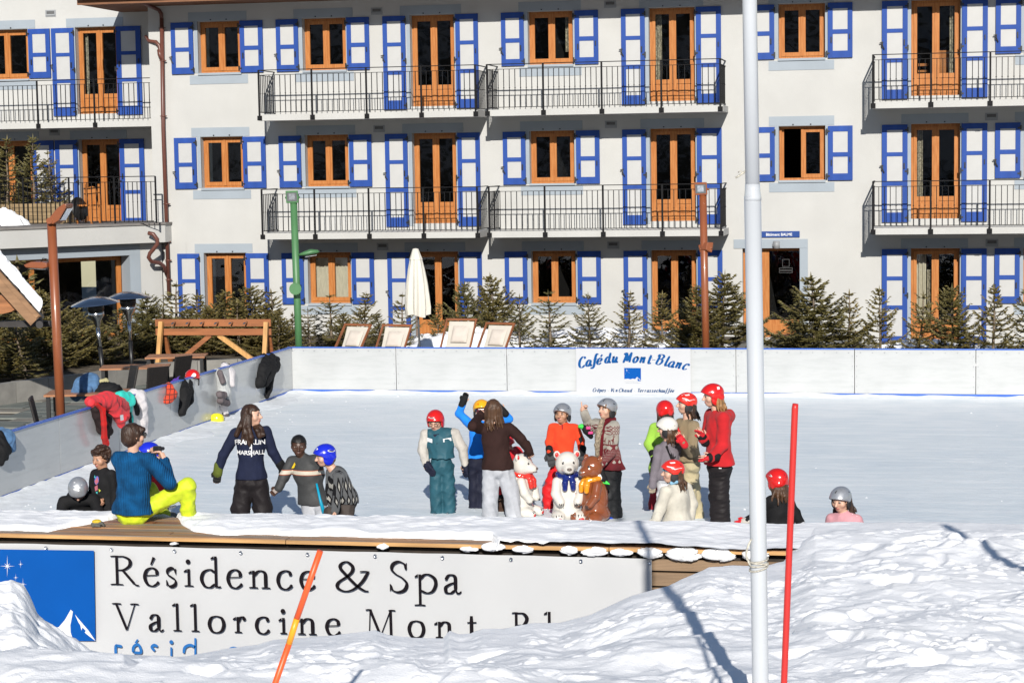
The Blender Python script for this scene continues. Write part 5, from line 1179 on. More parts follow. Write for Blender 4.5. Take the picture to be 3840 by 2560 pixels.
# ------------------------------------------------------------ soft bodies: distance fields turned into one smooth skin
def surfnets(F, Lb, lo, vox):
    ins = F < 0
    a = [ins[i:ins.shape[0]-1+i, j:ins.shape[1]-1+j, k:ins.shape[2]-1+k] for i in (0, 1) for j in (0, 1) for k in (0, 1)]
    anyi = a[0].copy(); alli = a[0].copy()
    for q in a[1:]: anyi |= q; alli &= q
    act = anyi & ~alli; ci = np.argwhere(act); n = len(ci)
    vid = np.full(act.shape, -1, np.int64); vid[act] = np.arange(n)
    pos = np.zeros((n, 3)); cnt = np.zeros(n); C8 = [(i, j, k) for i in (0, 1) for j in (0, 1) for k in (0, 1)]
    val = {c: F[ci[:, 0]+c[0], ci[:, 1]+c[1], ci[:, 2]+c[2]] for c in C8}
    for c in C8:
        for ax in range(3):
            if c[ax]: continue
            d = list(c); d[ax] = 1; d = tuple(d); f0, f1 = val[c], val[d]; m = (f0 < 0) != (f1 < 0)
            t = np.where(m, f0/np.where(m, f0-f1, 1), 0); p = np.tile(np.array(c, float), (n, 1)); p[:, ax] += t; pos[m] += p[m]; cnt[m] += 1
    v = (ci+pos/cnt[:, None])*vox+lo
    qs = []; ls = []
    for ax in range(3):
        b, c = (ax+1) % 3, (ax+2) % 3
        s0 = [slice(None)]*3; s1 = [slice(None)]*3; s0[ax] = slice(0, -1); s1[ax] = slice(1, None)
        f0, f1 = ins[tuple(s0)], ins[tuple(s1)]; e = np.argwhere(f0 != f1); e = e[(e[:, b] > 0) & (e[:, c] > 0) & (e[:, b] < ins.shape[b]-1) & (e[:, c] < ins.shape[c]-1)]
        if not len(e): continue
        def cell(db, dc): q = e.copy(); q[:, b] -= db; q[:, c] -= dc; return vid[q[:, 0], q[:, 1], q[:, 2]]
        q = np.stack([cell(1, 1), cell(0, 1), cell(0, 0), cell(1, 0)], 1); fl = ~f0[e[:, 0], e[:, 1], e[:, 2]]
        q[fl] = q[fl][:, ::-1]; ie = e.copy(); ie[fl, ax] += 1; qs.append(q); ls.append(Lb[ie[:, 0], ie[:, 1], ie[:, 2]])
    return v, np.concatenate(qs), np.concatenate(ls)
class Blob:
    def __init__(s): s.p = []
    def cap(s, a, b, ra, rb=None, k=.02, lab=0, op='u'): s.p.append(('c', np.array(a, float), np.array(b, float), ra, ra if rb is None else rb, k, lab, op)); return s
    def chain(s, pts, rs, k=.015, lab=0):
        for i in range(len(pts)-1): s.cap(pts[i], pts[i+1], rs[i], rs[i+1], k, lab)
        return s
    def ell(s, c, r, R=None, k=.02, lab=0, op='u'): s.p.append(('e', np.array(c, float), np.array(r, float), np.eye(3) if R is None else np.array(R), 0, k, lab, op)); return s
    def box(s, c, h, rad=.01, R=None, k=.01, lab=0, op='u'): s.p.append(('b', np.array(c, float), np.array(h, float), np.eye(3) if R is None else np.array(R), rad, k, lab, op)); return s
    def cut(s, pt, n): n = np.array(n, float); s.p.append(('p', np.array(pt, float), n/np.linalg.norm(n), 0, 0, 0, 0, 'x')); return s
    def bounds(s):
        lo = np.full(3, 1e9); hi = -lo
        for p in s.p:
            if p[7] != 'u': continue
            if p[0] == 'c': r = max(p[3], p[4]); l, h = np.minimum(p[1], p[2])-r, np.maximum(p[1], p[2])+r
            else: r = (np.abs(p[3]) @ (p[2]+(p[4] if p[0] == 'b' else 0))); l, h = p[1]-r, p[1]+r
            lo = np.minimum(lo, l); hi = np.maximum(hi, h)
        return lo, hi
    def mesh(s, name, mats, vox=.008, noise=None, smooth=1):
        lo, hi = s.bounds(); pad = 4*vox+.012; lo = lo-pad; n = np.ceil((hi+pad-lo)/vox).astype(int)+1
        ax = [lo[i]+vox*np.arange(n[i]) for i in range(3)]; F = np.full(n, .25, np.float32); Lb = np.zeros(n, np.uint8)
        for p in s.p:
            ty, k, lab, op = p[0], p[5], p[6], p[7]
            if ty == 'p':
                d = (ax[0]-p[1][0])[:, None, None]*p[2][0]+(ax[1]-p[1][1])[None, :, None]*p[2][1]+(ax[2]-p[1][2])[None, None, :]*p[2][2]; np.maximum(F, d, out=F); continue
            if ty == 'c': r = max(p[3], p[4]); l, h = np.minimum(p[1], p[2])-r, np.maximum(p[1], p[2])+r
            else: r = np.abs(p[3]) @ (p[2]+(p[4] if ty == 'b' else 0)); l, h = p[1]-r, p[1]+r
            m = k+3*vox; i0 = np.clip(np.floor((l-m-lo)/vox).astype(int), 0, n-1); i1 = np.clip(np.ceil((h+m-lo)/vox).astype(int)+1, 1, n)
            if (i1 <= i0).any(): continue
            sl = tuple(slice(a, b) for a, b in zip(i0, i1)); x = ax[0][sl[0]][:, None, None]; y = ax[1][sl[1]][None, :, None]; z = ax[2][sl[2]][None, None, :]
            if ty == 'c':
                a, b = p[1], p[2]; ab = b-a; L2 = max(ab @ ab, 1e-9); t = np.clip(((x-a[0])*ab[0]+(y-a[1])*ab[1]+(z-a[2])*ab[2])/L2, 0, 1)
                d = np.sqrt((x-a[0]-ab[0]*t)**2+(y-a[1]-ab[1]*t)**2+(z-a[2]-ab[2]*t)**2)-(p[3]+(p[4]-p[3])*t)
            else:
                R = p[3]; X, Y, Z = x-p[1][0], y-p[1][1], z-p[1][2]; q = [X*R[0, i]+Y*R[1, i]+Z*R[2, i] for i in range(3)]
                if ty == 'e':
                    k0 = np.sqrt(sum((q[i]/p[2][i])**2 for i in range(3))); k1 = np.sqrt(sum((q[i]/p[2][i]**2)**2 for i in range(3)))+1e-9; d = k0*(k0-1)/k1
                else:
                    g = [np.abs(q[i])-p[2][i] for i in range(3)]; d = np.sqrt(sum(np.maximum(v, 0)**2 for v in g))+np.minimum(np.maximum(np.maximum(g[0], g[1]), g[2]), 0)-p[4]
            f = F[sl]
            if op == 'u':
                hh = np.clip(.5+.5*(f-d)/k, 0, 1); Ls = Lb[sl]; Ls[d < f] = lab; F[sl] = f*(1-hh)+d*hh-k*hh*(1-hh)
            elif op == 's': F[sl] = np.maximum(f, -d)
            elif op == 'l': Ls = Lb[sl]; Ls[d < 0] = lab        # relabel only
        if noise is not None:
            bi = np.argwhere(np.abs(F) < .05); pt = bi*vox+lo; F[bi[:, 0], bi[:, 1], bi[:, 2]] += noise(pt)
        v, q, l = surfnets(F, Lb, lo, vox)
        for _ in range(smooth):
            ac = np.zeros_like(v); c = np.zeros(len(v))
            for i in range(4): np.add.at(ac, q[:, i], v[q[:, (i+1) % 4]]+v[q[:, (i+3) % 4]]); np.add.at(c, q[:, i], 2)
            v = .5*v+.5*ac/np.maximum(c, 1)[:, None]
        return np_mesh(name, v, q, mats, np.minimum(l, (len(mats) if isinstance(mats, (list, tuple)) else 1)-1))
def folds(amp, fr, seed, zs=1.0):
    r = np.random.default_rng(seed); ks = r.normal(size=(7, 3))*fr; ks[:, 2] *= zs; ph = r.random(7)*6.28; ks2 = r.normal(size=(4, 3))*fr*.45
    def f(p):
        w = sum(np.sin(p @ k)*.5 for k in ks2); s = 0
        for i in range(7): s = s+np.abs(np.sin(p @ ks[i]+ph[i]+w*1.1))
        return amp*(s/7-.63)*3.2
    return f
def rotz(a): c, s = math.cos(a), math.sin(a); return np.array([[c, -s, 0], [s, c, 0], [0, 0, 1.]])
def rotx(a): c, s = math.cos(a), math.sin(a); return np.array([[1., 0, 0], [0, c, -s], [0, s, c]])
def roty(a): c, s = math.cos(a), math.sin(a); return np.array([[c, 0, s], [0, 1., 0], [-s, 0, c]])
CY, SY = math.cos(yaw), math.sin(yaw)
class Frame:                                                 # local frame: x to the right of the view, y away, origin on the ground
    def __init__(s, px, Y, z=0.0):
        s.Y = Y; w = P(px, 1900, Y); s.o = np.array([w[0], Y, z])
    def __call__(s, px, py, dy=0.0):
        d = ray(px, py); w0 = s.o-np.array([0, 0, HC]); n = np.array([-SY, CY, 0]); t = (w0 @ n+dy)/(d @ n)
        w = np.array([0, 0, HC])+d*t-s.o; return np.array([w[0]*CY+w[1]*SY, -w[0]*SY+w[1]*CY, w[2]])
# ---- cloth, skin and hair
def knit_bump(m, sc, dist):
    nt = m.node_tree; N = nt.nodes; L = nt.links; b = N['Principled BSDF']; tc = N.new('ShaderNodeTexCoord'); w = N.new('ShaderNodeTexWave'); w.bands_direction = 'X'; w.inputs['Scale'].default_value = sc; w.inputs['Distortion'].default_value = 2
    L.new(tc.outputs['Object'], w.inputs['Vector']); bp = N.new('ShaderNodeBump'); bp.inputs['Distance'].default_value = dist; L.new(w.outputs[0], bp.inputs['Height']); L.new(bp.outputs[0], b.inputs['Normal']); return m
def cloth(name, rgb, rough=.85, var=.10, bump=.003, **k): return mat(name, rgb, rough, var, 7, bump, 60, sheen=.06 if max(rgb) > .25 else 0, spec=.2, **k)
SKIN = mat('skin_fair', (.56, .33, .235), .5, .06, 14, .0008, 60); SKIN2 = mat('skin_tan', (.42, .22, .135), .5, .06, 14); SKIND = mat('skin_dark', (.068, .032, .020), .45, .08, 14)
M_eye = mat('eye_dark', (.03, .02, .015), .3, .05); M_lip = mat('lips', (.42, .15, .12), .45, .05); M_lipd = mat('lips_dark', (.10, .045, .035), .45, .05); M_eyeshade = mat('eye_skin_shade', (.30, .24, .21), .4, .02)  # the eye surround is painted in the colour of shadowed skin
def hairmat(name, rgb): return mat(name, rgb, .42, .35, 9, .006, 26, stretch=(5, 5, .6), dark=tuple(c*.45 for c in rgb), spec=.35)
H_dark = hairmat('hair_dark_brown', (.050, .024, .014)); H_brown = hairmat('hair_brown', (.10, .050, .026)); H_blond = hairmat('hair_blond', (.36, .19, .075)); H_black = hairmat('hair_black', (.012, .010, .009)); H_fair = hairmat('hair_fair', (.25, .13, .06))
HS = {'red': mat('helmet_red', (.56, .012, .010), .22, .03, 3, coat=.5), 'silver': mat('helmet_silver', (.44, .45, .47), .36, .05, 40, metal=.6, coat=.3), 'white': mat('helmet_white', (.62, .60, .56), .25, .03, 3, coat=.4),
      'blue': mat('helmet_blue', (.010, .022, .50), .22, .03, 3, coat=.5), 'yellow': mat('helmet_yellow', (.80, .38, .012), .25, .03, 3, coat=.4), 'racered': mat('helmet_race_red', (.70, .026, .014), .25, .03, 3, coat=.5)}
M_pad = mat('helmet_padding', (.015, .014, .015), .7, .15, 20); M_decal = mat('helmet_decal_white', (.68, .68, .68), .3, .02); M_decald = mat('helmet_decal_dark', (.02, .02, .022), .4, .02)
def finger_hand(B, w, d, nrm, s, curl=.5, lab=0, point=False, fat=1.0):
    """palm plus four fingers and a thumb; w wrist, d pointing direction, nrm palm normal"""
    d = np.array(d, float); d /= np.linalg.norm(d); nrm = np.array(nrm, float); nrm -= d*(nrm @ d); nrm /= np.linalg.norm(nrm); ac = np.cross(d, nrm); R = np.stack([ac, nrm, d], 1)
    B.box(w+d*s*.26, (s*.19, s*.075, s*.24), s*.05*fat, R, .008, lab)
    for i, (o, l) in enumerate(((-.19, .42), (-.06, .47), (.07, .44), (.19, .34))):
        c = 0.02 if point and i == 0 else (1.25 if point else curl); r = s*.058*fat; b0 = w+d*s*.50+ac*s*o
        d1 = d*math.cos(c*.8)+nrm*math.sin(c*.8); d2 = d*math.cos(c*1.8)+nrm*math.sin(c*1.8); m = b0+d1*s*l*.5
        B.cap(b0-d*s*.08, m, r*1.1, r, .004, lab); B.cap(m, m+d2*s*l*.48, r, r*.8, .004, lab)
    t0 = w+d*s*.14-ac*s*.20; t1 = t0+(d*.65-ac*.62+nrm*.35)*s*.24; B.cap(t0, t1, s*.075*fat, s*.066*fat, .006, lab); B.cap(t1, t1+(d*.8+nrm*.5*(curl+.3))*s*.20, s*.066*fat, s*.052*fat, .004, lab)
def head_prims(B, C, R, hd, neck=None):
    h = hd/.95
    q = lambda x, y, z: C+R @ np.array([x, y, z])*h
    B.ell(q(0, .06, .10), (.345*h, .43*h, .385*h), R, .02, 0); B.ell(q(0, -.10, -.14), (.285*h, .30*h, .34*h), R, .03, 0); B.ell(q(0, -.22, -.36), (.15*h, .15*h, .13*h), R, .03, 0)
    for sx in (-1, 1):
        B.ell(q(sx*.20, -.24, -.12), (.13*h, .12*h, .13*h), R, .02, 0); B.ell(q(sx*.355, .03, -.05), (.045*h, .09*h, .13*h), R, .008, 0)
        B.ell(q(sx*.145, -.425, .045), (.09*h, .05*h, .045*h), R, .01, 0, 's')
        B.ell(q(sx*.145, -.335, .035), (.072*h, .055*h, .036*h), R, .004, 3); B.ell(q(sx*.145, -.385, .035), (.040*h, .03*h, .032*h), R, .003, 1)
        B.ell(q(sx*.155, -.395, .125), (.085*h, .032*h, .014*h), R, .004, 1)
    B.cap(q(0, -.39, .04), q(0, -.50, -.10), .035*h, .06*h, .02, 0); B.ell(q(0, -.46, -.125), (.075*h, .05*h, .035*h), R, .01, 0)
    B.ell(q(0, -.375, -.245), (.115*h, .06*h, .030*h), R, .006, 2); B.ell(q(0, -.375, -.285), (.095*h, .06*h, .028*h), R, .006, 2)
    if neck is not None: B.cap(q(0, .08, -.30), neck, .22*h, .25*h, .03, 0)
def ramp_z(N, L, v, bands, c):                               # bands: (z0, z1, rgb)
    z = sep(N, L, v)[2]
    for z0, z1, rgb in bands:
        f = mathn(N, L, 'MULTIPLY', mathn(N, L, 'GREATER_THAN', z, z0), mathn(N, L, 'LESS_THAN', z, z1)); c = mixc(N, L, f, c, rgb)
    return c
PEOPLE = {}
def person(key, label, Y, px, hd, J, th=0, ht=None, hp=0, hr=0, adult=False, z=0.0, skin=None, top=None, top2=None, pants=None, gloves=None, boots=None, helmet=None, hair=None, tpuff=1.0, lpuff=1.0, hem=None, fold=.006, group='children and teachers on the rink',
           hand=None, collar=None, lips=None, legs=True, cuff=.0, hood=False, noarm=(), hairx=None):
    F = Frame(px, Y, z); j = {k: (F(*v) if len(v) == 3 else F(v[0], v[1])) for k, v in J.items()}
    th = math.radians(th); ht = th if ht is None else math.radians(ht); h = hd*(7.35 if adult else 6.55); sw = .105*h
    root = empty('person', tuple(F.o), yaw, label, 'person', group)
    Rb = rotz(th); Rh = rotz(ht) @ roty(math.radians(hr)) @ rotx(math.radians(hp))
    sg = math.sin(th)*(1 if math.cos(th) >= 0 else -1); dy = sw*sg
    up = np.array([0, 0, 1.])
    for s_, q in (('l', -dy), ('r', dy)):
        if len(J['sh'+s_]) == 2: j['sh'+s_] = j['sh'+s_]+np.array([0, q, 0])
        fx = q
        for jn in ('el', 'wr', 'ha'):
            if jn+s_ in j: j[jn+s_] = j[jn+s_]+np.array([0, fx, 0])
        sh = j['sh'+s_]; sx = -1 if s_ == 'l' else 1
        if 'el'+s_ not in j: j['el'+s_] = sh+np.array([sx*.02*h, 0, -.17*h])
        if 'wr'+s_ not in j: j['wr'+s_] = j['el'+s_]+np.array([0, -.04*h, -.13*h])
        if 'ha'+s_ not in j: j['ha'+s_] = j['wr'+s_]+(j['wr'+s_]-j['el'+s_])*.6
    nk = (j['shl']+j['shr'])/2; pv = j['pel']; hw = .055*h; lat = Rb @ np.array([1., 0, 0]); lat = lat if lat[0] >= 0 else -lat
    for s_, sx in (('l', -1), ('r', 1)):
        if 'hi'+s_ not in j: j['hi'+s_] = pv+lat*sx*hw+np.array([0, 0, -.02*h])
        if 'kn'+s_ not in j: j['kn'+s_] = j['hi'+s_]+np.array([sx*.005*h, -.01*h, -.5*max(j['hi'+s_][2]-.06*h, .1)])
        if 'an'+s_ not in j: a = j['kn'+s_].copy(); a[2] = .055*h; a[1] += .01*h; j['an'+s_] = a
    C = j['head']; nb = nk+up*.012*h; fdir = Rb @ np.array([0, -1., 0])
    ax_ = (nk-pv); at = lambda t: pv+ax_*t
    # --- body: one continuous skin
    B = Blob(); head_prims(B, C, Rh, hd, nb)
    B.ell(at(.72), (.095*h, .058*h, .12*h), Rb, .03); B.ell(at(.2), (.078*h, .055*h, .12*h), Rb, .03); B.cap(j['shl'], j['shr'], .036*h, None, .03); B.ell(pv, (.08*h, .06*h, .07*h), Rb, .03)
    bare = hand or {}
    for s_ in 'lr':
        B.chain([j['sh'+s_], j['el'+s_], j['wr'+s_]], [.03*h, .025*h, .017*h], .015)
        d = j['ha'+s_]-j['wr'+s_]
        hk = bare.get(s_, {}); nn = hk.get('n', (0, -1, .2) if s_ in bare else (0, 1, 0)); finger_hand(B, j['wr'+s_], d, nn, hk.get('s', .108*h), hk.get('curl', .5), 0, hk.get('point', False), 1.15 if s_ in bare else .85)
        if legs: B.chain([j['hi'+s_], j['kn'+s_], j['an'+s_]], [.046*h, .032*h, .022*h], .02); B.cap(j['an'+s_], j['an'+s_]+fdir*.09*h+np.array([0, 0, -.03*h]), .024*h, .018*h, .01)
    sk = skin or SKIN
    inst(B.mesh('body', [sk, M_eye, lips or M_lip, M_eyeshade], .0062, None, 1), 'body', root)
    # --- top
    sh_k = .03
    if top:
        B = Blob(); t = tpuff
        B.cap(j['shl']*.86+j['shr']*.14, j['shr']*.86+j['shl']*.14, .040*h*t, None, sh_k); B.ell(at(.70), (.100*h*t, .074*h*t, .135*h), Rb, .04); B.ell(at(.28), (.092*h*t, .074*h*t, .14*h), Rb, .04); B.ell(at(-.02), (.114*h*t, .092*h*t, .12*h), Rb, .04)
        B.cap(nk, nb+up*.015*h, .042*h, .040*h, .02)
        for s_ in 'lr':
            B.chain([j['sh'+s_], j['el'+s_], j['wr'+s_]], [.041*h*t, .036*h*t, .030*h*t], .018, 1 if top2 else 0)
        if hood: hb = nk-fdir*.055*h; B.chain([hb-lat*.06*h+up*.01*h, hb-fdir*.03*h, hb+lat*.06*h+up*.01*h], [.035*h, .05*h, .035*h], .02); B.ell(hb-fdir*.02*h-up*.04*h, (.055*h, .035*h, .06*h), Rb, .02)
        if collar: B.chain([nb-lat*.045*h+up*.0*h, nb-fdir*.035*h+up*.02*h, nb+lat*.045*h+up*.0*h, nb+fdir*.035*h-up*.01*h, nb-lat*.045*h], [.020*h]*5, .01, 2 if len(collar) > 1 else 0)
        hz = hem if hem is not None else pv[2]-.05*h
        if isinstance(hz, tuple): hz = F(*hz)[2]
        keep = Blob(); keep.p = []
        # cut only the torso part: arms are added after the cut
        arms = [p for p in B.p if p[0] == 'c' and p[6] == 1]
        B2 = Blob(); tors = [p for p in B.p]
        nsl = 4; sl_i = [i for i, p in enumerate(B.p) if p[0] == 'c']
        sleeves = []
        for s_ in 'lr': sleeves.append((j['sh'+s_], j['el'+s_], j['wr'+s_]))
        core = [p for p in B.p if not any(np.array_equal(p[1], q[a]) and np.array_equal(p[2], q[a+1]) for q in sleeves for a in (0, 1) if p[0] == 'c')]
        B2.p = core; B2.cut((0, 0, hz), (0, 0, -1))
        for s_ in 'lr':
            w = j['wr'+s_]; e = j['el'+s_]; B2.chain([j['sh'+s_], e, w+(w-e)*cuff], [.041*h*t, .036*h*t, .030*h*t], .018, 1 if top2 else 0)
        mats = [top]+([top2] if top2 else [top])+([collar[0]] if collar else [])
        o = inst(B2.mesh('jacket' if t > 1.08 else 'sweater', mats, .0085, folds(fold, 16, len(PEOPLE)+3, .7)), 'jacket' if t > 1.08 else 'sweater', root); PEOPLE[key+'.top'] = o
    if pants and legs:
        B = Blob(); t = lpuff; B.ell(pv+up*.03*h, (.090*h*min(t, 1.1), .072*h*min(t, 1.1), .07*h), Rb, .03); B.ell(pv-up*.03*h, (.096*h*min(t, 1.12), .080*h*min(t, 1.12), .075*h), Rb, .03)
        for s_ in 'lr': a = j['an'+s_]; B.chain([j['hi'+s_], j['kn'+s_], a], [.053*h*t, .050*h*t, .047*h*t], .022)
        o = inst(B.mesh('trousers', pants, .009, folds(.011, 15, len(PEOPLE)+30, 1.4)), 'trousers', root); PEOPLE[key+'.pants'] = o
    if gloves:
        for s_ in 'lr':
            if s_ in noarm or s_ in bare: continue
            B = Blob(); d = j['ha'+s_]-j['wr'+s_]; g = gloves.get(s_, gloves) if isinstance(gloves, dict) and ('l' in gloves or 'r' in gloves) else gloves
            nn = g.get('n', (0, 1, 0)); s = max(.105*h, np.linalg.norm(d)*.92)
            finger_hand(B, j['wr'+s_], d, nn, s, g.get('curl', .55), 0, False, 1.45); dn = d/np.linalg.norm(d); B.cap(j['wr'+s_]-dn*.035*h, j['wr'+s_]+dn*.02*h, .034*h, .033*h, .012, 1)
            inst(B.mesh('glove', [g['m'], g.get('m2', g['m'])], .0062), 'glove', root)
    if boots and legs:
        for s_ in 'lr':
            B = Blob(); a = j['an'+s_]; toe = a+fdir*.105*h+np.array([0, 0, -.028*h]); B.cap(a+up*.05*h, a, .040*h, .040*h, .01); B.cap(a-up*.01*h, toe, .040*h, .030*h, .015); bl = a[2]-.055*h
            B.box(((a+toe)/2)*np.array([1, 1, 0])+np.array([0, 0, max(.012, a[2]-.058*h)]), (.006, .085*h, .014), .003, Rb, .004, 1)
            inst(B.mesh('skate', [boots, M_steel], .007), 'skate', root)
    if helmet:
        hm, pad = helmet if isinstance(helmet, tuple) else (helmet, 'soft'); h_ = hd/.95; q = lambda x, y, z: C+Rh @ np.array([x, y, z])*h_
        B = Blob(); B.ell(q(0, .05, .13), (.50*h_, .59*h_, .50*h_), Rh, .01, 0); B.ell(q(0, -.30, .22), (.36*h_, .22*h_, .14*h_), Rh, .03, 0)
        B.ell(q(0, .04, .07), (.42*h_, .50*h_, .42*h_), Rh, .01, 0, 's')
        nrm = Rh @ np.array([0, -.60, -1.]); B.cut(q(0, -.30, .13), nrm)
        if pad == 'hard':                                    # shell comes down over the ears
            for sx in (-1, 1): B.ell(q(sx*.41, .08, -.16), (.075*h_, .27*h_, .30*h_), Rh, .03, 0)
            B.cap(q(-.30, .42, -.12), q(.30, .42, -.12), .10*h_, None, .04, 0)
        else:
            for sx in (-1, 1): B.ell(q(sx*.415, .06, -.20), (.065*h_, .22*h_, .26*h_), Rh, .008, 1)
        B.cap(q(-.38, .0, -.36), q(0, -.26, -.55), .022*h_, None, .005, 1); B.cap(q(.38, .0, -.36), q(0, -.26, -.55), .022*h_, None, .005, 1)
        o = inst(B.mesh('helmet', [HS[hm], M_pad], .0055), 'helmet', root); PEOPLE[key+'.helmet'] = (o, q, Rh, h_)
    if hair:
        hm, style = hair; h_ = hd/.95; q = lambda x, y, z: C+Rh @ np.array([x, y, z])*h_; B = Blob()
        if style in ('short', 'curly', 'afro', 'bob', 'long', 'bald', 'longback', 'tail'):
            B.ell(q(0, .09, .14), (.40*h_, .47*h_, .42*h_), Rh, .02); B.ell(q(0, .22, -.10), (.36*h_, .32*h_, .32*h_), Rh, .03)
            B.box(q(0, -.42, -.22), (.30*h_, .34*h_, .42*h_), .03*h_, Rh, .01, 0, 's')
            if style == 'short': B.ell(q(0, .20, -.22), (.36*h_, .30*h_, .26*h_), Rh, .03); B.cap(q(-.28, -.32, .26), q(.28, -.32, .24), .10*h_, None, .03); [B.cap(q(sx*.35, -.06, .1), q(sx*.35, -.05, -.14), .07*h_, .05*h_, .02) for sx in (-1, 1)]
        r = np.random.default_rng(len(PEOPLE)); nz = folds(.007, 38, len(PEOPLE), .25)
        if style == 'curly':
            for _ in range(95):
                a, e = r.random()*6.28, r.random()*1.9; dv = np.array([math.cos(a)*math.sin(e), math.sin(a)*math.sin(e), math.cos(e)])
                if dv[1] < -.45 and dv[2] < .35: continue
                B.ell(q(dv[0]*.43, .09+dv[1]*.49, .14+dv[2]*.44), np.array([.095, .095, .09])*h_*(.8+.5*r.random()), Rh, .012)
            nz = folds(.006, 90, 3)
        if style == 'afro': nz = folds(.004, 120, 3)
        if style in ('long', 'longback', 'bob', 'tail'):
            ln = {'long': 1.75, 'longback': 1.15, 'bob': .95, 'tail': 1.0}[style]; fwd = Rh @ np.array([0, -1., 0])
            for k in range(38):
                a = r.uniform(-1, 1); x0 = .37*math.sin(a*1.75); y0 = .12+.36*math.cos(a*1.75); lf = ln*r.uniform(.8, 1.1)
                if style == 'tail' and abs(a) > .8: continue
                p0 = q(x0, y0, .10); p1 = q(x0*1.08, y0*1.02, -.35); p2 = p1+np.array([r.normal()*.02, r.normal()*.02, 0])*1.0+up*(-(lf-.35)*h_*.9)-fdir*.02*h_*0+(nk-C)*np.array([.25, .25, 0])
                p2 = p2+(p2-np.array([nk[0], nk[1], p2[2]]))*.12
                B.chain([p0, p1, (p1+p2)/2+r.normal(size=3)*.008, p2], [.085*h_, .08*h_, .06*h_, .02*h_], .01)
        for ch in (hairx or ()): B.chain([F(*p) for p in ch], [.030, .032, .030, .012][:len(ch)], .012)
        o = inst(B.mesh('hair', hm, .0062, nz), 'hair', root)
    PEOPLE[key] = (root, F, j, h, Rb, Rh, C, nk, pv); return root, F, j, h
def bvh_of(o): me = o.data; return BVHTree.FromPolygons([v.co[:] for v in me.vertices], [p.vertices[:] for p in me.polygons])
def decal(o, F, polys, m, name='print', off=.004, dy=0.0):
    """polys: lists of photo pixels; each is laid on the surface of o facing the view"""
    b = bvh_of(o); mb = MB()
    for pl in polys:
        pts = []
        for p in pl:
            q = F(*p, dy); hit = b.ray_cast(Vector((q[0], -1.5, q[2])), Vector((0, 1, 0)))
            pts.append([q[0], (hit[0].y if hit[0] else None), q[2]])
        ys = [p[1] for p in pts if p[1] is not None]
        if len(ys)*2 < len(pts): continue
        for p in pts:                                        # a corner beyond the outline is folded onto the nearest surface
            if p[1] is None: n = b.find_nearest(Vector((p[0], min(ys), p[2])))[0]; p[0], p[1], p[2] = n.x, n.y, n.z
        pts = [(x, y-off, z) for x, y, z in pts]; mb.add(pts, [tuple(range(len(pts)))])
    if mb.v: return mb.build(name, m, o.parent)
def text_decal(o, F, txt, x0, y0, size_px, m, bold=.0, spacing=1.0, off=.006, arc=0.0, shear=0.0):
    me = font_mesh(txt, 1.0, bold, shear, spacing); b = bvh_of(o); vs = []
    for v in me.vertices:
        px, py = x0+v.co.x*size_px, y0-v.co.y*size_px+arc*(v.co.x)**2*size_px; q = F(px, py); hit = b.ray_cast(Vector((q[0], -1.5, q[2])), Vector((0, 1, 0))); vs.append((q[0], hit[0].y-off if hit[0] else q[1]-.05, q[2]))
    mb = MB(); mb.add(vs, [tuple(p.vertices) for p in me.polygons]); D.meshes.remove(me); return mb.build('lettering', m, o.parent)
# ------------------------------------------------------------ the people
C_navy = cloth('navy_fleece', (.012, .016, .040)); C_blacktr = cloth('black_ski_trousers', (.016, .013, .014), .6); C_char = cloth('charcoal_jacket', (.035, .036, .038), .6); C_lightgrey = cloth('light_grey_ski_trousers', (.40, .41, .44), .55)
C_brownfl = cloth('dark_brown_fleece', (.028, .012, .010)); C_teal = cloth('teal_snowsuit', (.022, .085, .115), .55); C_offwhite = cloth('off_white_sleeve', (.46, .43, .39), .6); C_sky = cloth('bright_blue_fleece', (.012, .20, .72), .8)
C_navytr = cloth('navy_trousers', (.012, .014, .030), .7); C_redj = cloth('red_jacket', (.55, .014, .022), .6); C_browntr = cloth('brown_trousers', (.055, .028, .018), .7); C_orange = cloth('orange_red_fleece', (.70, .055, .016), .85)
C_redtr = cloth('red_ski_trousers', (.60, .012, .016), .55); C_darktr = cloth('dark_grey_trousers', (.022, .023, .025), .6); C_green = cloth('lime_green_fleece', (.27, .48, .06), .85); C_mauve = cloth('mauve_grey_fleece', (.17, .15, .17), .85); C_whitetr = cloth('white_ski_trousers', (.60, .60, .62), .6)
C_cream = cloth('cream_fleece', (.52, .49, .42), .9, bump=.004); C_beigeK = knit_bump(cloth('beige_knit', (.42, .32, .19), .9), 90, .004); C_beigetr = cloth('beige_trousers', (.42, .36, .22), .65); C_hood = cloth('red_hoodie', (.46, .014, .018), .85); C_black = cloth('black_jersey', (.010, .010, .011), .8)
C_pink = cloth('pink_fleece', (.55, .27, .30), .85); C_blueK = knit_bump(cloth('blue_wool_sweater', (.003, .066, .18), .95, .30), 16, .006); C_lime = cloth('lime_ski_trousers', (.50, .60, .02), .55); C_darkred = cloth('dark_red_trousers', (.24, .010, .022), .6)
G_black = dict(m=C_black, m2=C_black); M_boot = mat('skate_boot', (.015, .016, .03), .4, .1); M_bootb = mat('blue_skate_boot', (.01, .06, .50), .3, .1); M_collo = cloth('orange_collar', (.75, .12, .012))
def rgbmix(m, fn): return m

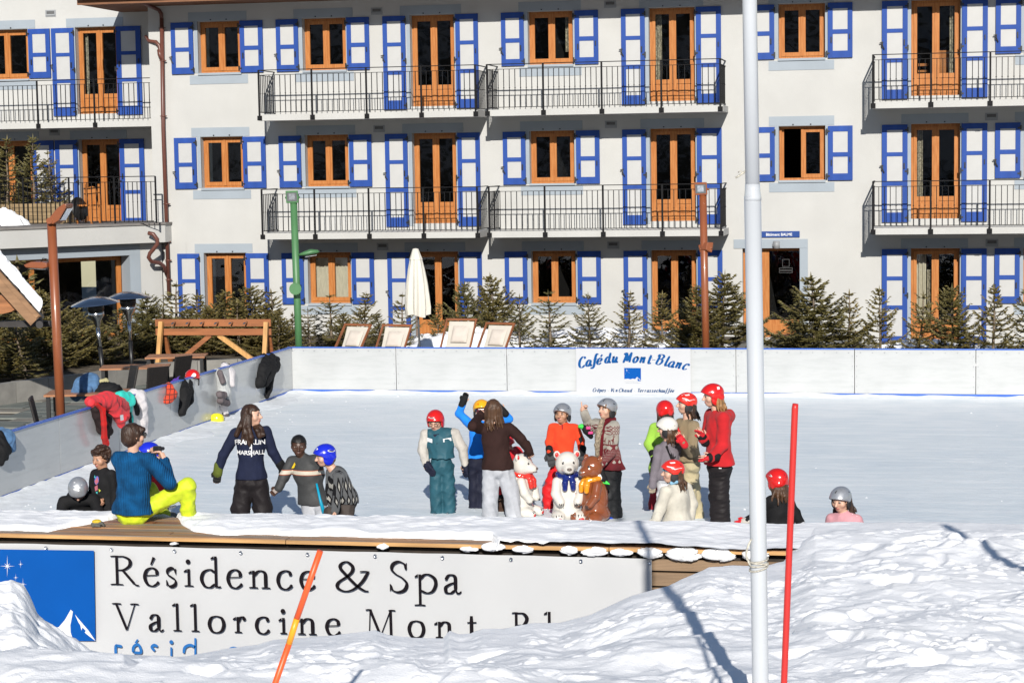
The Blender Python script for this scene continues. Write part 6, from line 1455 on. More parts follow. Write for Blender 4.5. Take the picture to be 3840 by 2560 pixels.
# 1 teenage girl, navy hoodie
person('fr', 'girl with long brown hair in a lettered navy hoodie, arms apart', 22.3, 945, .222, dict(head=(946, 1556), shl=(884, 1624), shr=(996, 1618), ell=(838, 1704), elr=(1022, 1696), wrl=(819, 1762, -.02), wrr=(1058, 1752, .05), hal=(814, 1796, -.04), har=(1072, 1774, .08),
       pel=(943, 1790), hil=(918, 1812), hir=(968, 1812), knl=(903, 1905), knr=(985, 1905), anl=(900, 2010), anr=(992, 2010)), th=6, ht=72, adult=True, top=C_navy, pants=C_blacktr, gloves={'l': dict(m=cloth('lime_black_glove', (.02, .02, .02)), m2=cloth('lime_cuff', (.10, .125, .02))), 'r': G_black}, hair=(H_dark, 'long'), hairx=[[(926, 1535, -.08), (918, 1580, -.10), (922, 1625, -.14), (934, 1668, -.15)], [(915, 1560, -.03), (900, 1600, -.08), (886, 1630, -.08)], [(935, 1560, -.09), (930, 1600, -.14), (942, 1640, -.15), (946, 1662, -.14)], [(962, 1590, .02), (976, 1605, -.06), (986, 1628, -.10)], [(955, 1600, -.02), (966, 1615, -.11), (972, 1634, -.12)]], lpuff=1.32, tpuff=1.0, hem=(943, 1793), boots=M_boot, skin=SKIN, hood=False, fold=.005)
o = PEOPLE['fr.top']; F = PEOPLE['fr'][1]
text_decal(o, F, 'FRANKLIN', 940, 1660, 26, M_wtext, .012, .92, .008, .02); text_decal(o, F, '&', 944, 1676, 15, M_wtext, .01); text_decal(o, F, 'MARSHALL', 942, 1699, 23, M_wtext, .012, .92, .008)
decal(o, F, [[(946, 1640), (949, 1640), (951, 1704), (948, 1704)], [(809, 1780), (0, 0), (0, 0)][:0] or [(946, 1690), (950, 1690), (950, 1706), (947, 1706)]], M_wtext, 'cord', .012)
# 2 boy with grey jacket
def jk_extra(F):
    z0, z1 = F(1130, 1776)[2], F(1130, 1760)[2]
    return lambda N, L, c, v: ramp_z(N, L, v, [(z0-.004, z1+.004, (.35, .07, .02)), (z0+.003, z1-.003, (.50, .46, .38))], c)
Ft = Frame(1150, 22.35)
C_greyj = cloth('grey_striped_jacket', (.050, .051, .052), .6, extra=jk_extra(Ft))
person('bb', 'boy with cropped black hair, charcoal jacket with cream stripe and orange collar', 22.35, 1150, .212, dict(head=(1120, 1671), shl=(1094, 1732), shr=(1186, 1722), ell=(1062, 1790, -.05), elr=(1200, 1775, .06), wrl=(1043, 1832, -.12), wrr=(1192, 1830, .05), hal=(1022, 1850, -.14), har=(1190, 1855),
       pel=(1176, 1880), hil=(1160, 1893), hir=(1196, 1893), knl=(1160, 1940, -.12), knr=(1210, 1935, -.2)), th=-22, ht=4, hp=8, skin=SKIND, lips=M_lipd, top=C_greyj, pants=C_lightgrey, hair=(H_black, 'afro'), tpuff=1.22, lpuff=1.15, hem=(1176, 1890), hand={'l': dict(curl=.9, n=(.3, 1, 0))}, collar=(M_collo, 1), boots=M_boot, noarm=('r',))
F = PEOPLE['bb'][1]; o = PEOPLE['bb.top']
decal(o, F, [[(1097, 1748), (1106, 1730), (1110, 1738), (1104, 1752), (1094, 1754)]], mat('yellow_badge', (.65, .45, .01), .5, .05), 'badge', .012)
M_turq = mat('turquoise_strap', (.0, .30, .48), .5, .1)
q0, q1, q2 = F(1187, 1812, -.16), F(1200, 1870, -.22), F(1216, 1926, -.26); MB().tube([q0, q1, q2], [.012, .016, .026], 8).build('strap', M_turq, PEOPLE['bb'][0])
# 3 boy with blue helmet and argyle sweater
def argyle(F):
    za, zb, zc, zd = F(1260, 1842)[2], F(1260, 1787)[2], F(1290, 1885)[2], F(1290, 1850)[2]
    def f(N, L, c, v):
        s = sep(N, L, v); x = mathn(N, L, 'ADD', s[0], mathn(N, L, 'MULTIPLY', s[1], .8)); u = mathn(N, L, 'MULTIPLY', x, 15.0)
        fu = mathn(N, L, 'ABSOLUTE', mathn(N, L, 'SUBTRACT', mathn(N, L, 'FRACT', u), .5))
        for z0, z1 in ((za, zb), (zc, zd)):
            zz = mathn(N, L, 'DIVIDE', mathn(N, L, 'SUBTRACT', s[2], z0), z1-z0); fv = mathn(N, L, 'ABSOLUTE', mathn(N, L, 'SUBTRACT', zz, .5))
            d = mathn(N, L, 'ADD', fu, mathn(N, L, 'MULTIPLY', fv, .62)); inb = mathn(N, L, 'LESS_THAN', fv, .62)
            blk = mathn(N, L, 'MULTIPLY', inb, mathn(N, L, 'LESS_THAN', d, .46)); wht = mathn(N, L, 'MULTIPLY', inb, mathn(N, L, 'LESS_THAN', d, .20))
            c = mixc(N, L, blk, c, (.012, .012, .014)); c = mixc(N, L, wht, c, (.55, .53, .48))
        return c
    return f
Ft = Frame(1258, 22.0)
C_arg = knit_bump(cloth('argyle_sweater', (.17, .175, .18), .9, extra=argyle(Ft)), 120, .003)
person('bh', 'boy in a blue helmet and grey argyle sweater, hunched over beside the boy in charcoal', 22.0, 1258, .208, dict(head=(1217, 1709), shl=(1238, 1775), shr=(1275, 1782), ell=(1236, 1840, -.08), elr=(1268, 1846, -.05), wrl=(1240, 1900, -.15), wrr=(1260, 1908, -.12), hal=(1238, 1925, -.16), har=(1259, 1932, -.14),
       pel=(1296, 1868), hil=(1292, 1880, .07), hir=(1304, 1884, -.07), knl=(1240, 1925, .0), knr=(1300, 1965, -.12), anl=(1250, 2000, .1), anr=(1320, 2015)), th=-62, ht=-72, hp=12, top=C_arg, pants=cloth('brown_grey_trousers', (.06, .048, .042), .65), helmet=('blue', 'hard'), hair=(H_fair, 'short'), tpuff=1.12, lpuff=1.15, hem=(1290, 1885), hand={'r': dict(curl=.8, n=(-1, 0, 0))}, collar=(mat('white_collar', (.6, .6, .62), .8, .03), 1), boots=M_boot)
F = PEOPLE['bh'][1]; o = PEOPLE['bh.helmet'][0]
ov = lambda cx, cy, rx_, ry_, a=0, n=12: [(cx+rx_*math.cos(t)*math.cos(a)-ry_*math.sin(t)*math.sin(a), cy+rx_*math.cos(t)*math.sin(a)+ry_*math.sin(t)*math.cos(a)) for t in np.linspace(0, 2*PI, n, endpoint=False)]
decal(o, F, [ov(1244, 1686, 13, 4.5, .15), ov(1189, 1680, 6, 3.5, -.2)], M_decal, 'badge'); decal(o, F, [ov(1244, 1686, 10, 1.4, .15)], M_decald, 'badge', .006)
decal(PEOPLE['bh.top'], F, [[(1246, 1800), (1250, 1772), (1262, 1758), (1276, 1757), (1288, 1764), (1284, 1768), (1274, 1762), (1262, 1764), (1254, 1776), (1250, 1800)]], C_black, 'strap', .008)
# 4 kid in teal snowsuit
person('ts', 'child with glasses and red helmet in a teal snowsuit with off-white sleeves, looking down', 24.1, 1655, .202, dict(head=(1632, 1578), shl=(1597, 1631), shr=(1704, 1624), ell=(1584, 1688), elr=(1734, 1680), wrl=(1597, 1735, -.06), wrr=(1744, 1738), hal=(1628, 1790, -.14), har=(1744, 1795, -.02),
       pel=(1655, 1740), hil=(1637, 1752), hir=(1675, 1752), knl=(1637, 1835), knr=(1680, 1835), anl=(1637, 1926), anr=(1686, 1926)), th=-8, ht=-14, hp=22, top=C_teal, top2=C_offwhite, pants=C_teal, gloves=dict(m=C_navytr, m2=C_navytr, curl=.25, n=(.6, .6, 0)), helmet=('red', 'hard'), hair=(H_black, 'short'), tpuff=1.30, lpuff=1.26, hem=(1655, 1716), collar=(C_teal,), boots=M_boot, fold=.008)
F = PEOPLE['ts'][1]; o = PEOPLE['ts.top']
decal(o, F, [[(1602, 1638), (1622, 1642), (1622, 1656), (1603, 1652)], [(1662, 1640), (1692, 1636), (1694, 1648), (1664, 1652)]], M_wtext, 'badge', .006)
decal(o, F, [[(1625, 1625), (1648, 1622), (1640, 1662)]], C_navytr, 'neckline', .006)
decal(PEOPLE['ts.helmet'][0], F, [ov(1619, 1561, 12, 3.4, .03)], M_decal, 'badge'); decal(PEOPLE['ts.helmet'][0], F, [ov(1619, 1561, 9, 1.2, .03)], M_decald, 'badge', .006)
root, F, j, h = PEOPLE['ts'][:4]; Rh, C = PEOPLE['ts'][5:7]; gq = lambda x, y, z: tuple(C+Rh @ np.array([x, y, z])*.21)
mb = MB()
for sx in (-1, 1): mb.tube([gq(sx*.16+.12*math.cos(t), -.46, .0+.085*math.sin(t)) for t in np.linspace(0, 2*PI, 13)], .0032, 5); mb.tube([gq(sx*.28, -.45, .02), gq(sx*.38, -.05, .05)], .003, 4)
mb.tube([gq(-.04, -.47, .02), gq(.04, -.47, .02)], .003, 4).build('glasses', mat('glasses_frame', (.20, .10, .07), .3, .1), root)
# 5 kid in blue fleece with raised arm
person('bf', 'child in a bright blue fleece and yellow helmet with goggles, raising one arm', 24.5, 1790, .205, dict(head=(1806, 1538), shl=(1762, 1588), shr=(1850, 1588), ell=(1722, 1549), wrl=(1737, 1506), hal=(1752, 1466), elr=(1908, 1572, .05), wrr=(1886, 1541), har=(1868, 1520),
       pel=(1790, 1728), hil=(1774, 1738), hir=(1808, 1738), knl=(1778, 1835), knr=(1806, 1835), anl=(1774, 1930), anr=(1802, 1932)), th=10, ht=0, hp=4, top=C_sky, pants=C_navytr, gloves=dict(m=C_black, m2=C_black, curl=.5, n=(0, -1, 0)), helmet=('yellow', 'soft'), tpuff=1.06, lpuff=1.0, hem=(1790, 1714), boots=M_bootb)
root, F, j, h = PEOPLE['bf'][:4]; Rh, C = PEOPLE['bf'][5:7]; h_ = .205/.95; q = lambda x, y, z: C+Rh @ np.array([x, y, z])*h_
B = Blob(); B.ell(q(0, -.36, .08), (.36*h_, .16*h_, .17*h_), Rh, .01, 0); B.box(q(0, -.50, .07), (.24*h_, .03*h_, .10*h_), .03*h_, Rh, .004, 1)
for sx in (-1, 1): B.cap(q(sx*.34, -.30, .09), q(sx*.47, .06, .12), .05*h_, None, .01, 2)
inst(B.mesh('goggles', [M_black, mat('goggle_lens', (.08, .02, .03), .08, .05, coat=.5), mat('goggle_strap', (.35, .35, .42), .7, .2, 40)], .006), 'goggles', root)
decal(PEOPLE['bf.helmet'][0], F, [[(1783, 1515), (1790, 1500), (1800, 1498), (1795, 1515)]], mat('helmet_orange', (.75, .10, .01), .3, .02), 'stripe')
# 6 brown fleece, seen from behind
person('wb', 'girl seen from behind with brown hair, dark brown fleece and light grey trousers', 23.7, 1862, .212, dict(head=(1849, 1534), shl=(1800, 1606), shr=(1912, 1606), ell=(1773, 1597, -.16), wrl=(1795, 1566, .12), hal=(1812, 1545, .18), elr=(1953, 1644), wrr=(1980, 1680, .04), har=(1990, 1706, .06),
       pel=(1866, 1745), hil=(1840, 1762), hir=(1895, 1762), knl=(1838, 1836), knr=(1914, 1836), anl=(1838, 1940), anr=(1928, 1940)), th=176, ht=188, adult=True, top=C_brownfl, pants=C_lightgrey, gloves=dict(m=C_brownfl, m2=C_brownfl, curl=.9, n=(0, 1, 0)), hair=(H_brown, 'longback'), tpuff=1.08, lpuff=1.26, hem=(1866, 1758), boots=M_boot, fold=.006)
# 7 red jacket kid hidden behind her
person('rk', 'child in a red jacket half hidden behind the girl in dark brown', 24.35, 1915, .20, dict(head=(1893, 1668), shl=(1880, 1708), shr=(1936, 1700), elr=(1962, 1742, -.05), wrr=(1948, 1778, -.15), har=(1946, 1798, -.18), pel=(1888, 1800), knl=(1880, 1862), knr=(1950, 1850, -.1), anl=(1884, 1938), anr=(1955, 1938)), th=60, ht=80, hp=15, top=C_redj, pants=C_browntr, gloves=dict(m=C_black, m2=C_redj), helmet=('red', 'hard'), tpuff=1.35, lpuff=1.2, boots=M_boot, fold=.01)
F = PEOPLE['rk'][1]; decal(PEOPLE['rk.top'], F, [[(1930, 1714), (1944, 1710), (1946, 1715), (1932, 1720)], [(1934, 1728), (1950, 1724), (1950, 1736), (1938, 1740)]], C_black, 'stripe', .012); decal(PEOPLE['rk.top'], F, [[(1926, 1720), (1946, 1716), (1946, 1719), (1928, 1724)]], M_wtext, 'stripe', .014)
# 8 orange boy
person('ob', 'boy in an orange-red fleece and silver helmet leaning on the white bear with blue scarf', 24.6, 2112, .205, dict(head=(2108, 1552), shl=(2072, 1604), shr=(2158, 1604), ell=(2060, 1658), elr=(2178, 1652), wrl=(2062, 1696, -.12), wrr=(2182, 1694, -.12), hal=(2073, 1756, -.2), har=(2168, 1752, -.2),
       pel=(2112, 1742), hil=(2088, 1755), hir=(2136, 1755), knl=(2056, 1838), knr=(2150, 1840), anl=(2058, 1930), anr=(2160, 1932)), th=-6, ht=-24, top=C_orange, pants=C_redtr, gloves=dict(m=cloth('grey_glove', (.055, .056, .06)), m2=C_black, curl=.35, n=(0, 1, 0)), helmet=('silver', 'soft'), hair=(H_dark, 'bald'), tpuff=1.05, lpuff=1.1, hem=(2112, 1748), boots=M_bootb, skin=SKIN2, collar=(C_orange,))
F = PEOPLE['ob'][1]; mk = lambda cx, cy, s: [[(cx-6*s, cy-3*s), (cx-4*s, cy-3.5*s), (cx, cy+1*s), (cx+5*s, cy-2*s), (cx+6*s, cy-1*s), (cx+1*s, cy+2.5*s), (cx+1*s, cy+5*s), (cx-1*s, cy+5*s), (cx-1.5*s, cy+2*s)]]
decal(PEOPLE['ob.helmet'][0], F, mk(2092, 1528, 1)+[[(2128, 1526), (2142, 1521), (2143, 1523), (2129, 1528)]], M_decald, 'mark'); decal(PEOPLE['ob.top'], F, [[(2105, 1588), (2110, 1588), (2110, 1606), (2106, 1606)]], C_darkred, 'zip', .006)
decal(PEOPLE['ob.top'], F, [[(2168, 1640), (2180, 1630), (2184, 1650), (2176, 1660)]], C_black, 'patch', .006)
# 9 boy in reindeer sweater
def nordic(F):
    Z = lambda y: F(2290, y)[2]; z = {k: Z(y) for k, y in (('a', 1590), ('b', 1623), ('c', 1658), ('d', 1678), ('e', 1716), ('f', 1731))}
    def f(N, L, c, v):
        s = sep(N, L, v); x = mathn(N, L, 'ADD', s[0], mathn(N, L, 'MULTIPLY', s[1], .7)); zz = s[2]
        band = lambda a, b: mathn(N, L, 'MULTIPLY', mathn(N, L, 'GREATER_THAN', zz, a), mathn(N, L, 'LESS_THAN', zz, b))
        fr = lambda q, k: mathn(N, L, 'ABSOLUTE', mathn(N, L, 'SUBTRACT', mathn(N, L, 'FRACT', mathn(N, L, 'MULTIPLY', q, k)), .5))
        red = (.20, .014, .022); cr = (.56, .52, .45)
        dia = mathn(N, L, 'ADD', fr(x, 26.), fr(zz, 26.)); dots = mathn(N, L, 'ADD', fr(x, 60.), fr(zz, 60.)); flake = mathn(N, L, 'ADD', fr(x, 11.), fr(zz, 11.))
        c = mixc(N, L, band(-1, z['c']), c, red)
        c = mixc(N, L, mathn(N, L, 'MULTIPLY', band(z['b'], z['a']), mathn(N, L, 'LESS_THAN', mathn(N, L, 'ABSOLUTE', mathn(N, L, 'SUBTRACT', dia, .42)), .13)), c, red)
        c = mixc(N, L, mathn(N, L, 'MULTIPLY', band(z['e'], z['d']), mathn(N, L, 'GREATER_THAN', dots, .72)), c, cr)
        for a, b in ((z['d'], z['c']), (z['f'], z['e'])): c = mixc(N, L, mathn(N, L, 'MULTIPLY', band(a, b), mathn(N, L, 'LESS_THAN', flake, .30)), c, cr)
        return c
    return f
Ft = Frame(2285, 24.0)
C_nord = knit_bump(cloth('nordic_sweater', (.54, .50, .43), .95, extra=nordic(Ft)), 120, .003); C_wine = knit_bump(cloth('wine_red_knit', (.19, .014, .022), .95), 120, .003); C_fur = mat('fur_lining', (.30, .24, .17), .9, .35, 60, .01, 80)
person('sb', 'boy in a reindeer cardigan and silver helmet pointing one finger upwards', 24.0, 2285, .208, dict(head=(2275, 1535), shl=(2238, 1592), shr=(2302, 1594), ell=(2216, 1618, .05), wrl=(2193, 1552, -.05), hal=(2190, 1520, -.05), elr=(2290, 1692, -.05), wrr=(2252, 1735, -.16), har=(2236, 1762, -.22),
       pel=(2290, 1762), hil=(2278, 1772), hir=(2300, 1772), knl=(2276, 1855, -.06), knr=(2300, 1848, -.02), anl=(2276, 1938), anr=(2308, 1938)), th=-48, ht=-52, hp=-4, top=C_nord, pants=C_darktr, helmet=('silver', 'soft'), hair=(H_fair, 'short'), tpuff=1.26, lpuff=1.3, hem=(2290, 1757), boots=M_bootb, hand={'l': dict(point=True, n=(.4, -.8, 0), s=.15), 'r': dict(curl=.9, n=(0, 1, 0))}, fold=.006)
root, F, j, h = PEOPLE['sb'][:4]; o = PEOPLE['sb.top']
decal(PEOPLE['sb.helmet'][0], F, mk(2262, 1497, 1.1)+[[(2298, 1508), (2318, 1507), (2318, 1510), (2299, 1512)]], M_decald, 'mark')
deer = lambda ox, oy, s: [[(ox+a*s, oy+b*s) for a, b in q] for q in (((-8, -4), (4, -5), (8, -12), (10, -8), (8, 0), (-7, 2)), ((-8, 0), (-6, 0), (-7, 10), (-9, 10)), ((-4, 0), (-2, 0), (-1, 10), (-3, 10)), ((4, 0), (6, 0), (7, 9), (5, 9)), ((7, -2), (9, -2), (11, 8), (9, 8)), ((7, -12), (6, -19), (8, -19), (9, -12)), ((9, -12), (12, -18), (14, -17), (10, -11)))]
decal(o, F, deer(2288, 1646, 1.15)+deer(2262, 1648, .7), C_wine, 'reindeer', .005)
B = Blob(); B.chain([F(2258, 1578, -.13), F(2246, 1620, -.17), F(2240, 1668, -.18), F(2240, 1706, -.17)], [.034, .036, .034, .026], .012); inst(B.mesh('fur_lining', C_fur, .0075, folds(.006, 60, 5)), 'fur_lining', root)
B = Blob(); B.chain([F(2262, 1590, -.12), F(2256, 1640, -.17), F(2254, 1720, -.17)], [.026, .024, .020], .012); B.chain([F(2262, 1588, -.12), F(2278, 1578, -.10), F(2300, 1572, -.02), F(2298, 1570, .06)], [.030, .032, .034, .03], .012); inst(B.mesh('collar', C_wine, .0075), 'collar', root)
q = F(2200, 1612, -.1); B = Blob(); B.chain([F(2184, 1598, -.12), F(2200, 1615, -.1), F(2216, 1636, -.08)], [.03, .045, .03], .01); B.chain([F(2180, 1598, -.13), F(2174, 1598, -.14)], [.03, .022], .01, 1); B.box(F(2206, 1604, -.15), (.02, .012, .012), .006, None, .004, 2); B.box(F(2215, 1622, -.13), (.022, .012, .01), .006, None, .004, 2)
inst(B.mesh('glove', [C_black, mat('neon_green', (.04, .55, .06), .6, .05), mat('neon_pink', (.60, .04, .20), .6, .05)], .006), 'glove', root)
B = Blob(); B.chain([F(2252, 1760, -.3), F(2262, 1795, -.3), F(2282, 1830, -.28)], [.035, .05, .02], .01); B.cap(F(2262, 1808, -.33), F(2278, 1812, -.33), .012, None, .004, 1); B.cap(F(2268, 1800, -.33), F(2284, 1814, -.33), .010, None, .004, 1); B.cap(F(2246, 1782, -.34), F(2252, 1792, -.34), .02, None, .004, 2)
inst(B.mesh('glove', [C_black, mat('neon_green', (.04, .55, .06)), M_wtext], .006), 'glove', root)
# 10 green sleeves, mostly hidden
person('gk', 'child in a lime green fleece and plain red helmet, half hidden behind the white helmet', 24.7, 2490, .202, dict(head=(2493, 1540), shl=(2454, 1604), shr=(2525, 1604), ell=(2432, 1666, -.05), wrl=(2452, 1712, -.2), hal=(2462, 1735, -.24), pel=(2482, 1750), knl=(2462, 1850), knr=(2500, 1850), anl=(2448, 1935), anr=(2500, 1935)), th=168, ht=190, top=C_green, pants=C_darkred, helmet=('red', 'hard'), hair=(H_dark, 'tail'), gloves=G_black, tpuff=1.1, lpuff=1.2, boots=M_boot)
# 11 mauve sweater, white helmet
person('mk', 'child in a mauve-grey top with black braces and a pearl white helmet, facing away', 23.9, 2500, .208, dict(head=(2500, 1606), shl=(2470, 1680), shr=(2538, 1676), ell=(2456, 1748), wrl=(2446, 1808), hal=(2442, 1856), elr=(2556, 1740, .1), wrr=(2552, 1800), pel=(2505, 1775), hil=(2490, 1790), hir=(2522, 1790), knl=(2488, 1860), knr=(2518, 1860), anl=(2484, 1940), anr=(2515, 1940)), th=-142, ht=-112, hp=6, top=C_mauve, pants=C_whitetr, helmet=('white', 'soft'), hair=(H_brown, 'tail'), gloves={'l': dict(m=cloth('beige_glove', (.36, .30, .22)), m2=C_mauve), 'r': G_black}, tpuff=1.06, lpuff=1.2, boots=M_boot)
root, F, j, h = PEOPLE['mk'][:4]
decal(PEOPLE['mk.top'], F, [[(2492, 1668), (2500, 1664), (2518, 1698), (2522, 1716), (2512, 1716)], [(2534, 1660), (2542, 1664), (2532, 1712), (2522, 1716), (2520, 1700)], [(2512, 1712), (2526, 1712), (2534, 1760), (2506, 1760)]], C_black, 'braces', .008)
decal(PEOPLE['mk.helmet'][0], F, [[(2526, 1590), (2530, 1590), (2529, 1616), (2525, 1616)]], M_decald, 'vent')
# 12 cream fleece, race helmet with pale blue band
person('cf', 'child in a cream fleece with striped red helmet and pale blue headband', 21.6, 2532, .208, dict(head=(2520, 1770), shl=(2496, 1838), shr=(2574, 1836), ell=(2476, 1895), elr=(2598, 1896), wrl=(2458, 1938, -.08), wrr=(2592, 1945, -.08), hal=(2448, 1960, -.1), pel=(2540, 1960), hil=(2525, 1975), hir=(2556, 1975), knl=(2500, 2010, -.3), knr=(2580, 2010, -.3), anl=(2505, 2055, .1), anr=(2575, 2055, .1)), th=-128, ht=-84, top=C_cream, pants=C_whitetr, helmet=('racered', 'soft'), hair=(H_brown, 'tail'), gloves=dict(m=C_cream, m2=C_cream), tpuff=1.24, lpuff=1.1, boots=None, fold=.009)
def stripes(key, cx, cy, s):
    F = PEOPLE[key][1]; o = PEOPLE[key+'.helmet'][0]; T = lambda pl: [(cx+a*s, cy+b*s) for a, b in pl]
    decal(o, F, [T(((-16, -14), (10, -16), (36, -10), (44, -2), (20, -6), (-8, -8)))], M_decald, 'vent'); decal(o, F, [T(((-24, 0), (-8, 2), (6, 10), (24, 6), (46, 2), (46, 4), (24, 9), (6, 13), (-9, 5), (-24, 3))), T(((-26, -10), (-16, -20), (8, -22), (8, -20), (-15, -18), (-24, -9)))], M_decal, 'stripe', .005)
    decal(o, F, [T(((-13, -12.5), (8, -14), (8, -9.5), (-9, -8.5)))], M_decal, 'badge', .007)
stripes('cf', 2522, 1742, 1.0)
root, F, j, h = PEOPLE['cf'][:4]; Rh, C = PEOPLE['cf'][5:7]; h_ = .208/.95; q = lambda x, y, z: C+Rh @ np.array([x, y, z])*h_
M_pale = cloth('pale_blue_fleece', (.20, .38, .52)); B = Blob(); B.chain([q(.30, -.26, .12), q(0, -.40, .13), q(-.30, -.26, .12)], [.05*h_, .06*h_, .05*h_], .01); B.chain([q(-.36, .14, -.40), q(0, .36, -.42), q(.36, .14, -.40), q(.30, -.08, -.48)], [.10*h_]*4, .02); inst(B.mesh('headband', M_pale, .006), 'headband', root)
# 13 beige knit girl
person('bk', 'girl in a beige sparkling sweater and red helmet with white stripes, hand near her chin', 24.1, 2580, .208, dict(head=(2572, 1514), shl=(2556, 1592), shr=(2598, 1590), ell=(2552, 1668, .05), wrl=(2548, 1640, -.2), elr=(2590, 1692, -.06), wrr=(2556, 1650, -.24), har=(2540, 1626, -.26), hal=(2540, 1620, -.2), pel=(2588, 1735), hil=(2580, 1750), hir=(2594, 1750), knl=(2586, 1845, -.05), knr=(2602, 1850, .03), anl=(2600, 1945), anr=(2622, 1958)), th=-78, ht=-82, top=C_beigeK, pants=C_beigetr, helmet=('racered', 'soft'), hair=(H_dark, 'bob'), gloves=dict(m=C_redj, m2=C_redj, curl=.6, n=(0, -1, 0)), tpuff=1.18, lpuff=1.15, hem=(2588, 1726), boots=M_boot)
stripes('bk', 2577, 1488, .88)
# 14 woman in red hoodie
person('rh', 'tall woman in a red hoodie and red helmet with blond curls, facing the group', 23.4, 2695, .218, dict(head=(2670, 1484), shl=(2672, 1562), shr=(2708, 1562), ell=(2656, 1640, .0), wrl=(2642, 1652, -.25), hal=(2628, 1628, -.3), elr=(2704, 1662, -.02), wrr=(2664, 1706, -.14), har=(2612, 1716, -.2), pel=(2698, 1738), hil=(2692, 1755), hir=(2704, 1755), knl=(2690, 1862, .02), knr=(2702, 1862, -.02), anl=(2694, 1966), anr=(2712, 1970)), th=-74, ht=-78, hp=8, adult=True, top=C_hood, pants=C_blacktr, helmet=('red', 'hard'), hair=(H_blond, 'bob'), gloves=dict(m=C_redj, m2=C_black, curl=.2, n=(0, 0, -1)), tpuff=1.20, lpuff=1.22, hem=(2698, 1740), boots=M_boot, hood=True, group='children and teachers on the rink')
F = PEOPLE['rh'][1]; decal(PEOPLE['rh.helmet'][0], F, [[(2686, 1447), (2696, 1447), (2697, 1456), (2687, 1457)]], M_decal, 'sticker')
decal(PEOPLE['rh.pants'], F, [[(2690, 1744), (2700, 1744), (2700, 1748), (2690, 1748)]], M_wtext, 'badge', .01)
# 15 black jacket kid beside the flagpole
person('bj', 'child in a black jacket and red helmet with brown hair, sitting behind the white flagpole', 21.9, 2920, .208, dict(head=(2912, 1802), shl=(2888, 1876), shr=(2952, 1874), ell=(2845, 1925, .1), wrl=(2795, 1950, .05), hal=(2756, 1962, .02), elr=(2985, 1925), wrr=(3006, 1965), pel=(2925, 1985), knl=(2900, 2000, .4), knr=(2960, 2000, .4), anl=(2900, 2060, .6), anr=(2960, 2060, .6)), th=-150, ht=-140, top=C_black, pants=C_blacktr, helmet=('red', 'hard'), hair=(H_brown, 'longback'), gloves={'l': dict(m=C_redj, m2=C_offwhite), 'r': dict(m=C_lightgrey, m2=C_lightgrey)}, tpuff=1.15, lpuff=1.1)
F = PEOPLE['bj'][1]; decal(PEOPLE['bj.helmet'][0], F, [ov(2882, 1776, 11, 4, .5)], M_decal, 'badge'); decal(PEOPLE['bj.helmet'][0], F, [ov(2882, 1776, 8, 1.4, .5)], M_decald, 'badge', .006); decal(PEOPLE['bj.helmet'][0], F, [[(2934, 1772), (2947, 1776), (2944, 1786)]], M_decald, 'vent')
# 16 pink kid
person('pk', 'small girl in a pink fleece and silver helmet, sitting low at the rink edge', 21.6, 3165, .212, dict(head=(3152, 1874), shl=(3122, 1950), shr=(3210, 1946), ell=(3112, 2000), elr=(3228, 2000), pel=(3172, 2050), knl=(3140, 2060, -.3), knr=(3200, 2060, -.3), anl=(3140, 2110, -.2), anr=(3200, 2110, -.2)), th=-30, ht=-38, hp=16, top=C_pink, pants=C_navytr, helmet=('silver', 'soft'), hair=(H_dark, 'bob'), gloves=G_black, tpuff=1.1, z=0.0, collar=(M_wtext, 1))
F = PEOPLE['pk'][1]; decal(PEOPLE['pk.helmet'][0], F, mk(3128, 1838, 1.2)+[[(3178, 1838), (3200, 1831), (3201, 1833), (3179, 1841)]], M_decald, 'mark')
decal(PEOPLE['pk.top'], F, [[(3192, 1922), (3194, 1922), (3192, 1972), (3190, 1972)], [(3206, 1926), (3208, 1926), (3214, 1972), (3212, 1972)]], M_wtext, 'stripe', .006)
# 17 photographer on the deck
person('ph', 'man in a blue wool sweater and lime trousers sitting on the deck, taking a photograph', 20.35, 500, .235, dict(head=(502, 1632), shl=(440, 1724), shr=(566, 1722), ell=(470, 1790, .25), wrl=(560, 1716, .26), hal=(578, 1682, .24), elr=(640, 1806, .02), wrr=(622, 1728, .12), har=(604, 1682, .14), pel=(498, 1915), hil=(462, 1918), hir=(545, 1912), knl=(560, 1838, .55), anl=(610, 1930, .75), knr=(702, 1822, .12), anr=(706, 1930, .20)), th=152, ht=122, adult=True, z=DZ, top=C_blueK, pants=C_lime, hair=(H_dark, 'short'), tpuff=1.22, lpuff=1.04, hem=(498, 1922), hand={'l': dict(curl=.7, n=(.3, -.5, -.3)), 'r': dict(curl=.75, n=(-.6, -.3, 0))}, boots=mat('grey_shoe', (.12, .12, .11), .7, .1), skin=SKIN, collar=(C_blueK,), fold=.008, group='people around the rink')
root, F, j, h = PEOPLE['ph'][:4]
B = Blob(); c = F(590, 1684, .20); B.box(c, (.034, .022, .03), .006, rotz(-.5), .004, 0); B.cap(c+np.array([.03, .04, 0]), c+np.array([.05, .06, 0]), .02, None, .004, 0)
cam_o = tag(inst(B.mesh('camera_body', mat('compact_camera', (.02, .02, .022), .3, .1), .005), 'compact_camera', None, tuple(F.o), (0, 0, yaw)), 'small black compact camera held up by the man in blue', 'camera')
q_ = lambda x, y, z: PEOPLE['ph'][6]+PEOPLE['ph'][5] @ np.array([x, y, z])*.247
MB().tube([q_(-.30, -.36, .04), q_(-.12, -.45, .03), q_(.12, -.45, .03), q_(.30, -.36, .04)], [.018, .024, .024, .018], 8).tube([q_(-.32, -.34, .06), q_(-.37, .0, .03)], .006, 6).tube([q_(.32, -.34, .06), q_(.37, .0, .03)], .006, 6).build('sunglasses', M_black, root)
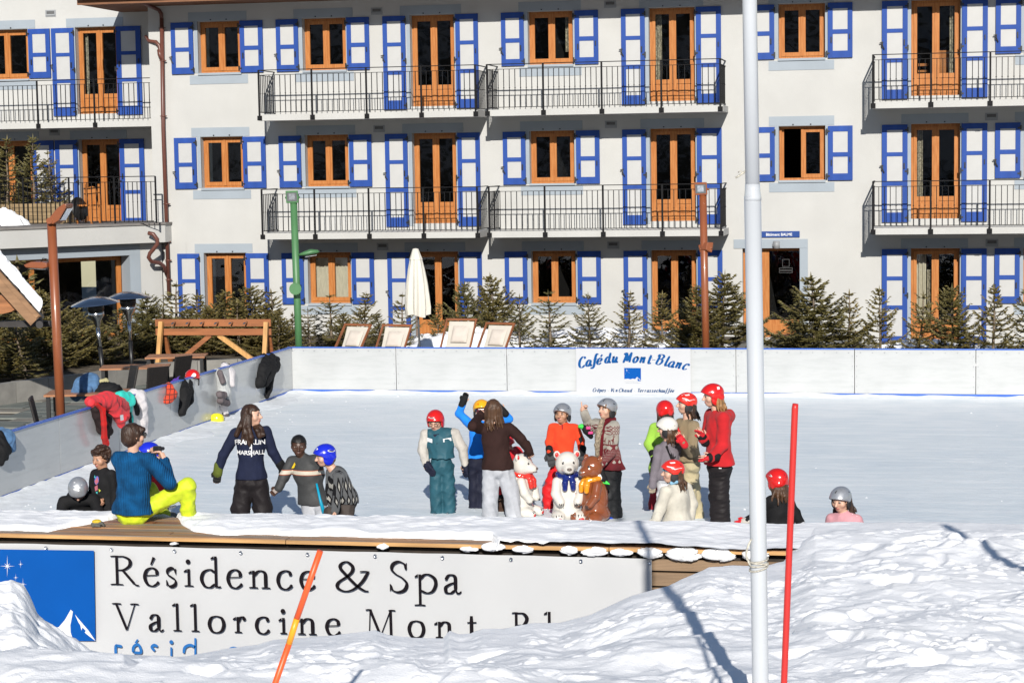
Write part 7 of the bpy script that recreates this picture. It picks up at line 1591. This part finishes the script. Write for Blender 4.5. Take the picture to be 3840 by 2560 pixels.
# 18 curly boy
person('cb', 'boy with dark curly hair in a black printed T-shirt, looking down beside the photographer', 21.9, 378, .212, dict(head=(377, 1717), shl=(352, 1780), shr=(422, 1776), ell=(345, 1835, -.05), wrl=(365, 1880, -.2), hal=(378, 1895, -.25), pel=(392, 1905), knl=(370, 1960, -.25), knr=(420, 1960, -.25), anl=(370, 2010), anr=(420, 2010)), th=-28, ht=-34, hp=14, top=C_black, pants=C_darktr, hair=(H_dark, 'curly'), skin=SKIN2, tpuff=1.06, hand={'l': dict(curl=.8)}, noarm=('r',), hem=(392, 1912))
F = PEOPLE['cb'][1]; o = PEOPLE['cb.top']
for cl, pls in (((.10, .12, .42), [ov(368, 1796, 9, 16, .15)]), ((.42, .12, .16), [[(359, 1800), (372, 1782), (376, 1800), (366, 1812)], [(360, 1820), (372, 1812), (374, 1830), (363, 1836)]]), ((.05, .42, .45), [[(356, 1786), (358, 1778), (363, 1786), (361, 1790)], [(365, 1840), (372, 1836), (373, 1845)]]), ((.45, .50, .06), [[(377, 1826), (386, 1832), (379, 1838)], [(388, 1872), (400, 1868), (398, 1878), (389, 1882)]])):
    decal(o, F, pls, mat('shirt_print_%d' % int(cl[0]*100+cl[2]*1000), cl, .7, .1), 'print', .005 if cl[2] > .4 else .007)
# 19 silver helmet, bent down
person('sh', 'child bending down with a silver helmet and black jacket at the deck edge', 21.7, 292, .215, dict(head=(293, 1836, -.10), shl=(240, 1880), shr=(352, 1872), ell=(228, 1930, -.1), elr=(370, 1920, -.1), pel=(300, 1915, .40), hil=(280, 1925, .42), hir=(320, 1925, .42), knl=(275, 1965, .3), knr=(330, 1965, .3), anl=(275, 2010, .45), anr=(330, 2010, .45)), th=0, ht=8, hp=58, top=C_black, pants=C_blacktr, helmet=('silver', 'soft'), gloves=G_black, tpuff=1.2)
F = PEOPLE['sh'][1]; decal(PEOPLE['sh.helmet'][0], F, mk(284, 1866, 1.3), M_decald, 'mark'); decal(PEOPLE['sh.helmet'][0], F, [ov(292, 1772, 5, 6)], M_decald, 'clip', .006)
decal(PEOPLE['sh.helmet'][0], F, [[(262+k*3, 1806+k*10), (293, 1796+k*12), (322-k*4, 1806+k*10), (320-k*4, 1808+k*10), (293, 1799+k*12), (264+k*3, 1808+k*10)] for k in range(3)], M_decal, 'vent', .004)
# 20 red top and blue helmet behind the photographer
person('rb', 'child in a red top and blue helmet mostly hidden behind the photographer', 21.9, 575, .205, dict(head=(556, 1700), shl=(545, 1765), shr=(606, 1768), elr=(612, 1820), pel=(575, 1890), knl=(560, 1960), knr=(600, 1960), anl=(560, 2010), anr=(600, 2010)), th=-60, ht=-80, top=C_redj, pants=C_darktr, helmet=('blue', 'hard'), gloves=G_black, tpuff=1.15)

# ------------------------------------------------------------ skating-aid bears
M_bearw = mat('white_bear_gloss', (.60, .57, .52), .16, .02, 3, coat=.6); M_bearb = mat('brown_bear_gloss', (.22, .062, .022), .18, .05, 3, coat=.6); M_bearred = mat('bear_red', (.55, .03, .03), .25, .03); M_claw = mat('bear_black', (.02, .018, .018), .3, .05); M_nose = mat('bear_nose', (.13, .10, .085), .3, .05); M_beary = mat('yellow_scarf', (.72, .26, .012), .2, .04, coat=.6); M_bearblue = mat('blue_scarf', (.008, .018, .14), .18, .04, coat=.6); M_bearrs = mat('red_scarf_gloss', (.60, .03, .02), .2, .04, coat=.6)
def bear(px, ybot, ytop, Y, rz, M, scarf, label):
    """seated bear statue, origin on the ice, facing -y before turning by rz"""
    w = P(px, ytop, Y); H = w[2]; u = H/.88; o = empty('bear_statue', (w[0], Y, 0), yaw+rz, label, 'bear statue', 'bear shaped skating aids')
    q = lambda x, y, z: np.array([x, y, z])*u
    B = Blob(); B.ell(q(0, .03, .30), q(.185, .175, .33), None, .04); B.ell(q(0, .05, .10), q(.19, .20, .12), None, .04); B.ell(q(0, .02, .48), q(.145, .13, .16), None, .04)
    B.ell(q(0, -.01, .72), q(.150, .138, .155), None, .02); B.ell(q(0, -.115, .675), q(.085, .10, .075), None, .03); B.ell(q(0, -.175, .665), q(.06, .06, .05), None, .02)
    for sx in (-1, 1):
        B.ell(q(sx*.128, .01, .835), q(.042, .022, .050), None, .01); B.ell(q(sx*.130, -.014, .834), q(.022, .012, .03), None, .003, 2 if M is M_bearw else 0)
        B.ell(q(sx*.062, -.128, .742), q(.016, .016, .02), None, .002, 1); B.ell(q(sx*.06, -.11, .765), q(.03, .02, .03), None, .01, 0)
        B.chain([q(sx*.135, -.05, .50), q(sx*.16, -.11, .36), q(sx*.11, -.165, .26)], [.062*u, .060*u, .055*u], .02)
        for k in (-1, 0, 1): B.cap(q(sx*.105+k*.022, -.215, .245), q(sx*.10+k*.022, -.218, .215), .006*u, None, .002, 1)
        B.ell(q(sx*.135, -.10, .075), q(.085, .14, .075), None, .03); B.ell(q(sx*.14, -.205, .055), q(.07, .05, .055), None, .02)
        if M is M_bearw: B.ell(q(sx*.14, -.250, .05), q(.034, .012, .024), None, .002, 2)
        for k in (-1, 0, 1): B.cap(q(sx*.14+k*.032, -.245, .082), q(sx*.14+k*.034, -.235, .105), .006*u, None, .002, 1)
    B.ell(q(0, -.228, .675), q(.03, .018, .02), None, .003, 3); B.chain([q(-.05, -.195, .632), q(-.02, -.225, .622), q(.02, -.225, .622), q(.05, -.195, .632)], [.005*u]*4, .002, 1)
    inst(B.mesh('bear_body', [M, M_claw, M_bearred, M_nose], .0058), 'body', o)
    B = Blob(); ring = [q(.118*math.cos(a), -.005+.115*math.sin(a), .585+.02*math.sin(a)) for a in np.linspace(0, 2*PI, 13)]; B.chain(ring, [.032*u]*13, .01)
    for sx in (-1, 1): B.chain([q(sx*.035, -.12, .575), q(sx*.05, -.155, .50), q(sx*.052, -.165, .425)], [.034*u, .038*u, .034*u], .015)
    inst(B.mesh('scarf', scarf, .0065), 'scarf', o); return o
bear(2126, 1940, 1690, 23.75, .10, M_bearw, M_bearblue, 'white polar bear statue with a dark blue scarf, facing the camera')
bear(2222, 1945, 1706, 23.70, -.85, M_bearb, M_beary, 'brown bear statue with a yellow scarf, turned to the other bears')
bear(1955, 1940, 1698, 23.95, 1.15, M_bearw, M_bearrs, 'white polar bear statue with a red scarf, seen from the side beside the grey trousers')
# ------------------------------------------------------------ clothes hung over the boards, helmets and gloves left about
def drape(name, label, cat, prims, mats, Y0, px0, rz=0.0, amp=.012, fr=22, group='clothes hung over the rink boards', vox=.009, z=0.0):
    F0 = Frame(px0, Y0, z); B = Blob(); F = F0
    if group.startswith('clothes hung'):                     # lay it on the face of the side boards
        def F(px, py, dy=0.0):
            d = ray(px, py); t = (RX0+.045-dy)/d[0]; w = np.array([0, 0, HC])+d*t-F0.o; return np.array([w[0]*CY+w[1]*SY, -w[0]*SY+w[1]*CY, w[2]])
        F.o = F0.o
    for p in prims:
        k = p[0]
        if k == 'c': B.chain([F(*q) for q in p[1]], p[2], .02, p[3] if len(p) > 3 else 0)
        elif k == 'e': B.ell(F(*p[1]), p[2], None, .02, p[3] if len(p) > 3 else 0)
        elif k == 'b': B.box(F(*p[1]), p[2], .012, p[4] if len(p) > 4 else None, .02, p[3] if len(p) > 3 else 0)
    o = inst(B.mesh(name, mats, vox, folds(amp, fr, len(name)*3+int(px0) % 17, .5)), name, None, tuple(F0.o), (0, 0, yaw)); return tag(o, label, cat, group), F
def wallY(px):                                               # depth of the left boards at a photo column (inner face)
    d = ray(px, 1500); return d[1]*(RX0/d[0])
C_denim = cloth('denim_blue', (.075, .16, .30), .8, .2); C_redcoat = cloth('coral_red_coat', (.62, .035, .045), .6); C_brownbl = cloth('brown_black_cloth', (.022, .014, .014), .8); C_scarfr = knit_bump(cloth('bright_red_scarf', (.70, .012, .010), .9), 60, .006); C_turq = cloth('turquoise_jacket', (.03, .50, .42), .6); C_whitecoat = cloth('white_coat', (.56, .53, .54), .75)
C_purple = cloth('purple_lining', (.10, .03, .34), .7); C_greyw = cloth('grey_white_suit', (.42, .43, .43), .6); C_taupe = cloth('taupe_suit', (.12, .10, .105), .65)
def plaid(N, L, c, v):
    s = sep(N, L, v); fr = lambda q, k: mathn(N, L, 'LESS_THAN', mathn(N, L, 'FRACT', mathn(N, L, 'MULTIPLY', q, k)), .22)
    c = mixc(N, L, fr(s[0], 16.), c, (.10, .02, .02)); return mixc(N, L, fr(s[2], 13.), c, (.14, .03, .02))
C_plaid = cloth('red_plaid', (.62, .06, .025), .8, extra=plaid)
y = wallY(300)
drape('red_coat', 'coral red coat with black lining draped over the boards', 'coat', [('c', [(340, 1508, .0), (400, 1500, -.05), (455, 1520, .0), (466, 1560, -.05)], [.08, .13, .12, .08]), ('c', [(415, 1520, -.08), (450, 1560, -.12), (455, 1590, -.1)], [.10, .10, .06]), ('c', [(360, 1530, -.05), (385, 1600, -.06), (410, 1620, -.04)], [.09, .11, .06], 1), ('c', [(400, 1570, -.03), (408, 1640, -.02)], [.08, .02], 1)], [C_redcoat, C_brownbl], y+.05, 400, amp=.015)
o, F = drape('red_scarf', 'long bright red knitted scarf hanging from the coral coat', 'scarf', [('c', [(362, 1515, -.12), (385, 1535, -.17), (390, 1590, -.18), (392, 1640, -.16), (398, 1664, -.15)], [.035, .042, .042, .045, .05])], [C_scarfr], y-.02, 385, amp=.006)
tag(MB().add([tuple(F(450, 1556, -.30)), tuple(F(462, 1554, -.30)), tuple(F(464, 1574, -.30)), tuple(F(452, 1577, -.30))], [(0, 3, 2, 1)]).build('paper_tag', M_wtext, None, tuple(F.o), yaw), 'white ski pass tag hanging on the coral coat', 'tag')
y = wallY(480)
drape('turquoise_jacket', 'turquoise jacket with black panels over the boards beside the coral coat', 'jacket', [('c', [(450, 1486, 0), (478, 1500, -.05), (484, 1530, -.03)], [.09, .12, .06]), ('c', [(486, 1530, .02), (492, 1590, .02)], [.045, .035]), ('c', [(490, 1500, .05), (502, 1540, .05)], [.08, .09], 1), ('c', [(478, 1545, .02), (484, 1580, .02)], [.05, .05], 1)], [C_turq, C_black], y+.05, 478)
drape('white_coat', 'white quilted coat hanging over the boards by the turquoise jacket', 'coat', [('c', [(500, 1478, .05), (520, 1490, 0), (528, 1520, -.02), (535, 1580, 0), (542, 1622, .02)], [.09, .12, .10, .085, .05]), ('c', [(512, 1520, .05), (518, 1585, .05)], [.06, .05])], [C_whitecoat], wallY(520)+.05, 520, amp=.01)
drape('plaid_shirt', 'small red plaid shirt over the boards', 'shirt', [('c', [(612, 1452, .05), (632, 1455, 0), (640, 1480, -.05), (630, 1500, -.05)], [.05, .09, .10, .07]), ('c', [(625, 1444, .1), (645, 1448, .08)], [.06, .06], 1)], [C_plaid, C_black], wallY(632)+.05, 632)
drape('ski_trousers', 'black ski trousers with purple lining hanging over the boards', 'trousers', [('c', [(680, 1432, .05), (690, 1470, -.03), (686, 1520, -.03), (680, 1545, -.03)], [.08, .12, .09, .07]), ('c', [(702, 1440, .05), (706, 1500, .0), (700, 1520, 0)], [.09, .09, .05]), ('c', [(645, 1434, .12), (672, 1424, .1), (700, 1430, .1)], [.03, .05, .05], 1), ('c', [(714, 1470, .06), (722, 1505, .06)], [.05, .045], 2)], [C_black, C_purple, C_navytr], wallY(690)+.05, 690)
o, F = drape('ski_suit', 'grey and white ski suit with a navy fur collar over the boards', 'ski suit', [('c', [(815, 1395, .0), (832, 1425, -.05), (838, 1470, -.06), (846, 1505, -.05)], [.07, .11, .13, .10], 0), ('c', [(845, 1380, .08), (862, 1400, .03), (868, 1440, .0)], [.09, .10, .06], 1), ('c', [(824, 1398, -.08), (836, 1430, -.12)], [.05, .05], 2), ('c', [(824, 1478, -.14), (840, 1480, -.17)], [.06, .06], 2), ('c', [(826, 1500, -.12), (850, 1510, -.12)], [.06, .06], 2), ('c', [(835, 1520, -.03), (842, 1545, -.02)], [.07, .06], 1), ('c', [(842, 1555, -.02), (848, 1568, -.02)], [.06, .05], 2), ('c', [(842, 1368, .1), (860, 1376, .08)], [.05, .05], 3)], [C_greyw, C_whitecoat, C_taupe, C_navytr], wallY(838)+.05, 838, amp=.012)
drape('black_coat', 'long black hooded coat hanging near the rink corner', 'coat', [('c', [(1010, 1334, .02), (1030, 1352, -.02), (1034, 1378, -.05)], [.07, .09, .08]), ('c', [(990, 1345, .03), (985, 1390, -.05), (972, 1436, -.05)], [.10, .13, .10]), ('c', [(1012, 1350, .0), (1006, 1390, -.06), (990, 1432, -.06)], [.12, .14, .10]), ('c', [(1030, 1372, -.06), (1014, 1404, -.08), (1012, 1450, -.06), (1002, 1486, -.05)], [.09, .085, .06, .045])], [C_black], wallY(1000)+.08, 1000, amp=.014)
drape('denim_jacket', 'denim jacket lying over the boards at the left frame edge', 'jacket', [('c', [(5, 1625, .1), (25, 1640, 0), (38, 1675, -.02)], [.08, .11, .08])], [C_denim], wallY(20)+.03, 20); drape('dark_jacket', 'black jacket hanging under the denim one at the left frame edge', 'jacket', [('c', [(-10, 1640, .05), (5, 1690, -.03), (2, 1730, -.03)], [.10, .12, .06]), ('c', [(20, 1690, 0), (24, 1715, 0)], [.05, .04])], [C_black], wallY(5)+.05, 5)
# on the patio table
drape('blue_jacket', 'light blue denim jacket lying on the patio table', 'jacket', [('c', [(285, 1480, 0), (310, 1445, .0), (340, 1432, .05), (352, 1450, 0)], [.10, .14, .15, .10]), ('c', [(290, 1465, -.1), (285, 1488, -.1)], [.07, .06]), ('c', [(330, 1460, -.08), (325, 1485, -.08)], [.09, .06])], [C_denim], 30.2, 315, group='clothes left on the patio table', z=.0)
drape('black_bag', 'black jackets heaped on the patio table next to the denim jacket', 'jacket', [('c', [(360, 1480, 0), (390, 1470, 0), (420, 1475, 0), (435, 1465, .1)], [.10, .16, .17, .10]), ('c', [(368, 1436, .05), (395, 1432, .05)], [.05, .06], 1)], [C_black, cloth('straw_cloth', (.42, .38, .20))], 30.3, 395, group='clothes left on the patio table')
# helmets
def loose_helmet(px, py, Y, hm, label, rot, s=.125):
    c = P(px, py, Y); B = Blob(); B.ell((0, 0, 0), (s, s*1.12, s), None, .01); B.ell((0, 0, -.01), (s*.86, s*.97, s*.87), None, .01, 1, 's'); B.cut((0, 0, -s*.35), (0, -.25, -1)); B.cap((s*.8, 0, -s*.4), (s*.75, -.02, -s*1.1), .012, None, .006, 1); B.cap((-s*.8, 0, -s*.4), (-s*.75, -.02, -s*1.1), .012, None, .006, 1)
    o = inst(B.mesh('helmet', [hm, M_pad], .006), 'helmet', None, tuple(c), rot); return tag(o, label, 'helmet', 'helmets left at the boards')
loose_helmet(722, 1412, wallY(722)+.06, HS['red'], 'red helmet with a round white badge resting on top of the boards', (0, 0, .4))
h2_ = loose_helmet(813, 1572, wallY(813)-.32, mat('helmet_lemon', (.70, .62, .02), .25, .03, 3, coat=.4), 'yellow helmet lying upside down on the ice under the grey ski suit', (PI*.86, .2, .5))
c = P(722, 1406, wallY(722)-.12); tag(MB().lathe([(0, 0), (.032, 0)], n=16).build('round_badge', M_decal, None, (c[0]+.02, wallY(722)-.10, c[2])), 'round white badge on the red helmet', 'badge').rotation_euler = (PI/2, 0, .35)
B = Blob(); F = Frame(870, wallY(870)-.25); B.chain([F(852, 1580), F(868, 1574), F(890, 1582)], [.035, .05, .02], .01); tag(inst(B.mesh('glove', C_black, .008), 'glove', None, tuple(F.o), (0, 0, yaw)), 'black glove lying on the ice beside the yellow helmet', 'glove')
# glove on the deck
B = Blob(); F = Frame(355, 20.05, DZ); finger_hand(B, F(346, 1968), (1, .2, .35), (0, 0, -1), .15, .7, 0, False, 1.7); B.ell(F(362, 1953), (.05, .04, .02), None, .01, 1)
tag(inst(B.mesh('glove', [cloth('grey_work_glove', (.10, .10, .09)), mat('glove_yellow', (.60, .42, .02), .6, .1)], .007), 'glove', None, tuple(F.o), (0, 0, yaw)), 'grey and yellow glove lying on the deck boards behind the banner', 'glove')

# ------------------------------------------------------------ café signs on the boards
M_signw = mat('sign_white', (.44, .445, .46), .35, .015, 1.5); M_signblue = mat('sign_lettering_blue', (.008, .070, .23), .8, .04, spec=.05); M_signgrey = mat('sign_small_print', (.30, .32, .36), .8, .04, spec=.05); M_signblue2 = mat('sign_script_blue', (.02, .06, .15), .8, .04, spec=.05)
def cafe_sign(name, label, loc, rz, w, h):
    o = tag(MB().box(0, -.006, 0, w, 0, h).build(name, M_signw, None, loc, rz), label, 'sign', 'café signs on the rink boards')
    ks = h/.86                                               # measured on a 1684 x 713 enlargement of the sign
    X = lambda x: (x-238)/1684*w; Z = lambda y: h-(y-104)/711*h
    def place(txt, x, y, size, ang, m, bold, shear=.0, name='lettering'):
        me = font_mesh(txt, size, bold, shear); return upright(me, m, name, o, (X(x), -.0085, Z(y)), ang)
    sz = .255*ks
    # script lettering with a broad pen along the arch
    def script(txt, xs, base, tilt, xh, M, thin, thick, slant=.28):
        for ch, x, yb, tl in zip(txt, xs, base, tilt):
            pen = Pen(-.0075, thin, thick); ca, sa = math.cos(tl), math.sin(tl)
            def T(pts): return [(X(x)+(u+v*slant)*xh*ca-v*xh*sa, Z(yb)+(u+v*slant)*xh*sa+v*xh*ca) for u, v in pts]
            S = {'C': [[(.95, 1.30), (.80, 1.62), (.45, 1.65), (.08, 1.2), (-.02, .55), (.2, .05), (.55, -.02), (.95, .28)]], 'a': [[(.72, .82), (.45, 1.0), (.12, .7), (.05, .25), (.3, 0), (.6, .3), (.78, .95)], [(.76, .95), (.68, .3), (.80, 0), (1.02, .18)]],
                 'f': [[(.95, 1.62), (.70, 1.75), (.52, 1.4), (.45, .6), (.38, -.25), (.12, -.55), (-.12, -.35)], [(.12, .88), (.85, .92)]], 'é': [[(.08, .42), (.55, .52), (.70, .80), (.45, 1.0), (.12, .72), (.06, .25), (.32, -.02), (.75, .22)], [(.5, 1.2), (.72, 1.55)]], 'e': [[(.08, .42), (.55, .52), (.70, .80), (.45, 1.0), (.12, .72), (.06, .25), (.32, -.02), (.75, .22)]],
                 'd': [[(.62, .82), (.38, 1.0), (.1, .7), (.04, .25), (.28, 0), (.55, .25), (.70, .9)], [(.72, 1.65), (.66, .8), (.64, .25), (.78, 0), (.98, .18)]], 'u': [[(.05, .85), (.18, .95), (.16, .3), (.32, 0), (.58, .25), (.74, .95)], [(.74, .95), (.68, .25), (.82, 0), (1.02, .18)]],
                 'M': [[(-.05, 0), (.12, .1), (.28, .9), (.36, 1.62)], [(.36, 1.62), (.52, .9), (.62, .2)], [(.62, .2), (.90, 1.0), (1.12, 1.66)], [(1.12, 1.66), (1.06, .8), (1.1, .02)], [(.36, 1.62), (.10, 1.5), (-.02, 1.25)]], 'o': [[(.42, 1.0), (.12, .75), (.05, .3), (.3, -.02), (.62, .25), (.68, .7), (.42, 1.0), (.62, .85), (.95, .85)]],
                 'n': [[(.05, .82), (.18, .95), (.18, .5), (.14, 0)], [(.16, .5), (.42, .92), (.62, .92), (.64, .5), (.68, .08), (.92, .12)]], 't': [[(.36, 1.45), (.32, .6), (.34, .12), (.52, -.02), (.75, .15)], [(.05, .98), (.72, 1.02)]], '-': [[(.05, .5), (.6, .52)]],
                 'B': [[(.28, 1.6), (.22, .8), (.10, .0)], [(.0, 1.3), (.2, 1.68), (.7, 1.68), (.95, 1.4), (.75, 1.02), (.42, .92)], [(.42, .92), (.9, .8), (.92, .35), (.6, -.02), (.2, .05)]], 'l': [[(.30, 1.7), (.22, .9), (.20, .2), (.36, 0), (.58, .16)]], 'c': [[(.72, .75), (.60, .98), (.36, 1.0), (.08, .6), (.06, .2), (.3, -.02), (.72, .2)]],
                 'r': [[(.05, .85), (.2, .95), (.18, .4), (.16, 0)], [(.18, .5), (.4, .95), (.62, .9)]], 'ê': [[(.08, .42), (.55, .52), (.70, .80), (.45, 1.0), (.12, .72), (.06, .25), (.32, -.02), (.75, .22)], [(.2, 1.2), (.45, 1.45), (.68, 1.2)]], 'p': [[(.12, .95), (.12, .2), (.04, -.6)], [(.14, .6), (.42, 1.0), (.68, .7), (.6, .15), (.34, 0), (.14, .2)]],
                 's': [[(.62, .82), (.40, 1.0), (.16, .78), (.46, .5), (.58, .2), (.34, -.02), (.04, .18)]], '·': [[(.2, .45), (.3, .55)]], 'V': [[(.0, 1.5), (.18, 1.6), (.28, .8), (.36, .02)], [(.36, .02), (.72, .9), (.95, 1.62)]], 'i': [[(.16, .95), (.14, .25), (.28, 0), (.5, .16)], [(.24, 1.35), (.26, 1.45)]], 'h': [[(.24, 1.7), (.16, .8), (.08, 0)], [(.14, .5), (.4, .95), (.62, .9), (.62, .4), (.68, .05), (.9, .14)]],
                 'T': [[(.0, 1.35), (.2, 1.62), (.6, 1.55), (1.05, 1.68)], [(.55, 1.58), (.46, .8), (.38, .0)]]}
            for st in S.get(ch, []): pen.curve(T(st))
            pen.mb.build('letter', M, o)
    xh = .112*ks
    script('Café', (285, 385, 470, 545), (405, 385, 362, 352), (.20, .17, .14, .12), xh, M_signblue, .012*ks, .050*ks); script('du', (665, 765), (330, 322), (.10, .06), xh, M_signblue, .012*ks, .050*ks)
    script('Mont-Blanc', (930, 1075, 1170, 1275, 1340, 1405, 1530, 1590, 1690, 1800), (318, 318, 322, 330, 318, 340, 362, 378, 395, 415), (.02, -.02, -.05, -.08, -.10, -.12, -.15, -.17, -.19, -.21), xh, M_signblue, .012*ks, .050*ks)
    x1 = .040*ks; n_ = lambda s, x0, dx: ([x0+k*dx for k in range(len(s))], [775]*len(s), [0]*len(s))
    for s, x0, dx in (('Crêpes', 482, 33), ('·', 700, 30), ('Vin', 745, 36), ('Chaud', 868, 40), ('·', 1092, 30), ('Terrasse', 1140, 34.5), ('chauffée', 1418, 33)): script(s, *n_(s, x0, dx), x1, M_signblue2, .006*ks, .017*ks)
    # logo
    pen = Pen(-.0078, .01, .01); T = lambda *p: [(X(a), Z(b)) for a, b in p]
    pen.poly(T((950, 402), (1196, 402), (1196, 605), (950, 605))); pen.mb.build('logo_field', M_logoblue, o)
    pen = Pen(-.0092, .01, .01)
    pen.poly(T((948, 607), (948, 575), (980, 570), (1005, 568), (1040, 578), (1075, 566), (1110, 574), (1140, 537), (1150, 552), (1144, 580), (1150, 607))); pen.poly(T((1150, 548), (1198, 596), (1192, 600), (1168, 582), (1160, 572)))
    for x, y_, r in ((988, 438, 26), (1020, 430, 7), (1007, 462, 7), (1024, 478, 9), (970, 494, 8)): pen.poly([(X(x+math.cos(k*PI/4)*r*(.5 if k % 4 in (0,) else 1 if k % 4 == 2 else .16)), Z(y_-math.sin(k*PI/4)*r*(1 if k % 4 == 2 else .5 if k % 4 == 0 else .16))) for k in range(8)])
    tag(pen.mb.build('logo_star_and_peak', M_signw, o), kind='stuff')
    for t, y_, s in (('Résidence & Spa', 612, .030), ('Vallorcine Mont-Blanc', 640, .031)): place(t, 1074, y_, s*ks, 0, M_signgrey, 0)
    return o
a = P(2160.7, 1390, RY1-.055); b = P(2590, 1390, RY1-.055)
cafe_sign('cafe_sign', 'white café sign with blue script lettering Café du Mont-Blanc on the far boards', (a[0], RY1-.056, .01), 0, b[0]-a[0], .835)
d = ray(62, 1700); yl = d[1]*((RX0+.012)/d[0]); L2 = 2.7
cafe_sign('cafe_sign', 'white café sign on the side boards, only its lettering end inside the left frame edge', (RX0+.012, yl-L2, .0), PI/2, L2, .835)
